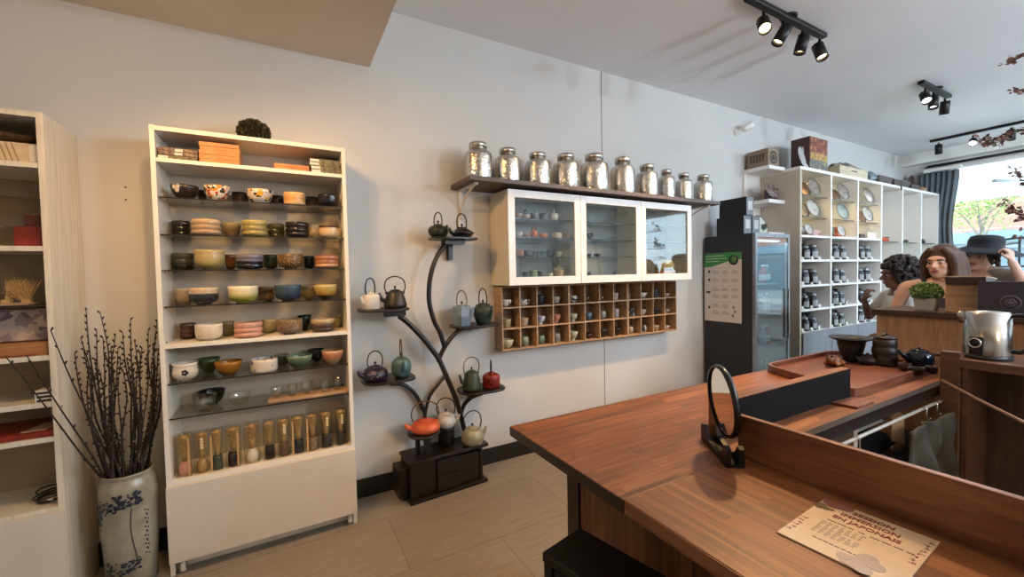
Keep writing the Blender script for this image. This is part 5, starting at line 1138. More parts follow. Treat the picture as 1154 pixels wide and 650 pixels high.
levn = ['top', 'second', 'third', 'lowest']
WSB = [1.42, 1.165, .92, .69]
jar0 = None
for b in range(3):
    for r_, z in enumerate(WSB):
        xL = TXS[b] + .03; w_ = BW - .03; zz = z + .0008; rg = random.Random(b * 10 + r_)
        where = f'{levn[r_]} jar row, {bayn[b]} bay from the fridge'
        for k, (fx, side) in enumerate(((.31, 'left'), (.55, 'right'))):
            x = xL + w_ * fx + rg.uniform(-.012, .012); y = 2.252 + .012 * (k == 0) * rg.random(); hs = rg.uniform(.92, 1.1); lb = f'{side} dark tea jar with pale label, {where}'
            if jar0 is None:
                jar0 = thing('tea_jar', lb, 'jar', (x, y, zz), 'dark tea jars on the tall shelving')
                MB().lathe([(0, 0), (.042, 0), (.044, .005), (.044, .10), (.038, .115), (0, .115)], 22, c=(x, y, zz), cap=False).build('jar_body', JARM, jar0)
                MB().lathe([(0, .1155), (.030, .1155), (.032, .12), (.032, .138), (.012, .142), (.012, .155), (0, .157)], 20, c=(x, y, zz), cap=False).build('stopper', CAPM, jar0)
                mb = MB(); 
                for j in range(8): a = -pi / 2 - .75 + 1.5 * j / 7; a2 = a + 1.5 / 7; j < 7 and mb.add([(x + .0446 * cos(a), y + .0446 * sin(a), zz + .016), (x + .0446 * cos(a2), y + .0446 * sin(a2), zz + .016), (x + .0446 * cos(a2), y + .0446 * sin(a2), zz + .078), (x + .0446 * cos(a), y + .0446 * sin(a), zz + .078)], [(0, 1, 2, 3)], 0, True)
                mb.build('paper_label', JL, jar0); j_ = jar0
            else: j_ = dup(jar0, (x, y, zz), lb)
            j_.scale = (hs, hs, hs); j_.rotation_euler[2] = rg.uniform(-.5, -.1)
        tins = [(.66, 'left', .185, .05), (.86, 'right', .165, .048)]
        for fx, side, hh, rr in tins:
            x = xL + w_ * fx + rg.uniform(-.01, .01); y = 2.39; hh *= rg.uniform(.85, 1.12)
            mb = MB().lathe([(0, 0), (rr, 0), (rr, hh * .78), (rr * .9, hh * .84), (rr * .7, hh * .87), (rr * .7, hh), (0, hh)], 20, c=(x, y, zz), cap=False)
            mb.build('tea_tin', TINM, label=f'{side} tall dark tin at the back, {where}', cat='tin', group='dark tea tins on the tall shelving', origin=(x, y, zz))
        for fx, nm_, yy in ((.12, 'left', 2.222), (.43, 'middle', 2.215), (.69, 'right', 2.22)):
            x = xL + w_ * fx; s_ = .015 * rg.uniform(.8, 1.2)
            MB().prism([(2.222 - s_ * .6, zz), (2.222 + s_ * .7, zz), (2.222 + s_ * .5, zz + s_ * 2.0), (2.222 + s_ * .2, zz + s_ * 2.0)], x - s_ * 1.1, x + s_ * 1.1, 'x').build('price_tag', plain('white_label', '', 0), label=f'{nm_} small white price card, {where}', cat='price tag', group='price cards before the tea jars')
        x = xL + w_ * .76
        MB().lathe([(0, 0), (.024, 0), (.025, .03), (.022, .036), (0, .036)], 16, c=(x, 2.25, zz), cap=False).build('sample_tin', CAPM, label=f'small grey sample tin, {where}', cat='tin', group='sample tins on the tall shelving', origin=(x, 2.25, zz))
# plates and trinkets
PL1 = patterned('plate_floral', '#a39a90', ['#6f6a62', '#8d7466'], 30, .3, .54); PL2 = patterned('plate_white', '#bdb9b2', ['#99938a'], 16, .3, .56); PL3 = patterned('plate_celadon', '#97a49a', ['#7d8a80'], 20, .3, .55); PL4 = patterned('plate_red_rim', '#a58d7d', ['#8d4a38'], 26, .3, .62, 6.0)
GP = 'plates on the lit shelves'
def pl(px, py, z, r, m, label, Y=2.40, az=-.1):
    q = at(px, py, Y); k = min(5, max(0, int((q.x - TX0) / BW))); x = min(max(q.x, TXS[k] + .034 + r), TXS[k + 1] - .004 - r)
    plate((x, Y, z + r * cos(radians(18)) + .005), r, radians(18), m, label, group=GP, az=az)
pl(916, 209, 2.07, .098, PL1, 'large flowered plate on the upper glass shelf of the first lit bay', 2.262)
pl(905.8, 209, 2.07, .085, PL4, 'red rimmed plate left of the flowered plate in the first lit bay', 2.34)
pl(915, 235, 1.855, .098, PL2, 'white plate on the lower glass shelf of the first lit bay', 2.262)
pl(904.5, 235, 1.855, .085, PL2, 'smaller white plate at the left of the lower glass shelf, first lit bay', 2.34)
pl(910, 257, 1.665, .062, PL2, 'small white plate on the white shelf of the first lit bay', 2.25)
pl(904.5, 257, 1.665, .055, PL1, 'small flowered plate at the left of the white shelf, first lit bay', 2.33)
pl(949, 216, 2.07, .098, PL1, 'large flowered plate on the upper glass shelf of the second lit bay', 2.262)
pl(941, 216, 2.07, .07, PL4, 'small red rimmed plate on the upper glass shelf, second lit bay', 2.34)
pl(948, 238, 1.855, .098, PL3, 'pale green plate on the lower glass shelf of the second lit bay', 2.262)
pl(947, 259, 1.665, .066, PL2, 'white plate before the orange parcel on the white shelf, second lit bay', 2.245)
pl(940, 259, 1.665, .06, PL3, 'small pale green plate at the left of the white shelf, second lit bay', 2.33)
pl(978, 219, 2.07, .098, PL1, 'large flowered plate on the upper glass shelf of the third lit bay', 2.262)
pl(976.5, 240, 1.855, .098, PL2, 'pale plate on the lower glass shelf of the third lit bay', 2.262)
pl(970, 240, 1.855, .075, PL4, 'small red rimmed plate on the lower glass shelf, third lit bay', 2.34)
def at_box(px0, px1, z, h, y0, y1, m, name, label, cat, taper=1.0):
    a, b = at(px0, 260, y0).x, at(px1, 260, y0).x
    cx, hx, cy, hy = (a + b) / 2, (b - a) / 2, (y0 + y1) / 2, (y1 - y0) / 2
    return MB().add([(cx - hx, cy - hy, z), (cx + hx, cy - hy, z), (cx + hx, cy + hy, z), (cx - hx, cy + hy, z), (cx - hx * taper, cy - hy * taper, z + h), (cx + hx * taper, cy - hy * taper, z + h), (cx + hx * taper, cy + hy * taper, z + h), (cx - hx * taper, cy + hy * taper, z + h)], [(0, 3, 2, 1), (4, 5, 6, 7), (0, 1, 5, 4), (1, 2, 6, 5), (2, 3, 7, 6), (3, 0, 4, 7)]).build(name, m, label=label, cat=cat, bevel=.002)
at_box(916, 927, 1.6658, .06, 2.225, 2.28, patterned('pink_wrap', '#b98f86', ['#8f4c44'], 30, .4, .55), 'parcel', 'pink wrapped parcel at the right of the white shelf, first lit bay', 'parcel', .7)
at_box(944, 953.5, 1.6658, .125, 2.29, 2.35, patterned('orange_wrap', '#b5573a', ['#d0a08a'], 20, .4, .6), 'parcel', 'orange red parcel standing behind the white plate, second lit bay', 'parcel', .5)
at_box(970, 975, 1.6658, .05, 2.23, 2.27, plain('dark_brown_cup', '#46352c', .5), 'parcel', 'small dark brown parcel on the white shelf, third lit bay', 'parcel', .9)
at_box(978, 987.5, 1.6658, .08, 2.24, 2.25, plain('white_label', '', 0), 'display_card', 'white card standing on the white shelf, third lit bay', 'card', 1)
q = at(998.5, 262, 2.3); mb = MB()
for k in range(5): mb.ball((q.x - .06 + .03 * k, 2.31 + .012 * (k % 2), 1.6458 + .026 + .008 * (k % 2)), .026, 10, 8, sc=(1, .8, 1))
o_ = mb.build('orange_ornament', plain('orange_fabric', '#cf5a26', .6), label='orange knobbly ornament on the glass shelf of the fourth bay', cat='ornament')
MB().box(q.x + .03, q.x + .1, 2.30, 2.34, 1.6458 + .052, 1.6458 + .064).build('dark_top', BXM, o_)
q = at(1022, 266, 2.3); MB().ball((q.x, 2.31, 1.6462 + .022), .03, 14, 8, sc=(1.3, .9, .72)).ball((q.x + .03, 2.31, 1.6462 + .03), .014, 10, 6).build('brown_figurine', plain('figurine_brown', '#5d4740', .5), label='small brown figurine on the glass shelf of the fifth bay', cat='ornament')
def bird(px, m, label):
    q = at(px, 266, 2.3); z = 1.6462
    MB().ball((q.x, 2.31, z + .028), .028, 14, 8, sc=(1.5, .8, 1)).ball((q.x - .035, 2.31, z + .052), .017, 10, 8).tube([(q.x + .03, 2.31, z + .03), (q.x + .07, 2.31, z + .026)], [.014, .003], 8).build('bird_figurine', m, label=label, cat='ornament', group='bird figurines on the sixth bay')
bird(1041.5, plain('bird_navy', '#2b3040', .4), 'navy bird figurine on the glass shelf of the sixth bay'); bird(1047.5, plain('bird_white', '#d6d6d4', .4), 'white bird figurine on the glass shelf of the sixth bay')
# ------------------------------------------------------------------ things on top of the tall shelving
TT = TZ + .0008
q = at(905, 173, 2.33); plate((q.x - .055, 2.30, TT + .128), .13, radians(14), patterned('black_white_platter', '#c9c9c6', ['#4b4b4e'], 14, .3, .57), 'grey white oval platter standing at the left end on top of the tall shelving', name='platter', sx=.8, cat='plate')
a, b = at(912.5, 165, 2.26).x, at(932.5, 165, 2.26).x
t = thing('tea_chest_box', 'tall dark red tea box with gold print on top of the tall shelving', 'box', ((a + b) / 2, 2.36, TT))
MB().box(a, b, 2.26, 2.44, TT, TT + .35).build('carton', plain('maroon_card', '#4a2521', .45), t, bevel=.002)
MB().box(a + .002, b - .002, 2.2585, 2.2596, TT + .17, TT + .345).build('red_panel', patterned('red_gold', '#7d3b2c', ['#b5763e', '#5d221b'], 22, .4, .56), t)
MB().box(a + .01, b - .01, 2.2578, 2.2584, TT + .12, TT + .19).build('gold_panel', patterned('gold_print', '#b8923e', ['#7d5a22'], 30, .4, .55), t)
MB().box(a + .002, b - .002, 2.2585, 2.2596, TT + .005, TT + .119).build('grey_panel', patterned('grey_print', '#5a5652', ['#8f8a62'], 26, .5, .58), t)
a, b = at(934, 183, 2.46).x, at(961, 183, 2.46).x
MB().box(a, b, 2.44, 2.58, TT, TT + .155).build('carton', plain('cardboard', '', 0), label='flat brown carton behind the pale wooden crate on the tall shelving', cat='box', bevel=.002)
a, b = at(946.5, 192, 2.24).x, at(978, 192, 2.24).x
t = thing('wooden_crate', 'pale wooden crate with a slot handle on top of the tall shelving', 'crate', ((a + b) / 2, 2.33, TT))
CRW = wood('pale_pine', [(.3, '#b9a88c'), (.6, '#cdbd9f'), (.85, '#d8cab0')], 'x', .6, 10, 4)
MB().box(a, b, 2.24, 2.252, TT, TT + .115).box(a, a + .012, 2.252, 2.41, TT, TT + .115).box(b - .012, b, 2.252, 2.41, TT, TT + .115).box(a, b, 2.41, 2.422, TT, TT + .115).box(a + .012, b - .012, 2.252, 2.41, TT, TT + .01).build('crate_body', CRW, t, bevel=.001)
MB().box((a + b) / 2 - .07, (a + b) / 2 + .07, 2.2385, 2.2396, TT + .07, TT + .082).build('slot_handle', plain('slot_dark', '#4e463c', .7), t)
mb = pillow(a + .016, b - .016, 2.258, 2.405, TT + .011, TT + .18, 21, .012, 14, 8, .3); mb.build('wrapped_bundle', patterned('grey_brown_wrap', '#8d8078', ['#b5a9a0', '#5f554f'], 18, .6, .52), label='grey brown wrapped bundle bulging out of the wooden crate', cat='bundle')
a, b = at(979.5, 196, 2.26).x, at(989.5, 196, 2.26).x
at_b = pillow(a, b, 2.25, 2.38, TT, TT + .15, 31, .01, 10, 8, .5); at_b.build('foil_bag', plain('foil', '#8d99a3', .25, .7, bump=.5, bscale=30), label='silver foil bag right of the wooden crate on the tall shelving', cat='bag')
def basket(px0, px1, h, label, y0=2.26, y1=2.42):
    a, b = at(px0, 203, y0).x, at(px1, 203, y0).x; cx, cy, hx, hy = (a + b) / 2, (y0 + y1) / 2, (b - a) / 2, (y1 - y0) / 2
    vs = []; 
    for s_, z in ((.72, 0), (1, h), (.9, h), (.64, .012)): vs += [(cx - hx * s_, cy - hy * s_, TT + z), (cx + hx * s_, cy - hy * s_, TT + z), (cx + hx * s_, cy + hy * s_, TT + z), (cx - hx * s_, cy + hy * s_, TT + z)]
    fs = [(3, 2, 1, 0), (12, 13, 14, 15)]
    for l_ in range(3):
        for k in range(4): fs.append((l_ * 4 + k, l_ * 4 + (k + 1) % 4, l_ * 4 + 4 + (k + 1) % 4, l_ * 4 + 4 + k))
    MB().add(vs, fs).build('square_basket', plain('basket_brown', '#54433d', .6, var=.2, vscale=40, bump=.4, bscale=120), label=label, cat='basket', group='brown baskets on the tall shelving')
basket(991, 1007, .11, 'brown square basket next to the silver foil bag on the tall shelving')
basket(1008, 1027, .105, 'brown square basket in the middle of three on the tall shelving')
basket(1028, 1037.5, .085, 'small brown basket at the right of three on the tall shelving')
q = at(1039.5, 207, 2.3); MB().ball((q.x, 2.3, TT + .045), .045, 16, 10, sc=(1, 1, .98)).lathe([(.012, .085), (.010, .1), (0, .1)], 10, c=(q.x, 2.3, TT)).build('gourd', plain('gourd_tan', '#b58d6a', .5), label='tan round gourd at the right end on top of the tall shelving', cat='ornament')
q = at(1030, 193, 2.47)
mb = MB(); lp = [(q.x + .075 * cos(g), 2.5, TT + .21 + .09 * sin(g) * (1 + .25 * sin(g * 2))) for g in [2 * pi * k / 28 for k in range(28)]]
mb.tube(lp, .017, 10, closed=True).lathe([(0, 0), (.05, 0), (.05, .012), (.014, .03), (.012, .115), (0, .12)], 16, c=(q.x, 2.5, TT), cap=False)
mb.build('knotted_ring', plain('root_brown', '#5b4038', .5), label='brown twisted root ring standing behind the baskets on the tall shelving', cat='ornament')
q = at(1016.5, 210, TY0 - .01)
MB().box(q.x - .012, q.x + .012, TY0 - .008, TY0 - .001, TZ - .05, TZ + .004).box(q.x - .012, q.x + .012, TY0 - .008, TY0 + .035, TZ + .0008, TZ + .006).build('lamp_clip', BLACKMETAL, label='black clip hooked over the top edge of the tall shelving', cat='clip')
# ================================================================== counter-table
SX = .752; SZ0, SZ1 = .703, .74
BBACK, BSEAM, BFRONT = 1.402, .787, .757
tb = thing('tea_table', 'large L shaped walnut butcher block table in the foreground', 'table', (1.5, .6, 0))
MB().box(SX, 3.32, BSEAM + .0006, BBACK, SZ0, SZ1).build('table_top', TOPX, tb, bevel=.002)
MB().box(SX - .0022, SX - .0002, BSEAM + .002, BBACK - .001, SZ0 + .001, SZ1 - .002).build('edge_band', DARKWOOD, tb)
MB().box(SX + .0008, SX + .0028, -1.249, BSEAM - .002, SZ0 + .001, SZ1 - .002).build('edge_band', WALY, tb)
MB().box(1.262, 3.32, BFRONT, BSEAM, SZ0 - .012, SZ1).build('front_edge', DARKWOOD, tb, bevel=.001)
MB().box(SX + .003, 1.262, -1.25, BSEAM - .0006, SZ0, SZ1).build('table_wing', TOPY, tb, bevel=.002)
PIX = 1.0
MB().box(PIX, PIX + .045, 1.30, 1.375, .001, SZ0 - .0005).build('leg', BLACKWOOD, tb, bevel=.002)
MB().box(2.98, 3.025, 1.245, 1.32, .001, SZ0 - .0005).build('leg', BLACKWOOD, tb, bevel=.002)
MB().box(PIX + .008, PIX + .03, -1.2, 1.299, .002, SZ0 - .0005).build('front_panel', WALZ, tb, bevel=.001)
# upright boards
BX = 1.243
MB().box(BX, BX + .02, -1.25, BSEAM + .004, SZ1 + .0005, .872).build('upright_board', [WALY], label='long upright walnut board along the table edge behind the paper sign', cat='board', bevel=.0015)
mb = MB().box(1.30, 2.245, .895, .897, SZ1 + .0005, .8685, 1).box(1.30, 2.245, .897, .935, SZ1 + .0005, .871, 0)
mb.build('upright_board', [WALX, plain('dark_board_face', '#0d0a09', .8, **{'Specular IOR Level': .15})], label='upright board with a black face and wood top in front of the tea tray', cat='board')
# round mirror on a black stand
mc = Vector((1.215, .823, .913)); mn = Vector((-.81, .586, 0)).normalized(); mt = Vector((.586, .81, 0)).normalized()
mi = thing('table_mirror', 'round black rimmed mirror on a black stand on the walnut table', 'mirror', (mc.x, mc.y, SZ1))
Rm = Matrix((mt, Vector((0, 0, 1)).cross(mt) * 0 + Vector((0, 0, 1)), mt.cross(Vector((0, 0, 1))))).transposed()
lean = Matrix.Rotation(radians(-5), 3, mt)
Rm = lean @ Rm
sgn = 1 if (Rm @ Vector((0, 0, 1))).dot(mn) > 0 else -1
MR = .107
MB().lathe([(MR, -.009), (MR + .006, -.009), (MR + .009, 0), (MR + .006, .009), (MR, .009), (MR - .004, .006), (MR - .004, -.006)], 56, c=mc, R=Rm, cap=False).lathe([(0, -.006 * sgn), (MR - .002, -.006 * sgn)], 48, c=mc, R=Rm, cap=False).build('rim', plain('mirror_rim', '#0d0c0c', .25), mi)
MB().lathe([(0, .003 * sgn), (MR - .003, .003 * sgn)], 48, c=mc, R=Rm, cap=False).build('mirror_glass', plain('mirror_silver', '#f2f2ee', .02, 1.0, var=0.0), mi)
bz = SZ1 + .0006
c0 = mc - mt * 0; 
def along(s, h, n): return Vector((mc.x, mc.y, 0)) + mt * s + mn * n + Vector((0, 0, h))
prof = [(-.098, .0), (.128, .0), (.128, .052), (.10, .058), (.083, .027), (-.01, .012), (-.062, .035), (-.082, .062), (-.098, .055)]
for n0, n1 in ((-.026, -.011), (.012, .027)):
    vs = [along(s, bz + h, n0) for s, h in prof] + [along(s, bz + h, n1) for s, h in prof]; n_ = len(prof)
    MB().add(vs, [tuple(range(n_)), tuple(reversed(range(n_, 2 * n_)))] + [(k, n_ + k, n_ + (k + 1) % n_, (k + 1) % n_) for k in range(n_)]).build('stand_side', BLACKMETAL, mi)
vs = [along(s, bz + h, n) for n in (-.011, .012) for s in (-.098, .128) for h in (0, .010)]
MB().add(vs, [(0, 1, 3, 2), (4, 6, 7, 5), (0, 2, 6, 4), (1, 5, 7, 3), (0, 4, 5, 1), (2, 3, 7, 6)]).build('stand_base', BLACKMETAL, mi)
# paper sign on the table
sa, sb_, sc_ = atz(870.9, 596.4, .744), atz(930, 561, .744), atz(1059, 610, .744)
ux = (sc_ - sb_).normalized(); uy = Vector((-ux.y, ux.x, 0)); Wd = (sc_ - sb_).length; Hd = (sb_ - sa).length * 1.0
sg = thing('paper_sign', 'cream printed sheet for a Japanese immersion session lying on the table', 'sign', tuple((sa + sc_) / 2 - Vector((0, 0, .004))))
so_ = sb_   # top-left corner of the sheet; u to the right, v down
def sp2(u, v, h=0): return so_ + ux * (u * Wd) - uy * (v * Hd) + Vector((0, 0, h - .004 + .0006))
def slab(name, m, u0, u1, v0, v1, h0, h1, parent=sg):
    vs = [sp2(u, v, h) for h in (h0, h1) for u, v in ((u0, v0), (u1, v0), (u1, v1), (u0, v1))]
    return MB().add(vs, [(0, 1, 2, 3), (7, 6, 5, 4), (0, 4, 5, 1), (1, 5, 6, 2), (2, 6, 7, 3), (3, 7, 4, 0)]).build(name, m, parent)
slab('acrylic_sheet', plain('acrylic_edge', '#c9b39a', .25), -.004, 1.004, -.004, 1.004, 0, .0025)
slab('paper', plain('cream_sign_paper', '#d9bf9e', .45, var=.05, vscale=15), .0, 1, .0, 1, .0026, .0032)
TXT = plain('sign_rust', '#86392c', .5); TX2 = plain('sign_brown', '#5d4433', .5); TX3 = plain('sign_grey', '#8b7c70', .5)
hz_ = .0034
for tx, v, sz in (('SESSION', .10, .0205), ('IMMERSION', .20, .0205), ('EN JAPONAIS', .30, .0205)):
    write(tx, sz, sp2(.50, v, hz_), ux, uy, 'heading', TXT, sg, bold=.0005)
def bars(name, m, rows_):
    mb = MB()
    for u0, u1, v, th in rows_:
        vs = [sp2(u, vv, h) for h in (hz_, hz_ + .0003) for u, vv in ((u0, v), (u1, v), (u1, v + th), (u0, v + th))]
        mb.add(vs, [(0, 1, 2, 3), (7, 6, 5, 4), (0, 4, 5, 1), (1, 5, 6, 2), (2, 6, 7, 3), (3, 7, 4, 0)])
    return mb.build(name, m, sg)
rg = random.Random(2)
bars('subtitle', TX2, [(.20 + k * .095, .20 + k * .095 + rg.uniform(.05, .085), .40, .014) for k in range(8)])
bars('body_text', TX3, [(u, u + rg.uniform(.02, .05), .46 + .03 * k, .009) for k in range(9) for u in [.18 + .058 * j for j in range(7 if k != 4 else 4)]])
bars('footer_text', TX2, [(.24 + .05 * k, .24 + .05 * k + .04, .80, .012) for k in range(8)])
def blob(name, m, pts):
    mb = MB()
    for j, (u, v, r, s_) in enumerate(pts):
        p = sp2(u, v, hz_ + .00012 * j); mb.lathe([(0, 0), (r, 0), (r, .0004), (0, .0004)], 18, c=p, cap=False, sx=s_, smooth=False)
    return mb.build(name, m, sg)
blob('rose_painting', plain('rose_ink', '#a2685a', .5), [(.08, .05, .016, 1), (.16, .06, .018, 1), (.24, .05, .014, 1.2), (.12, .11, .012, 1)])
blob('leaf_painting', plain('leaf_ink', '#4e3d2a', .5), [(.04, .20, .011, 1.4), (.10, .21, .009, 1), (.155, .20, .005, 1)])
blob('grey_flower', plain('mauve_ink', '#b8a394', .5), [(.70, .80, .018, 1.3), (.78, .84, .015, 1), (.62, .92, .02, 1), (.72, .96, .016, 1), (.55, .90, .012, 1)])
def glyphs(name, u, v0, v1, n):
    mb = MB()
    for k in range(n):
        v = v0 + (v1 - v0) * k / (n - 1)
        for q in range(3):
            du, dv = rg.uniform(-.02, .02), rg.uniform(-.012, .012); w_, h_ = (.045, .007) if q % 2 else (.009, .03)
            vs = [sp2(a, b, h) for h in (hz_, hz_ + .0003) for a, b in ((u + du - w_ / 2, v + dv - h_ / 2), (u + du + w_ / 2, v + dv - h_ / 2), (u + du + w_ / 2, v + dv + h_ / 2), (u + du - w_ / 2, v + dv + h_ / 2))]
            mb.add(vs, [(0, 1, 2, 3), (7, 6, 5, 4), (0, 4, 5, 1), (1, 5, 6, 2), (2, 6, 7, 3), (3, 7, 4, 0)])
    return mb.build(name, TXT, sg)
glyphs('brush_characters', .955, .10, .55, 8); glyphs('brush_characters', .05, .55, .85, 6)
# black bench under the table edge
bp0, bp1, bp2 = atz(653, 594, .45), atz(611, 622, .45), atz(755, 650, .45)
bu = (bp1 - bp0).normalized(); bv = (bp2 - bp0).normalized(); bv = (bv - bu * bv.dot(bu)).normalized(); bw_ = (bp1 - bp0).length; bl_ = .50
Rb = Matrix((bu, bv, bu.cross(bv))).transposed(); fl = 1 if bu.cross(bv).z > 0 else -1
if fl < 0: Rb = Matrix((bv, bu, bv.cross(bu))).transposed(); dims = (bl_, bw_)
else: dims = (bw_, bl_)
bc = bp0 + bu * (bw_ / 2) + bv * (bl_ / 2)
BL = plain('bench_black', '#0f0b0b', .55)
be = thing('bench', 'narrow black wooden bench tucked under the walnut table edge', 'bench', (bc.x, bc.y, 0))
MB().cbox((bc.x, bc.y, .435), (dims[0], dims[1], .03), Rb).build('seat', BL, be, bevel=.003)
for s1_ in (-1, 1):
    for s2_ in (-1, 1):
        p = bc + bu * (s1_ * (bw_ / 2 - .02)) + bv * (s2_ * (bl_ / 2 - .02)); MB().cbox((p.x, p.y, .21), (.034, .034, .419), Rb).build('leg', BL, be, bevel=.002)
for s1_ in (-1, 1):
    p = bc + bu * (s1_ * (bw_ / 2 - .02)); MB().cbox((p.x, p.y, .385), ((bl_ - .08) if fl < 0 else .02, .02 if fl < 0 else (bl_ - .08), .045), Rb).build('apron', BL, be)
# ------------------------------------------------------------------ tea tray and what stands on it
TRX0, TRX1, TRY0, TRY1 = 2.215, 3.07, .862, 1.375
tr = thing('tea_tray', 'large reddish wooden tea tray with raised rim on the table', 'tray', ((TRX0 + TRX1) / 2, (TRY0 + TRY1) / 2, SZ1))
TRM = wood('red_tray_wood', [(.25, '#45241b'), (.5, '#6e4230'), (.75, '#865640')], 'x', .35, 8, 3)
def rpoly(pts, r, n=5):
    """polygon (counter-clockwise) with rounded corners"""
    out = []; N_ = len(pts)
    for i in range(N_):
        p = Vector(pts[i] + (0,)); a = (Vector(pts[i - 1] + (0,)) - p).normalized(); b = (Vector(pts[(i + 1) % N_] + (0,)) - p).normalized()
        for k in range(n + 1): t = k / n; q = p + a * r * (1 - t) ** 2 + b * r * t ** 2; out.append((q.x, q.y))
    return out
TPOLY = [(2.225, .872), (3.2, .862), (3.2, 1.386), (2.42, 1.386)]
cx0, cy0 = 2.7, 1.12
def inset(d): return [(x + (d if x < cx0 else -d), y + (d if y < cy0 else -d)) for x, y in TPOLY]
MB().prism(rpoly(inset(.004), .07), SZ1 + .0008, SZ1 + .016).build('tray_floor', TRM, tr)
o1 = rpoly(TPOLY, .075); i1 = rpoly(inset(.018), .06); n_ = len(o1)
vs = [(x, y, SZ1 + .001) for x, y in o1] + [(x, y, SZ1 + .042) for x, y in o1] + [(x, y, SZ1 + .042) for x, y in i1] + [(x, y, SZ1 + .0162) for x, y in i1]
fs = []
for l_ in range(3):
    for k in range(n_): fs.append((l_ * n_ + k, l_ * n_ + (k + 1) % n_, (l_ + 1) * n_ + (k + 1) % n_, (l_ + 1) * n_ + k))
MB().add(vs, fs).build('rim', TRM, tr, bevel=.001)
TS = SZ1 + .0166
def tp_at(px, py): return atz(px, py, TS)
def tpx(px, X):   # point of the tray floor in the view column px at a given X
    lo, hi = 340, 640
    for _ in range(40):
        m_ = (lo + hi) / 2
        if atz(px, m_, TS).x > X: lo = m_
        else: hi = m_
    return atz(px, m_, TS)
# black bowl with wide rim
q = tpx(959, 3.04); r = .085
t = MB().lathe([(0, 0), (r * .52, 0), (r * .58, .01), (r * .80, .10), (r * .84, .125), (r * 1.32, .142), (r * 1.32, .147), (r * .80, .134), (r * .72, .11), (r * .5, .02), (0, .016)], 40, c=(q.x, q.y, TS), cap=False)
t.build('black_bowl', plain('black_stoneware', '#0c0c0f', .45), label='black wide rimmed bowl standing on the reddish tea tray', cat='bowl')
# golden brown toad-like tea pet
q = tp_at(940, 412)
tpet = thing('tea_pet', 'golden brown clay toad figure at the left of the tea tray', 'figurine', (q.x, q.y, TS))
mb = MB().ball((q.x, q.y, TS + .031), .04, 20, 14, sc=(1.2, .9, .75)).ball((q.x - .046, q.y, TS + .044), .024, 14, 10, sc=(1.1, 1, .8)).ball((q.x - .02, q.y - .03, TS + .016), .018, 10, 8, sc=(1.3, .7, .8)).ball((q.x + .03, q.y - .028, TS + .018), .02, 10, 8, sc=(1.4, .7, .9)).ball((q.x + .03, q.y + .028, TS + .018), .02, 10, 8, sc=(1.4, .7, .9)).ball((q.x - .02, q.y + .03, TS + .016), .018, 10, 8, sc=(1.3, .7, .8))
remesh(mb.build('body', glaze('toad', [(0, '#5a3320'), (.4, '#a3693a'), (.7, '#7d4f2c'), (1, '#4a2b1c')], .3, .3), tpet), .004, 1)
for s_ in (-1, 1): MB().ball((q.x - .054, q.y + s_ * .013, TS + .064), .006, 8, 6).build('eye', BLACKMETAL, tpet)
MB().tube([(q.x + .045, q.y, TS + .05), (q.x + .08, q.y, TS + .03), (q.x + .10, q.y + .004, TS + .012)], [.017, .012, .004], 8).build('tail', plain('dark_clay', '#3a2a25', .45), tpet)
# squat dark teapots and cups
CL = iron('dark_clay_pot', '#221b1a', .1, .42, '#332826'); CLB = iron('brown_clay_pot', '#3b2a24', .1, .4, '#4a362d')
def small_pot(px, py, r, h, az, label, m=CL, kind='round', dy=.0, z=TS):
    q = atz(px, py, z); X = q.x; Y = q.y + r + dy
    t = thing('clay_teapot', label, 'teapot', (X, Y, z + .0006), 'clay teapots on the tray', rotz=radians(az))
    MB().lathe([(0, 0), (.6 * r, 0), (.7 * r, .02 * h), (r, .35 * h), (.97 * r, .6 * h), (.7 * r, .9 * h), (.55 * r, h), (.5 * r, .98 * h), (0, .98 * h)] if kind == 'round' else [(0, 0), (.9 * r, 0), (r, .05 * h), (.94 * r, .7 * h), (.8 * r, .95 * h), (.6 * r, h), (0, .99 * h)], 28, cap=False).build('body', m, t, local=True)
    l_ = MB().lathe([(0, h * .985), (.58 * r, h * .985), (.56 * r, h * 1.06), (.3 * r, h * 1.14), (0, h * 1.16)], 24, cap=False).build('lid', m, t, local=True)
    MB().ball((0, 0, h * 1.2), r * .16, 12, 8).build('knob', m, l_, local=True)
    sp = spline([(.8 * r, 0, .4 * h), (1.25 * r, 0, .55 * h), (1.6 * r, 0, .95 * h)], 5); MB().tube(sp, [r * .22 * (1 - .5 * k / (len(sp) - 1)) for k in range(len(sp))], 12).build('spout', m, t, local=True)
    hp = spline([(-.85 * r, 0, .75 * h), (-1.4 * r, 0, .85 * h), (-1.6 * r, 0, .5 * h), (-1.2 * r, 0, .2 * h), (-.85 * r, 0, .25 * h)], 5); MB().tube(hp, r * .1, 8).build('handle', m, t, local=True)
    return t
small_pot(990, 412, .05, .05, 160, 'low dark clay teapot at the front of the tea tray')
# stacked dark brazier pot
q = tpx(997, 3.06)
t = thing('clay_brazier', 'tall dark ribbed clay brazier pot with a lid at the back of the tray', 'pot', (q.x, q.y, TS))
c_ = (q.x, q.y, TS)
MB().lathe([(0, 0), (.054, 0), (.058, .01), (.062, .05), (.056, .06), (.060, .07), (.060, .1), (.054, .108), (.056, .115), (.054, .15), (.05, .155), (0, .155)], 32, c=c_, cap=False).build('body', CL, t)
MB().lathe([(0, .156), (.052, .156), (.052, .166), (.026, .172), (0, .173)], 28, c=c_, cap=False).build('lid', CL, t)
MB().tube([(c_[0] - .03, c_[1], TS + .172), (c_[0] - .02, c_[1], TS + .185), (c_[0] + .02, c_[1], TS + .185), (c_[0] + .03, c_[1], TS + .172)], .005, 8).build('handle', CL, t)
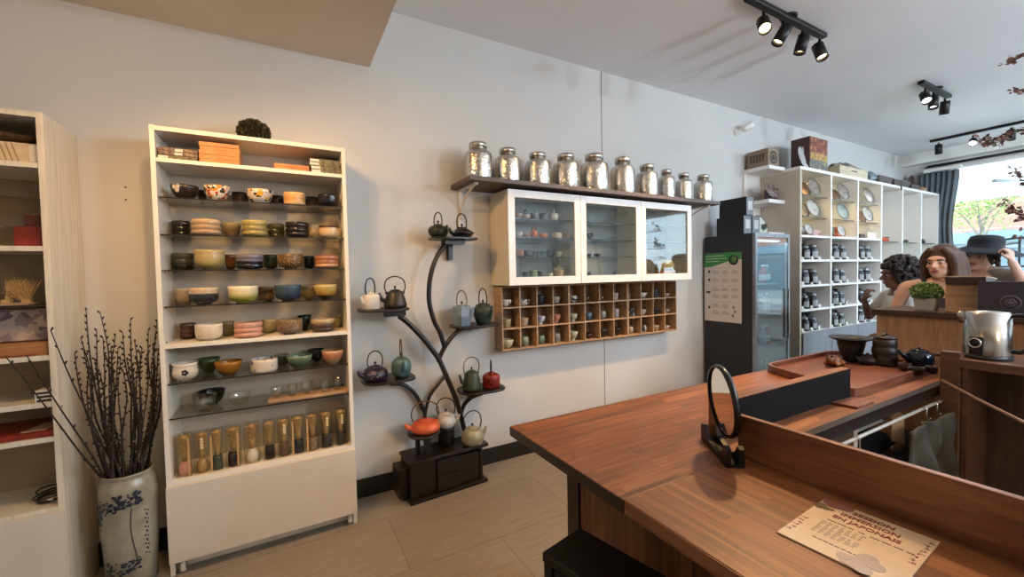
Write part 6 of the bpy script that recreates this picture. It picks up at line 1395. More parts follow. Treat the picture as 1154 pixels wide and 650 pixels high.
# glossy black-blue kettle with side handle
q = tpx(1036, 3.09)
t = thing('side_handle_teapot', 'glossy dark blue black teapot with a straight side handle on the tray', 'teapot', (q.x, q.y, TS)); c_ = (q.x, q.y, TS)
GB = plain('gloss_blue_black', '#131a22', .08, .3, var=.0)
MB().lathe([(0, .0), (.045, .0), (.05, .01), (.062, .05), (.058, .085), (.04, .1), (.036, .1), (0, .099)], 32, c=c_, cap=False).build('body', GB, t)
l_ = MB().lathe([(0, .1), (.038, .1), (.036, .107), (.012, .114), (0, .114)], 24, c=c_, cap=False).build('lid', GB, t); MB().ball((c_[0], c_[1], TS + .121), .008, 10, 8).build('knob', CLB, l_)
Dv = Vector((cos(radians(150)), sin(radians(150)), 0)); 
MB().tube([Vector(c_) + Dv * .05 + Vector((0, 0, .05)), Vector(c_) + Dv * .085 + Vector((0, 0, .075)), Vector(c_) + Dv * .115 + Vector((0, 0, .105))], [.017, .012, .008], 12).build('spout', GB, t)
Dh = Vector((cos(radians(-60)), sin(radians(-60)), 0)); MB().tube([Vector(c_) + Dh * .05 + Vector((0, 0, .085)), Vector(c_) + Dh * .15 + Vector((0, 0, .093))], [.009, .011], 10).build('handle', CLB, t)
for k, (px, py, r, lb) in enumerate(((1032, 2.9, .034, 'low dark cup at the front right of the tea tray'), (1019, 2.98, .028, 'small brown cup between the pots on the tea tray'), (1050, 3.0, .026, 'small dark cup beside the glossy blue black pot'))):
    q = tpx(px, py); MB().lathe(vessel_profile('chawan', r, .04), 24, c=(q.x, q.y, TS + .0006), cap=False).build('clay_cup', CLB if k == 1 else CL, label=lb, cat='cup', group='clay cups on the tea tray', origin=(q.x, q.y, TS + .0006))
def stick(p, q_, r, m, name, label, cat='tea tool'): return MB().tube([p, (Vector(p) + Vector(q_)) / 2, q_], [r, r * .9, r * .7], 8).build(name, m, label=label, cat=cat, group='tea tools on the tray')
a_, b_ = tp_at(1008, 407), tp_at(1022, 411); stick((a_.x, a_.y, TS + .012), (b_.x, b_.y, TS + .012), .006, wood('tool_wood', [(.3, '#7a5237'), (.7, '#a8784f')], 'x', .5, 8, 4), 'wooden_scoop', 'wooden tea scoop lying in front of the low clay teapot')
a_, b_ = tp_at(1016, 411), tp_at(1027, 415); stick((a_.x, a_.y, TS + .007), (b_.x, b_.y, TS + .007), .005, CHROME, 'metal_tongs', 'shiny metal tongs at the front of the tea tray')
# wooden coaster in front of the tray
ka, kb, kc_ = atz(937, 455, .742), atz(962, 449, .742), atz(985, 454, .742)
MB().add([tuple(p + Vector((0, 0, dz))) for dz in (-.0014, .009) for p in (ka, atz(966, 461, .742), kc_, kb)], [(3, 2, 1, 0), (4, 5, 6, 7), (0, 1, 5, 4), (1, 2, 6, 5), (2, 3, 7, 6), (3, 0, 4, 7)]).build('wooden_coaster', TRM, label='flat square wooden coaster on the table in front of the tray', cat='coaster')
# ------------------------------------------------------------------ under the table: rail, hooks, bags
RLY, RLZ = .742, .672
rl = thing('hanging_rail', 'pale metal rail under the inner table edge with hooks', 'rail', (2.2, RLY, RLZ))
MB().tube([(1.34, RLY, RLZ), (2.78, RLY, RLZ)], .007, 10).build('bar', plain('pale_metal', '#b5ada2', .5, .2), rl)
hx = [atz(px, py, RLZ).x for px, py in ((963, 474), (1037, 448), (1048, 443))] if 0 else [at(964, 473, RLY).x, at(1040, 447, RLY).x, at(1052, 441, RLY).x]
for x in hx: MB().tube([(x, RLY - .002, RLZ + .0125), (x, RLY - .014, RLZ + .004), (x, RLY - .013, RLZ - .02), (x, RLY - .02, RLZ - .045), (x, RLY - .028, RLZ - .035)], .0028, 7).build('hook', CHROME, rl)
MB().box(2.04, 2.075, .80, 1.2, .002, SZ0 - .002).build('shelf_upright', plain('pale_upright', '#b3a696', .5), label='pale upright support board under the table beside the hanging bags', cat='support')
def cloth(x0, x1, z0, z1, y, m, name, label, seed, amp=.02, cat='bag', flare=.12, nx=46, nz=30):
    rg = random.Random(seed); ph = [rg.uniform(0, 6) for _ in range(6)]; vs = []
    for j in range(nz + 1):
        v = j / nz; z = z1 - (z1 - z0) * v
        for i in range(nx + 1):
            u = i / nx; e = sin(pi * u) ** .4; wv = amp * (sin(u * 21 + ph[0] + v * 2.5) * .5 + sin(u * 9 + ph[1] - v * 4) * .7 + .4 * sin(v * 13 + ph[2] + u * 5) + .25 * sin(u * 33 - v * 7 + ph[5])) * (.35 + .65 * v)
            vs.append((x0 + (x1 - x0) * ((u - .5) * (1 + flare * v) + .5) + .006 * sin(v * 11 + ph[3]), y - wv * e - .03 * v * e, z + .008 * sin(u * 9 + ph[4]) * (j == 0)))
    fs = [(j * (nx + 1) + i, (j + 1) * (nx + 1) + i, (j + 1) * (nx + 1) + i + 1, j * (nx + 1) + i + 1) for j in range(nz) for i in range(nx)]
    o = MB().add(vs, fs, 0, True).build(name, m, label=label, cat=cat); s = o.modifiers.new('thick', 'SOLIDIFY'); s.thickness = .006; s.offset = 0; return o
cloth(at(1022, 455, .70).x, at(1070, 450, .70).x, .20, RLZ - .03, .69, plain('olive_grey_cloth', '#33291a', .8, var=.3, vscale=14, bump=.2, bscale=200), 'apron', 'olive grey crumpled apron hanging from the rail under the table', 4, .05, 'apron')
cloth(at(940, 480, .71).x, at(966, 475, .71).x, .25, RLZ - .05, .712, plain('dark_mesh_bag', '#33291f', .6, var=.5, vscale=30), 'mesh_bag', 'dark glinting bag hanging at the left of the rail under the table', 8, .012, 'bag')
UZ = .46
MB().box(2.08, 2.9, .80, 1.2, UZ - .022, UZ - .001).box(2.88, 2.9, .80, 1.2, .002, UZ - .022).build('under_shelf', plain('dark_under_shelf', '#2a211c', .5), label='dark shelf board under the table holding the bags', cat='shelf')
pillow(2.10, 2.40, .82, 1.05, UZ + .13, UZ + .20, 6, .006, 12, 8, .4).build('white_bundle', plain('white_cloth', '#a79f93', .8), label='white folded cloth bundle lying on the black bag under the table', cat='bundle')
pillow(2.10, 2.44, .79, 1.05, UZ, UZ + .128, 12, .006, 12, 8, .25).build('black_bag', plain('black_fabric', '#060505', .95, var=.3, **{'Specular IOR Level': .1}), label='black fabric bag stuffed under the table', cat='bag')
t = thing('paper_bag', 'brown kraft paper bag beside the black bag under the table', 'bag', (2.52, .9, UZ))
MB().prism([(2.45, UZ), (2.62, UZ), (2.60, UZ + .15), (2.55, UZ + .185), (2.47, UZ + .16)], .82, .92, 'y').build('bag_body', plain('kraft_paper', '#a9825a', .7), t)
MB().box(2.452, 2.475, .8185, .8195, UZ + .02, UZ + .06).build('label', plain('white_label', '', 0), t)
# ------------------------------------------------------------------ low kettle shelf and bar counter
KSX0, KSX1, KSZ = 2.79, 3.34, .885
ks = thing('kettle_shelf', 'low dark wooden side shelf carrying the electric kettle', 'shelf', (2.95, .3, 0))
kl = atx(1077, 404, KSX0)
KB = wood('aged_walnut', [(.25, '#3d261d'), (.5, '#5d3f32'), (.75, '#785543')], 'y', .45, 9, 3)
MB().box(KSX0, KSX1, -.6, .68, KSZ - .04, KSZ).build('shelf_top', KB, ks, bevel=.002)
MB().box(KSX0 - .0, KSX0 + .05, .745, .845, SZ1 + .045, KSZ + .03).build('corner_post', KB, ks, bevel=.002) if 0 else None
MB().box(3.095, 3.115, -.6, .66, .002, KSZ - .041).build('back_panel', wood('dark_panel', [(.25, '#33251f'), (.5, '#4b3830'), (.75, '#614b42')], 'z', .5, 8, 3), ks)
MB().prism([(.20, KSZ - .041), (.32, KSZ - .041), (.12, .16), (.0, .16)], 3.03, 3.05, 'x').build('brace', wood('brace_wood', [(.25, '#5b423a'), (.6, '#7d5e54'), (.85, '#94766a')], 'z', .5, 8, 3), ks)
MB().box(KSX0 + .02, 3.094, .66, .678, .002, KSZ - .041).build('side_panel', KB, ks)
MB().box(KSX0, KSX0 + .06, .681, .749, .002, KSZ + .03).build('corner_post', KB, ks, bevel=.003)
# long thin wooden rod
ra, rb_ = at(1060, 424, .742), atz(1154, 476, .62)
ra = Vector((2.775, .735, .775)); rb_ = atx(1156, 477, 2.35)
MB().tube([ra, (ra + rb_) / 2 + Vector((0, 0, -.004)), rb_, rb_ + (rb_ - ra) * .6], .007, 8).build('wooden_rod', plain('rod_wood', '#6b5145', .5), label='long thin wooden rod sloping down right of the tray', cat='rod')
# electric kettle
kq = atz(1112, 405, KSZ); kx, ky, kz = 2.93, .0, KSZ + .0008
dk = (kq.x ** 2 + kq.y ** 2) ** .5; ky = kx * kq.y / kq.x
ek = thing('electric_kettle', 'brushed steel electric kettle with a round dial and black handle', 'kettle', (kx, ky, kz))
BRS = plain('brushed_steel', '#a9a6a0', .22, 1.0, var=.1)
kr = .082
MB().lathe([(0, 0), (kr * 1.02, 0), (kr * 1.04, .006), (kr * 1.0, .022), (0, .022)], 40, c=(kx, ky, kz), cap=False).build('base', plain('kettle_base', '#1a1718', .35), ek)
MB().lathe([(kr * .99, .0225), (kr * .99, .03), (kr * .93, .215), (kr * .90, .216), (kr * .90, .2), (kr * .96, .03)], 48, c=(kx, ky, kz), cap=False).build('body', BRS, ek)
MB().lathe([(0, .208), (kr * .88, .208), (kr * .86, .221), (kr * .3, .226), (0, .227)], 36, c=(kx, ky, kz), cap=False).build('lid', plain('kettle_lid', '#b9b6b0', .25, .9), ek)
vd = Vector((-kx, -ky, 0)).normalized(); sd = Vector((vd.y, -vd.x, 0))   # towards the viewer, and to the viewer's left
if sd.dot(R3) > 0: sd = -sd
dp = (vd * .9 + sd * .42).normalized()
mb = MB(); cpt = Vector((kx, ky, kz))
Rdl = dp.to_track_quat('Z', 'Y').to_matrix()
up_ = Vector((0, 0, 1)); ds = dp.cross(up_)
mb.cbox(cpt + dp * (kr * .955) + up_ * .065, (.05, .084, .012), Matrix((ds, up_, dp)).transposed()); cp_ = mb.build('control_panel', plain('kettle_black', '#111013', .3), ek, bevel=.004)
MB().lathe([(.018, 0), (.024, 0), (.024, .008), (.021, .010), (.018, .008)], 32, c=cpt + dp * (kr * .955 + .006) + up_ * .078, R=Rdl, cap=False).build('dial_ring', CHROME, cp_)
MB().lathe([(0, 0), (.018, 0), (.018, .007), (0, .007)], 28, c=cpt + dp * (kr * .955 + .006) + up_ * .078, R=Rdl, cap=False).build('dial', plain('kettle_black', '', 0), cp_)
hd_ = (-sd * .95 + vd * .1).normalized()
hp = spline([cpt + hd_ * (kr * .88) + up_ * .205, cpt + hd_ * (kr * 1.35) + up_ * .208, cpt + hd_ * (kr * 1.85) + up_ * .175, cpt + hd_ * (kr * 1.75) + up_ * .10, cpt + hd_ * (kr * 1.35) + up_ * .045, cpt + hd_ * (kr * .98) + up_ * .04], 6)
MB().tube(hp, .0125, 10, flat=(1.3, .8)).build('handle', plain('kettle_black', '', 0), ek)
sp_d = sd; MB().tube([cpt + sp_d * (kr * .85) + up_ * .17, cpt + sp_d * (kr * 1.0) + up_ * .20, cpt + sp_d * (kr * 1.16) + up_ * .214], [.022, .018, .012], 10).build('spout', BRS, ek)
# bar counter
CX = 3.36; cL = atx(985, 349, CX)
CTZ = cL.z + .006; CY1 = cL.y
bcn = thing('bar_counter', 'tall wooden bar counter with dark top behind the kettle', 'counter', (3.4, .3, 0))
MB().box(CX - .015, CX + .37, -1.0, CY1 + .006, CTZ - .035, CTZ).build('counter_top', wood('dark_counter_top', [(.25, '#221713'), (.5, '#3a2720'), (.75, '#4d362d')], 'y', .35, 10, 3), bcn, bevel=.003)
MB().box(CX + .012, CX + .035, -1.0, CY1 - .01, .002, CTZ - .0355).build('front_panel', wood('counter_oak', [(.25, '#7a5a44'), (.5, '#a27d5d'), (.75, '#bd9a78')], 'z', .45, 9, 3), bcn)
MB().box(CX + .035, CX + .35, CY1 - .03, CY1 - .01, .002, CTZ - .0355).build('side_panel', wood('counter_oak', [], 'z'), bcn)
CT_ = CTZ + .0008
# planter with clipped green plant
q = atx(1044, 336, CX + .1); pw = .052
pt = thing('potted_boxwood', 'small round clipped green plant in a pale square pot on the bar counter', 'potted plant', (CX + .12, q.y, CT_))
py_ = q.y; pxx = CX + .10
MB().add([(pxx - .042, py_ - .042, CT_), (pxx + .042, py_ - .042, CT_), (pxx + .042, py_ + .042, CT_), (pxx - .042, py_ + .042, CT_), (pxx - .048, py_ - .048, CT_ + .075), (pxx + .048, py_ - .048, CT_ + .075), (pxx + .048, py_ + .048, CT_ + .075), (pxx - .048, py_ + .048, CT_ + .075)], [(0, 3, 2, 1), (4, 5, 6, 7), (0, 1, 5, 4), (1, 2, 6, 5), (2, 3, 7, 6), (3, 0, 4, 7)]).build('pot', plain('pale_concrete', '#a8a29b', .7), pt, bevel=.003)
leaf_ball((pxx, py_, CT_ + .112), .068, 1500, [plain('leaf_green', '#6d8c50', .6), plain('leaf_light', '#9ab67a', .6), plain('leaf_mid', '#6a8650', .6)], 'foliage', .017, pt, .72, 4)
# wooden card box with a tilted tablet stand
b0_ = atx(1065, 346, CX + .06); b1_ = atx(1101, 348, CX + .06)
wb = thing('wooden_box', 'pale wooden box on the bar counter under the tilted menu holder', 'box', (CX + .14, (b0_.y + b1_.y) / 2, CT_))
hb_ = atx(1083, 321, CX + .06).z - CT_
MB().box(CX + .06, CX + .22, b1_.y, b0_.y, CT_, CT_ + hb_).build('box_body', wood('light_box_wood', [(.25, '#83644a'), (.5, '#a17d5c'), (.75, '#b8936f')], 'y', .55, 12, 4), wb, bevel=.002)
m0 = atx(1066, 309, CX + .05); m1_ = atx(1112, 317, CX + .05)
mh = thing('menu_holder', 'dark wedge shaped menu holder with a cream top on the wooden box', 'stand', (CX + .14, (m0.y + m1_.y) / 2, CT_ + hb_))
za = CT_ + hb_ + .0008
MB().prism([(CX + .045, za), (CX + .205, za), (CX + .215, za + .028), (CX + .03, za + .044)], m1_.y, m0.y, 'y').build('wedge', plain('dark_mauve_board', '#4a3f42', .5), mh)
MB().prism([(CX + .025, za + .0455), (CX + .22, za + .0285), (CX + .22, za + .0345), (CX + .025, za + .0515)], m1_.y - .003, m0.y + .003, 'y').build('cream_cover', plain('cream_cover', '#b5a287', .6), mh)
# big dark panel (back of a machine) with a round emblem
g0 = atx(1101, 347, CX + .02); g1 = atx(1168, 352, CX + .02); gz1 = atx(1120, 317, CX + .02).z
dkp = thing('service_screen', 'large dark screen with a round emblem on the bar counter', 'screen', (CX + .06, (g0.y + g1.y) / 2, CT_))
MB().box(CX + .02, CX + .055, g1.y, g0.y, CT_, gz1).build('casing', plain('dark_slate_plastic', '#2e2a36', .5), dkp, bevel=.003)
MB().box(CX + .056, CX + .18, g1.y + .05, g0.y - .05, CT_, CT_ + .012).build('foot', plain('dark_slate_plastic', '', 0), dkp)
e_ = atx(1139, 341, CX + .02); RYm = Matrix.Rotation(radians(-90), 3, 'Y')
EM = plain('emblem_grey', '#5a5362', .4)
emb = MB().lathe([(.034, 0), (.038, 0), (.038, .001), (.034, .001)], 36, c=(CX + .0192, e_.y, e_.z), R=RYm, cap=False)
for k in range(6):
    g = pi * k / 3; emb.lathe([(.006, 0), (.009, 0), (.009, .001), (.006, .001)], 14, c=(CX + .0192, e_.y + .013 * cos(g), e_.z + .013 * sin(g)), R=RYm, cap=False)
emb.lathe([(0, 0), (.006, 0), (.006, .001), (0, .001)], 14, c=(CX + .0192, e_.y, e_.z), R=RYm, cap=False)
emb.build('round_emblem', EM, dkp)
# ================================================================== people behind the bar counter
def capsule(mb, p0, r0, p1, r1, n=14, mi=0):
    p0, p1 = Vector(p0), Vector(p1); d = p1 - p0; L = d.length; R = (d.normalized() if L > 1e-6 else Vector((0, 0, 1))).to_track_quat('Z', 'Y').to_matrix()
    pr = [(0, -r0)] + [(r0 * sin(a), -r0 * cos(a)) for a in [pi / 2 * k / 4 for k in range(1, 5)]] + [(r1 * cos(a), L + r1 * sin(a)) for a in [pi / 2 * k / 4 for k in range(0, 4)]] + [(0, L + r1)]
    mb.lathe(pr, n, c=p0, R=R, mi=mi, cap=False); return mb
def chain(mb, pts, rads):
    for k in range(len(pts) - 1): capsule(mb, pts[k], rads[k], pts[k + 1], rads[k + 1])
def hand(mb, wrist, d, palm_n, s, side, curl):
    """palm, four fingers of unequal length and a thumb from the side of the palm; d = direction the hand points"""
    d = Vector(d).normalized(); n = Vector(palm_n); n = (n - d * n.dot(d)).normalized(); u = d.cross(n) * side
    w = Vector(wrist)
    for k in (-1.5, -.5, .5, 1.5): capsule(mb, w + d * .012 * s + u * (.006 * k) * s, .014 * s, w + d * .075 * s + u * (.0185 * k) * s, .0125 * s, 10)
    for k, L in ((-1.5, .062), (-.5, .078), (.5, .082), (1.5, .072)):
        b = w + d * .080 * s + u * (.0195 * k) * s; c1 = curl * .55
        q1 = b + (d * cos(c1) + n * sin(c1)) * L * .45 * s; q2 = q1 + (d * cos(c1 + curl) + n * sin(c1 + curl)) * L * .33 * s; q3 = q2 + (d * cos(c1 + 1.7 * curl) + n * sin(c1 + 1.7 * curl)) * L * .24 * s
        chain(mb, [b, q1, q2, q3], [.0098 * s, .009 * s, .0083 * s, .0072 * s])
    t0 = w + d * .028 * s + u * .026 * s; t1 = t0 + (d * .6 + u * .75 + n * .25) * .034 * s; t2 = t1 + (d * .85 + u * .2 + n * .45) * .03 * s
    chain(mb, [t0, t1, t2], [.0125 * s, .0105 * s, .0085 * s])
def skin_mat(name, c, c2):
    if name in _M: return _M[name]
    m, t = mk(name); b = t.bsdf(.5); b.inputs['Subsurface Weight'].default_value = .08; b.inputs['Subsurface Radius'].default_value = (.02, .008, .004)
    n = t.new('ShaderNodeTexNoise', Detail=3.0); n.inputs['Scale'].default_value = 14; t.link(t.coords('Object'), n.inputs['Vector'])
    r = t.ramp([(.35, c), (.7, c2)]); t.link(n.outputs[0], r.inputs[0]); t.link(r.outputs[0], b.inputs['Base Color']); _M[name] = m; return m
def person(label, px, py, depth, az, skin, hs, arms, head_turn=0.0, head_tilt=0.0, head_roll=0.0, sh=.175, hz=1.585):
    hp = atd(px, py, depth); s = hp.z / hz
    t = thing('person', label, 'person', (hp.x, hp.y, 0), 'visitors behind the bar counter', rotz=az)
    def S(p): return Vector(p) * s
    Hc = Vector((0, 0, hp.z))
    Rh = Matrix.Rotation(head_turn, 3, 'Z') @ Matrix.Rotation(head_tilt, 3, 'X') @ Matrix.Rotation(head_roll, 3, 'Y')
    def HP(p): return Hc + Rh @ (Vector(p) * hs)
    b = MB()
    # trunk
    for c, r in (((0, .012, 1.26), (.150, .095, .15)), ((0, .0, 1.18), (.14, .1, .16)), ((0, .006, 1.04), (.122, .088, .13)), ((0, .012, .90), (.158, .112, .13)), ((0, .02, 1.36), (.13, .075, .065))):
        b.ball(S(c), s, 20, 14, sc=r)
    for sd_ in (-1, 1): capsule(b, S((sd_ * .05, .015, 1.40)), .048 * s, S((sd_ * sh * .95, .015, 1.365)), .052 * s)
    neck0, neck1 = S((0, .018, 1.38)), HP((0, .02, -.075)); capsule(b, neck0, .056 * s, neck1, .052 * hs)
    for sd_ in (-1, 1):
        chain(b, [S((sd_ * .085, .01, .88)), S((sd_ * .095, -.005, .49)), S((sd_ * .095, .02, .09))], [.086 * s, .055 * s, .038 * s])
        chain(b, [S((sd_ * .095, .035, .05)), S((sd_ * .105, -.13, .038))], [.04 * s, .032 * s])
    for (sd_, el, wr, hd, pn, curl) in arms:
        chain(b, [S((sd_ * sh, .01, 1.36)), S(el), S(wr)], [.050 * s, .037 * s, .026 * s]); hand(b, S(wr), hd, pn, s * 1.0, sd_, curl)
    # head
    b.ball(HP((0, .014, .012)), hs, 24, 18, sc=(.074, .094, .102), R=Rh); b.ball(HP((0, -.030, -.055)), hs, 20, 14, sc=(.054, .058, .060), R=Rh); b.ball(HP((0, -.058, -.092)), hs, 14, 10, sc=(.026, .024, .022), R=Rh)
    capsule(b, HP((0, -.084, .005)), .009 * hs, HP((0, -.106, -.030)), .0125 * hs); b.ball(HP((0, -.072, .022)), hs, 16, 10, sc=(.055, .016, .014), R=Rh)
    for sd_ in (-1, 1):
        b.ball(HP((sd_ * .036, -.066, -.026)), hs, 12, 10, sc=(.022, .018, .02), R=Rh); b.ball(HP((sd_ * .076, .012, -.012)), hs, 12, 10, sc=(.010, .018, .030), R=Rh)
    bo = b.build('body', skin, t, local=True); remesh(bo, .0075, 3)
    EW, EI, BR = plain('eye_white', '#d8d0c8', .3), plain('eye_dark', '#241a16', .2), plain('brow', '#3b2a20', .7)
    lipm = plain('lips', '#a8625a', .4)
    for sd_ in (-1, 1):
        e = MB().ball(HP((sd_ * .031, -.0755, -.004)), hs, 12, 10, sc=(.0135, .008, .0066), R=Rh).build('eye', EW, t, local=True)
        MB().ball(HP((sd_ * .031, -.0800, -.004)), hs, 10, 8, sc=(.0066, .0045, .0062), R=Rh).build('iris', EI, e, local=True)
        MB().tube([HP((sd_ * .014, -.089, .015)), HP((sd_ * .032, -.089, .021)), HP((sd_ * .05, -.078, .016))], [.0035 * hs, .004 * hs, .002 * hs], 8).build('eyebrow', BR, t, local=True)
    MB().ball(HP((0, -.0875, -.058)), hs, 14, 8, sc=(.024, .008, .0055), R=Rh).ball(HP((0, -.0865, -.066)), hs, 14, 8, sc=(.020, .008, .0065), R=Rh).build('lips', lipm, t, local=True)
    return t, S, HP, Rh, s
def garment(t, S, s, m, name, sleeves, grow=.010, sh=.175, low=.86, neckline=True, straps=False):
    g = MB()
    for c, r in (((0, .0, 1.18), (.14, .1, .16)), ((0, .006, 1.04), (.124, .09, .13)), ((0, .012, .93), (.15, .108, .1))): g.ball(S(c), s, 20, 14, sc=(r[0] + grow, r[1] + grow, r[2]))
    if not straps:
        g.ball(S((0, .012, 1.26)), s, 20, 14, sc=(.150 + grow, .095 + grow, .14))
        for sd_ in (-1, 1): capsule(g, S((sd_ * .06, .015, 1.385)), .05 * s + grow * .6, S((sd_ * sh * .95, .015, 1.362)), .054 * s + grow * .6)
        for sd_, p0, p1, r0, r1 in sleeves: capsule(g, S(p0), r0 * s + grow, S(p1), r1 * s + grow)
    else:
        g.ball(S((0, .01, 1.22)), s, 20, 14, sc=(.146 + grow, .097 + grow, .12))
        for sd_ in (-1, 1): g.tube([S((sd_ * .085, -.10, 1.28)), S((sd_ * .088, -.05, 1.42)), S((sd_ * .088, .02, 1.455)), S((sd_ * .085, .09, 1.38)), S((sd_ * .08, .11, 1.28))], .016 * s, 8)
    o = g.build(name, m, t, local=True); return remesh(o, .009, 2)
def trousers(t, S, s, m):
    g = MB(); g.ball(S((0, .012, .90)), s, 20, 14, sc=(.168, .122, .12))
    for sd_ in (-1, 1): chain(g, [S((sd_ * .085, .01, .88)), S((sd_ * .095, -.005, .49)), S((sd_ * .095, .02, .12))], [.096 * s, .066 * s, .052 * s])
    remesh(g.build('trousers', m, t, local=True), .01, 2)
    for sd_ in (-1, 1): remesh(chain2([S((sd_ * .095, .04, .052)), S((sd_ * .105, -.14, .042))], [.049 * s, .039 * s]).build('shoe', plain('shoe_dark', '#232126', .5), t, local=True), .008, 1)
def chain2(p, r): m = MB(); chain(m, p, r); return m
def hair_mat(name, c0, c1, c2):
    return wood(name, [(.25, c0), (.55, c1), (.85, c2)], 'z', .75, 20, 6, bump=.3)
DEN = plain('dark_denim', '#2b3140', .8, var=.15)
# --- woman with long brown hair
SK1 = skin_mat('skin_fair', '#c79a82', '#d3a892')
t, S, HP, Rh, s = person('woman with long brown hair and black tank top looking across the bar counter', 1061, 295, 2.8, radians(-84), SK1, .95,
    [(-1, (-.29, .0, 1.12), (-.24, -.09, .93), (.1, -.4, -.9), (.0, 0, -1), .5), (1, (.235, .0, 1.10), (.2, -.09, .92), (-.4, -.85, -.1), (0, 0, -1), .5)], head_turn=radians(-14), head_tilt=radians(3), sh=.205, hz=1.565)
garment(t, S, s, plain('black_top', '#17151a', .8), 'tank_top', [], straps=True); trousers(t, S, s, DEN)
h = MB()
h.ball(HP((0, .026, .022)), .98, 24, 16, sc=(.087, .100, .106), R=Rh)
for sd_ in (-1, 1):
    for k in range(6):
        a = k / 5; top = HP((sd_ * (.03 + .012 * a), -.062 + .105 * a, .100 - .012 * a)); c1 = HP((sd_ * .078, -.048 + .105 * a, .03)); c2 = HP((sd_ * (.082 - .004 * a), -.030 + .10 * a, -.07)); c3 = HP((sd_ * (.088 - .010 * a), -.03 + .10 * a, -.17)); c4 = HP((sd_ * (.095 - .02 * a), -.055 + .13 * a, -.30 - .02 * (k % 2)))
        sp = spline([top, c1, c2, c3, c4], 5); h.tube(sp, [.017 + .005 * sin(pi * i / (len(sp) - 1)) - .012 * max(0, (i - 14) / 8) for i in range(len(sp))], 9)
for k in range(4): a = (k - 1.5) / 1.5; h.tube(spline([HP((a * .05, .10, .06)), HP((a * .07, .115, -.05)), HP((a * .085, .10, -.17)), HP((a * .085, .105, -.31))], 5), .03, 9)
o = h.build('hair', hair_mat('hair_brown', '#2a1b14', '#4d3325', '#7d5a42'), t, local=True); remesh(o, .007, 2)
# --- curly haired person in white
SK2 = skin_mat('skin_brown', '#6f4a3a', '#7f5846')
t, S, HP, Rh, s = person('curly dark haired person in white t-shirt turned away with hand at face', 1010, 308, 3.3, radians(-138), SK2, .98,
    [(-1, (-.24, -.12, 1.13), (-.10, -.22, 1.32), (.35, .1, .9), (0, 1, .1), .9), (1, (.22, .02, 1.10), (.2, -.16, 1.0), (-.1, -1, 0), (0, 0, -1), .5)], head_tilt=radians(8))
garment(t, S, s, plain('white_cotton', '#d9d6d2', .85), 'shirt', [(-1, (-.175, .01, 1.36), (-.212, -.06, 1.24), .052, .05), (1, (.175, .01, 1.36), (.20, .015, 1.22), .052, .05)]); trousers(t, S, s, DEN)
h = MB(); rg = random.Random(11); h.ball(HP((0, .03, .02)), .98, 20, 14, sc=(.092, .105, .108), R=Rh)
for k in range(420):
    z = rg.uniform(-.75, 1); a = rg.uniform(0, 2 * pi); q = sqrt(max(0, 1 - z * z)); p = Vector((q * cos(a) * .112, q * sin(a) * .122 + .034, z * .122 + .018))
    if p.y < -.035 and p.z < .055: continue
    h.ball(HP(p), .0145 * rg.uniform(.8, 1.3), 7, 5)
for k in range(150):
    a = rg.uniform(.0, pi); p = Vector((.10 * cos(a), .035 + .095 * sin(a), rg.uniform(-.15, -.05))); h.ball(HP(p), .017 * rg.uniform(.8, 1.3), 7, 5)
h.build('hair', plain('hair_curly', '#2d211c', .6, var=.4, vscale=60), t, local=True)
# --- person in the black hat
SK3 = skin_mat('skin_light', '#cba390', '#d6b09d')
t, S, HP, Rh, s = person('person in a wide black hat and khaki shirt with one hand raised', 1107, 288.5, 3.08, radians(-98), SK3, .96,
    [(-1, (-.215, .0, 1.10), (-.2, -.09, .9), (.1, -.4, -.9), (0, 0, -1), .5), (1, (.29, -.10, 1.24), (.205, -.12, 1.475), (-.15, .0, 1), (-1, .1, 0), 1.25)], head_turn=radians(-8), head_roll=radians(7), hz=1.53)
KH = plain('khaki_cotton', '#8b8177', .85, var=.1)
garment(t, S, s, KH, 'shirt', [(-1, (-.175, .01, 1.36), (-.205, .0, 1.2), .052, .048), (1, (.175, .01, 1.36), (.265, -.07, 1.27), .054, .05)]); trousers(t, S, s, DEN)
MB().tube([S((-.10, -.055, 1.42)), S((-.03, -.118, 1.28)), S((.08, -.12, 1.08)), S((.13, -.09, .98))], .010, 6, flat=(1.6, .5)).build('bag_strap', plain('strap_dark', '#2a2326', .6), t, local=True)
pc = S((.235, -.118, 1.30)); MB().ball(pc, .034, 18, 10, sc=(1, .35, 1)).build('sleeve_patch', patterned('patch_print', '#a58f78', ['#8a5a44'], 60, .6, .55), t, local=True)
h = MB().ball(HP((0, .024, .018)), .96, 20, 14, sc=(.083, .100, .104), R=Rh)
for sd_ in (-1, 1): h.tube([HP((sd_ * .074, -.02, .03)), HP((sd_ * .08, .015, -.02)), HP((sd_ * .07, .055, -.07))], [.016, .018, .014], 8)
h.build('hair', hair_mat('hair_dark', '#1d1512', '#33251e', '#4a382d'), t, local=True)
HT = plain('black_felt', '#1d1f26', .85, var=.1)
hm = MB(); n_ = 48; prof = [(.0, .165), (.05, .163), (.085, .150), (.097, .12), (.098, .075), (.125, .068), (.165, .058), (.202, .044), (.203, .039), (.163, .051), (.123, .060), (.094, .066), (.09, .12), (.0, .15)]
vs = []
for r, z in prof:
    for k in range(n_):
        g = 2 * pi * k / n_; dz = -.028 * max(0, (r - .10) / .10) * (.8 + .3 * cos(3 * g)) ; vs.append(HP((r * cos(g), r * sin(g) * 1.05 + .015, z + dz)))
fs = [(j * n_ + k, j * n_ + (k + 1) % n_, (j + 1) * n_ + (k + 1) % n_, (j + 1) * n_ + k) for j in range(len(prof) - 1) for k in range(n_)]
hm.add(vs, fs, 0, True); hm.build('hat', HT, t, local=True)
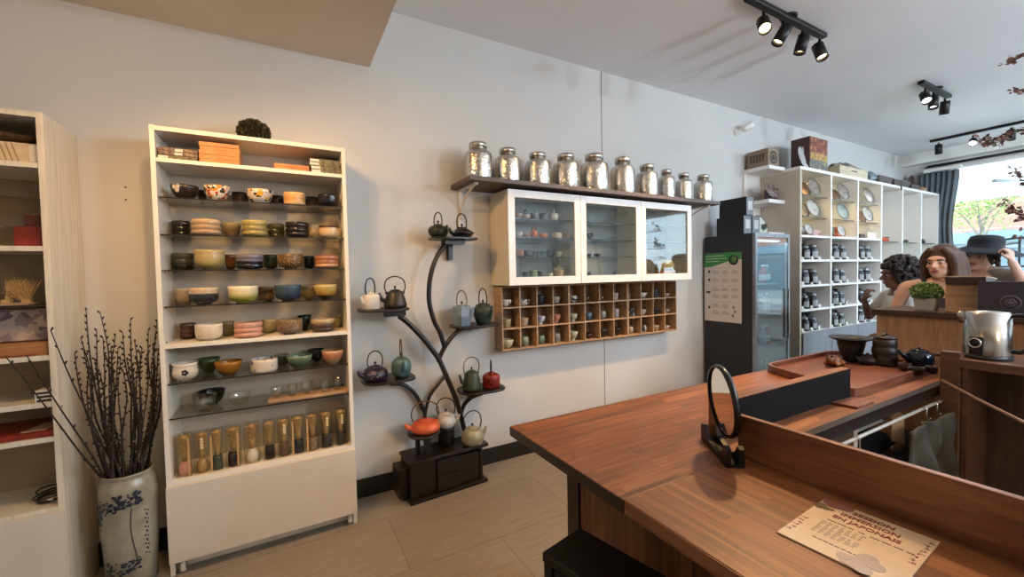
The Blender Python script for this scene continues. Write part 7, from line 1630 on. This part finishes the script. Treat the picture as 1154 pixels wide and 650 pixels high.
# ================================================================== blossom branches by the right edge
BAR = plain('blossom_bark', '#4a3630', .8, var=.3, vscale=30)
LF = [plain('dry_leaf_red', '#6b3f38', .7), plain('dry_leaf_brown', '#7d5a4c', .7), plain('dry_leaf_green', '#4c5138', .7), plain('dry_leaf_pink', '#a98078', .7)]
bt = thing('blossom_tree', 'dried blossom branches with dark red leaves reaching in at the right edge', 'branches', (4.0, .12, 0), 'blossom branches')
MB().lathe([(0, 0), (.13, 0), (.15, .02), (.17, .3), (.16, .42), (.14, .42), (.145, .3), (0, .06)], 28, c=(4.0, .12, .0), cap=False).build('floor_pot', plain('dark_pot', '#2a2624', .4), bt)
rg = random.Random(17); wm = MB(); lm = MB()
def leafy(path, r0, r1, dens, start=.3):
    sp = spline(path, 8); n = len(sp); wm.tube(sp, [r0 + (r1 - r0) * i / (n - 1) for i in range(n)], 7)
    for i in range(int(n * start), n):
        for q in range(dens):
            p = sp[i] + Vector((rg.uniform(-1, 1), rg.uniform(-1, 1), rg.uniform(-1, 1))) * .022
            d = Vector((rg.uniform(-1, 1), rg.uniform(-1, 1), rg.uniform(-.8, .6))).normalized(); s_ = d.cross(Vector((rg.uniform(-1, 1), rg.uniform(-1, 1), rg.uniform(-1, 1)))).normalized(); L = rg.uniform(.02, .042); w = L * .34
            nn = d.cross(s_) * w * .3
            lm.add([p, p + d * L * .5 + s_ * w + nn, p + d * L, p + d * L * .5 - s_ * w + nn], [(0, 1, 2, 3)], rg.choice([0, 0, 1, 1, 2, 3]))
T0 = (4.0, .12, .35)
leafy([T0, (4.02, .10, 1.0), (3.98, .05, 1.6), (3.9, .0, 2.0), (3.8, -.05, 2.45)], .022, .008, 3, .6)
leafy([(3.98, .05, 1.6), (4.05, -.15, 2.0), (4.0, -.35, 2.4)], .012, .004, 3)
TP_ = lambda px, py, d: atd(px, py, d)
e1 = TP_(1134, 70, 2.5); leafy([(3.8, -.05, 2.45), (3.7, .05, 2.48), TP_(1165, 60, 2.52), e1], .006, .002, 3, .35)
e2 = TP_(1143, 101, 2.6); leafy([(3.85, -.02, 2.3), TP_(1175, 98, 2.6), e2], .005, .002, 3, .45)
e3 = TP_(1104, 157, 2.75); leafy([(3.95, .03, 1.9), (4.0, .10, 2.02), TP_(1160, 146, 2.72), TP_(1125, 160, 2.74), e3], .006, .002, 6, .3)
e4 = TP_(1131, 229, 2.8); leafy([(3.97, .04, 1.7), TP_(1172, 246, 2.78), TP_(1148, 238, 2.8), e4], .005, .002, 4, .4)
e5 = TP_(1143, 190, 2.75); leafy([(3.96, .03, 1.8), TP_(1170, 205, 2.75), e5], .005, .002, 4, .5)
e6 = TP_(1150, 265, 2.8); leafy([(4.0, .06, 1.5), TP_(1172, 270, 2.8), e6], .004, .002, 2, .6)
wm.build('branches', BAR, bt); lm.build('leaves', LF, bt)['kind'] = 'stuff'
# ================================================================== the opposite wall, seen mirrored in the cabinet doors
def framed(x, z, w, h, m, label):
    t = thing('framed_picture', label, 'picture', (x, YF + .01, z), 'framed pictures on the opposite wall')
    MB().box(x - w / 2, x + w / 2, YF + .001, YF + .02, z, z + .02).box(x - w / 2, x + w / 2, YF + .001, YF + .02, z + h - .02, z + h).box(x - w / 2, x - w / 2 + .02, YF + .001, YF + .02, z + .02, z + h - .02).box(x + w / 2 - .02, x + w / 2, YF + .001, YF + .02, z + .02, z + h - .02).build('frame', BLACKMETAL, t)
    MB().box(x - w / 2 + .02, x + w / 2 - .02, YF + .001, YF + .008, z + .02, z + h - .02).build('picture', m, t)
PIC = patterned('ink_print', '#cfc8bb', ['#8d7a5d', '#5d5a50'], 9, .5, .6)
framed(4.15, 1.35, .5, .7, PIC, 'black framed ink print mirrored at the left of the left cabinet door'); framed(5.05, 1.35, .5, .7, PIC, 'black framed ink print mirrored in the middle of the left cabinet door'); framed(5.95, 1.35, .5, .7, PIC, 'black framed ink print mirrored at the right of the left cabinet door')
# ================================================================== the street outside
XO = X1 + .12
GR = plain('pavement', '#a9a7a2', .8, var=.1); RD = plain('road_asphalt', '#77787a', .85)
MB().box(XO, XO + 4.2, -16, 12, -.2, -.12).build('pavement', GR, kind='structure', origin=(0, 0, 0))
MB().box(XO + 4.2, XO + 11, -16, 12, -.3, -.25).build('road', RD, kind='structure', origin=(0, 0, 0))
MB().box(XO + 11, XO + 13.2, -16, 12, -.26, -.14).build('sidewalk', GR, kind='structure', origin=(0, 0, 0))
def brick():
    m, t = mk('pink_brick'); b = t.bsdf(.8); br = t.new('ShaderNodeTexBrick'); br.inputs['Scale'].default_value = 1.0
    for k, v in (('Mortar Size', .012), ('Brick Width', .42), ('Row Height', .14)): br.inputs[k].default_value = v
    br.inputs['Color1'].default_value = lin('#a07466'); br.inputs['Color2'].default_value = lin('#906557'); br.inputs['Mortar'].default_value = lin('#a89d94')
    mp = t.coords('Object', rot=(radians(90), 0, radians(90))); t.link(mp, br.inputs['Vector']); t.link(br.outputs[0], b.inputs['Base Color']); return m
BRK = brick()
bld = thing('street_building', 'pale building with pinkish brick upper wall across the street outside the window', 'building', (XO + 14, 0, -.14))
FXB = XO + 13.2
MB().box(FXB, FXB + 4, -12, 10, -.14, 2.1).build('shop_front', plain('facade_pale', '#90989c', .7), bld)
MB().box(FXB - .15, FXB + 4, -12, 10, 2.1, 2.5).build('fascia', plain('fascia_blue', '#738a98', .6), bld)
MB().box(FXB, FXB + 4, -12, 10, 2.5, 3.6).build('brick_band', BRK, bld)
MB().box(FXB, FXB + 4, -12, 10, 3.6, 4.5).build('window_band', plain('facade_window_blue', '#8299a6', .25), bld)
MB().box(FXB, FXB + 4, -12, 10, 4.5, 7.2).build('upper_wall', plain('facade_cream', '#a59e92', .8), bld)
wmat = plain('facade_glass', '#566872', .15)
for k in range(9): MB().box(FXB - .03, FXB - .005, -11 + 2.3 * k, -9.4 + 2.3 * k, .3, 1.9).build('shop_window', wmat, bld)
for k in range(8): MB().box(FXB - .03, FXB - .005, -10.6 + 2.5 * k, -9.4 + 2.5 * k, 5.0, 6.6).build('upper_window', wmat, bld)
# awning over the shop window
AWN, _t = mk('awning_canvas')
_d = _t.new('ShaderNodeBsdfDiffuse'); _d.inputs[0].default_value = lin('#dfe4e6'); _l = _t.new('ShaderNodeBsdfTranslucent'); _l.inputs[0].default_value = lin('#dfe6ea'); _x = _t.new('ShaderNodeMixShader'); _x.inputs[0].default_value = .5
_t.link(_d.outputs[0], _x.inputs[1]); _t.link(_l.outputs[0], _x.inputs[2]); _t.link(_x.outputs[0], _t.out.inputs[0])
aw = thing('awning', 'white striped awning frame over the outside of the shop window', 'awning', (XO + .8, 0, 2.5))
MB().add([(XO + .02, -3.0, 3.25), (XO + 2.3, -3.0, 2.62), (XO + 2.3, 2.9, 2.62), (XO + .02, 2.9, 3.25), (XO + .02, -3.0, 3.27), (XO + 2.3, -3.0, 2.64), (XO + 2.3, 2.9, 2.64), (XO + .02, 2.9, 3.27)], [(0, 1, 2, 3), (7, 6, 5, 4), (0, 4, 5, 1), (1, 5, 6, 2), (2, 6, 7, 3), (3, 7, 4, 0)]).build('canopy', AWN, aw)
MB().box(XO + 2.29, XO + 2.31, -3.0, 2.9, 2.47, 2.62).build('valance', AWN, aw)
MB().box(XO + .05, XO + .09, -3.0, 2.9, 2.70, 2.78).build('red_band', plain('awning_pink', '#c27d78', .7), aw)
for y in (1.75, .3, -1.2): MB().tube([(XO + .03, y, 2.45), (XO + 2.28, y - .5, 2.60)], .022, 8).build('arm', plain('awning_arm', '#e8ecee', .4), aw)
MB().tube([(XO + 2.25, -3.0, 2.56), (XO + 2.25, 2.9, 2.56)], .03, 8).build('front_bar', plain('awning_arm', '', 0), aw)
# arched black metal frame outside
ar = thing('metal_arch', 'black arched metal railing standing outside the shop window', 'railing', (XO + .9, .5, -.12))
AXx = XO + .9; f0 = atx(1089, 301, AXx); f1 = atx(1149, 268, AXx); f2 = atx(1149, 301, AXx)
wA = f0.y - f1.y
mb = MB().tube([(AXx, f0.y, -.11), (AXx, f0.y, f0.z)] + [(AXx, f1.y + wA * cos(g), f0.z + (f1.z - f0.z) * sin(g)) for g in [pi / 2 * k / 12 for k in range(13)]] + [(AXx, f1.y - wA * sin(g), f0.z + (f1.z - f0.z) * cos(g)) for g in [pi / 2 * k / 12 for k in range(1, 13)]] + [(AXx, f1.y - wA, -.11)], .016, 8)
mb.build('arch', BLACKMETAL, ar)
MB().tube([(AXx, f0.y - .08, f0.z)] + [(AXx, f1.y + (wA - .12) * cos(g), f0.z + (f1.z - f0.z - .07) * sin(g)) for g in [pi / 2 * k / 12 for k in range(13)]], .010, 8).build('inner_arch', BLACKMETAL, ar)
MB().tube([(AXx, f0.y, f0.z), (AXx, f1.y - wA, f0.z)], .014, 8).build('cross_bar', BLACKMETAL, ar)
MB().tube([(AXx, f1.y, -.11), (AXx, f1.y, f1.z)], .014, 8).build('post', BLACKMETAL, ar)
# street trees
def street_tree(x, y, h, label, seed, lean=0.0):
    rg = random.Random(seed); t = thing('street_tree', label, 'tree', (x, y, -.14), 'trees across the street')
    wm = MB(); lm = MB(); top = []
    wm.tube(spline([(x, y, -.14), (x + .03, y + lean * .3, h * .35), (x, y + lean * .6, h * .6)], 6), [.06 - .02 * k / 12 for k in range(13)], 8)
    for k in range(9):
        a = 2 * pi * k / 9 + rg.uniform(-.3, .3); L = rg.uniform(.6, 1.3); b0 = Vector((x, y + lean * .55, h * rg.uniform(.42, .6))); e = b0 + Vector((cos(a) * L * .8, sin(a) * L * .8, h * .3 * rg.uniform(.7, 1.3)))
        wm.tube(spline([b0, b0.lerp(e, .5) + Vector((0, 0, .1)), e], 5), [.028 - .02 * i / 10 for i in range(11)], 6)
        for j in range(150):
            p = b0.lerp(e, rg.uniform(.45, 1.1)) + Vector((rg.gauss(0, .22), rg.gauss(0, .22), rg.gauss(0, .2))); d = Vector((rg.uniform(-1, 1), rg.uniform(-1, 1), rg.uniform(-1, .3))).normalized(); s_ = d.cross(Vector((rg.uniform(-1, 1), rg.uniform(-1, 1), 1))).normalized(); Lf = rg.uniform(.06, .12)
            lm.add([p, p + d * Lf * .5 + s_ * Lf * .35, p + d * Lf, p + d * Lf * .5 - s_ * Lf * .35], [(0, 1, 2, 3)])
    wm.build('trunk', plain('tree_bark', '#8a7d72', .9), t); lm.build('crown', plain('spring_leaf', '#8fae5a', .6), t)['kind'] = 'stuff'
street_tree(XO + 10.9 + .6, 4.4, 4.6, 'thin street tree with fresh green leaves seen beside the curtain', 3)
street_tree(XO + 10.9 + .7, 1.2, 4.8, 'thin street tree with fresh green leaves right of the one beside the curtain', 5)
street_tree(XO + 10.9 + .6, -5.5, 4.6, 'street tree with green leaves mirrored in the fridge door', 8)
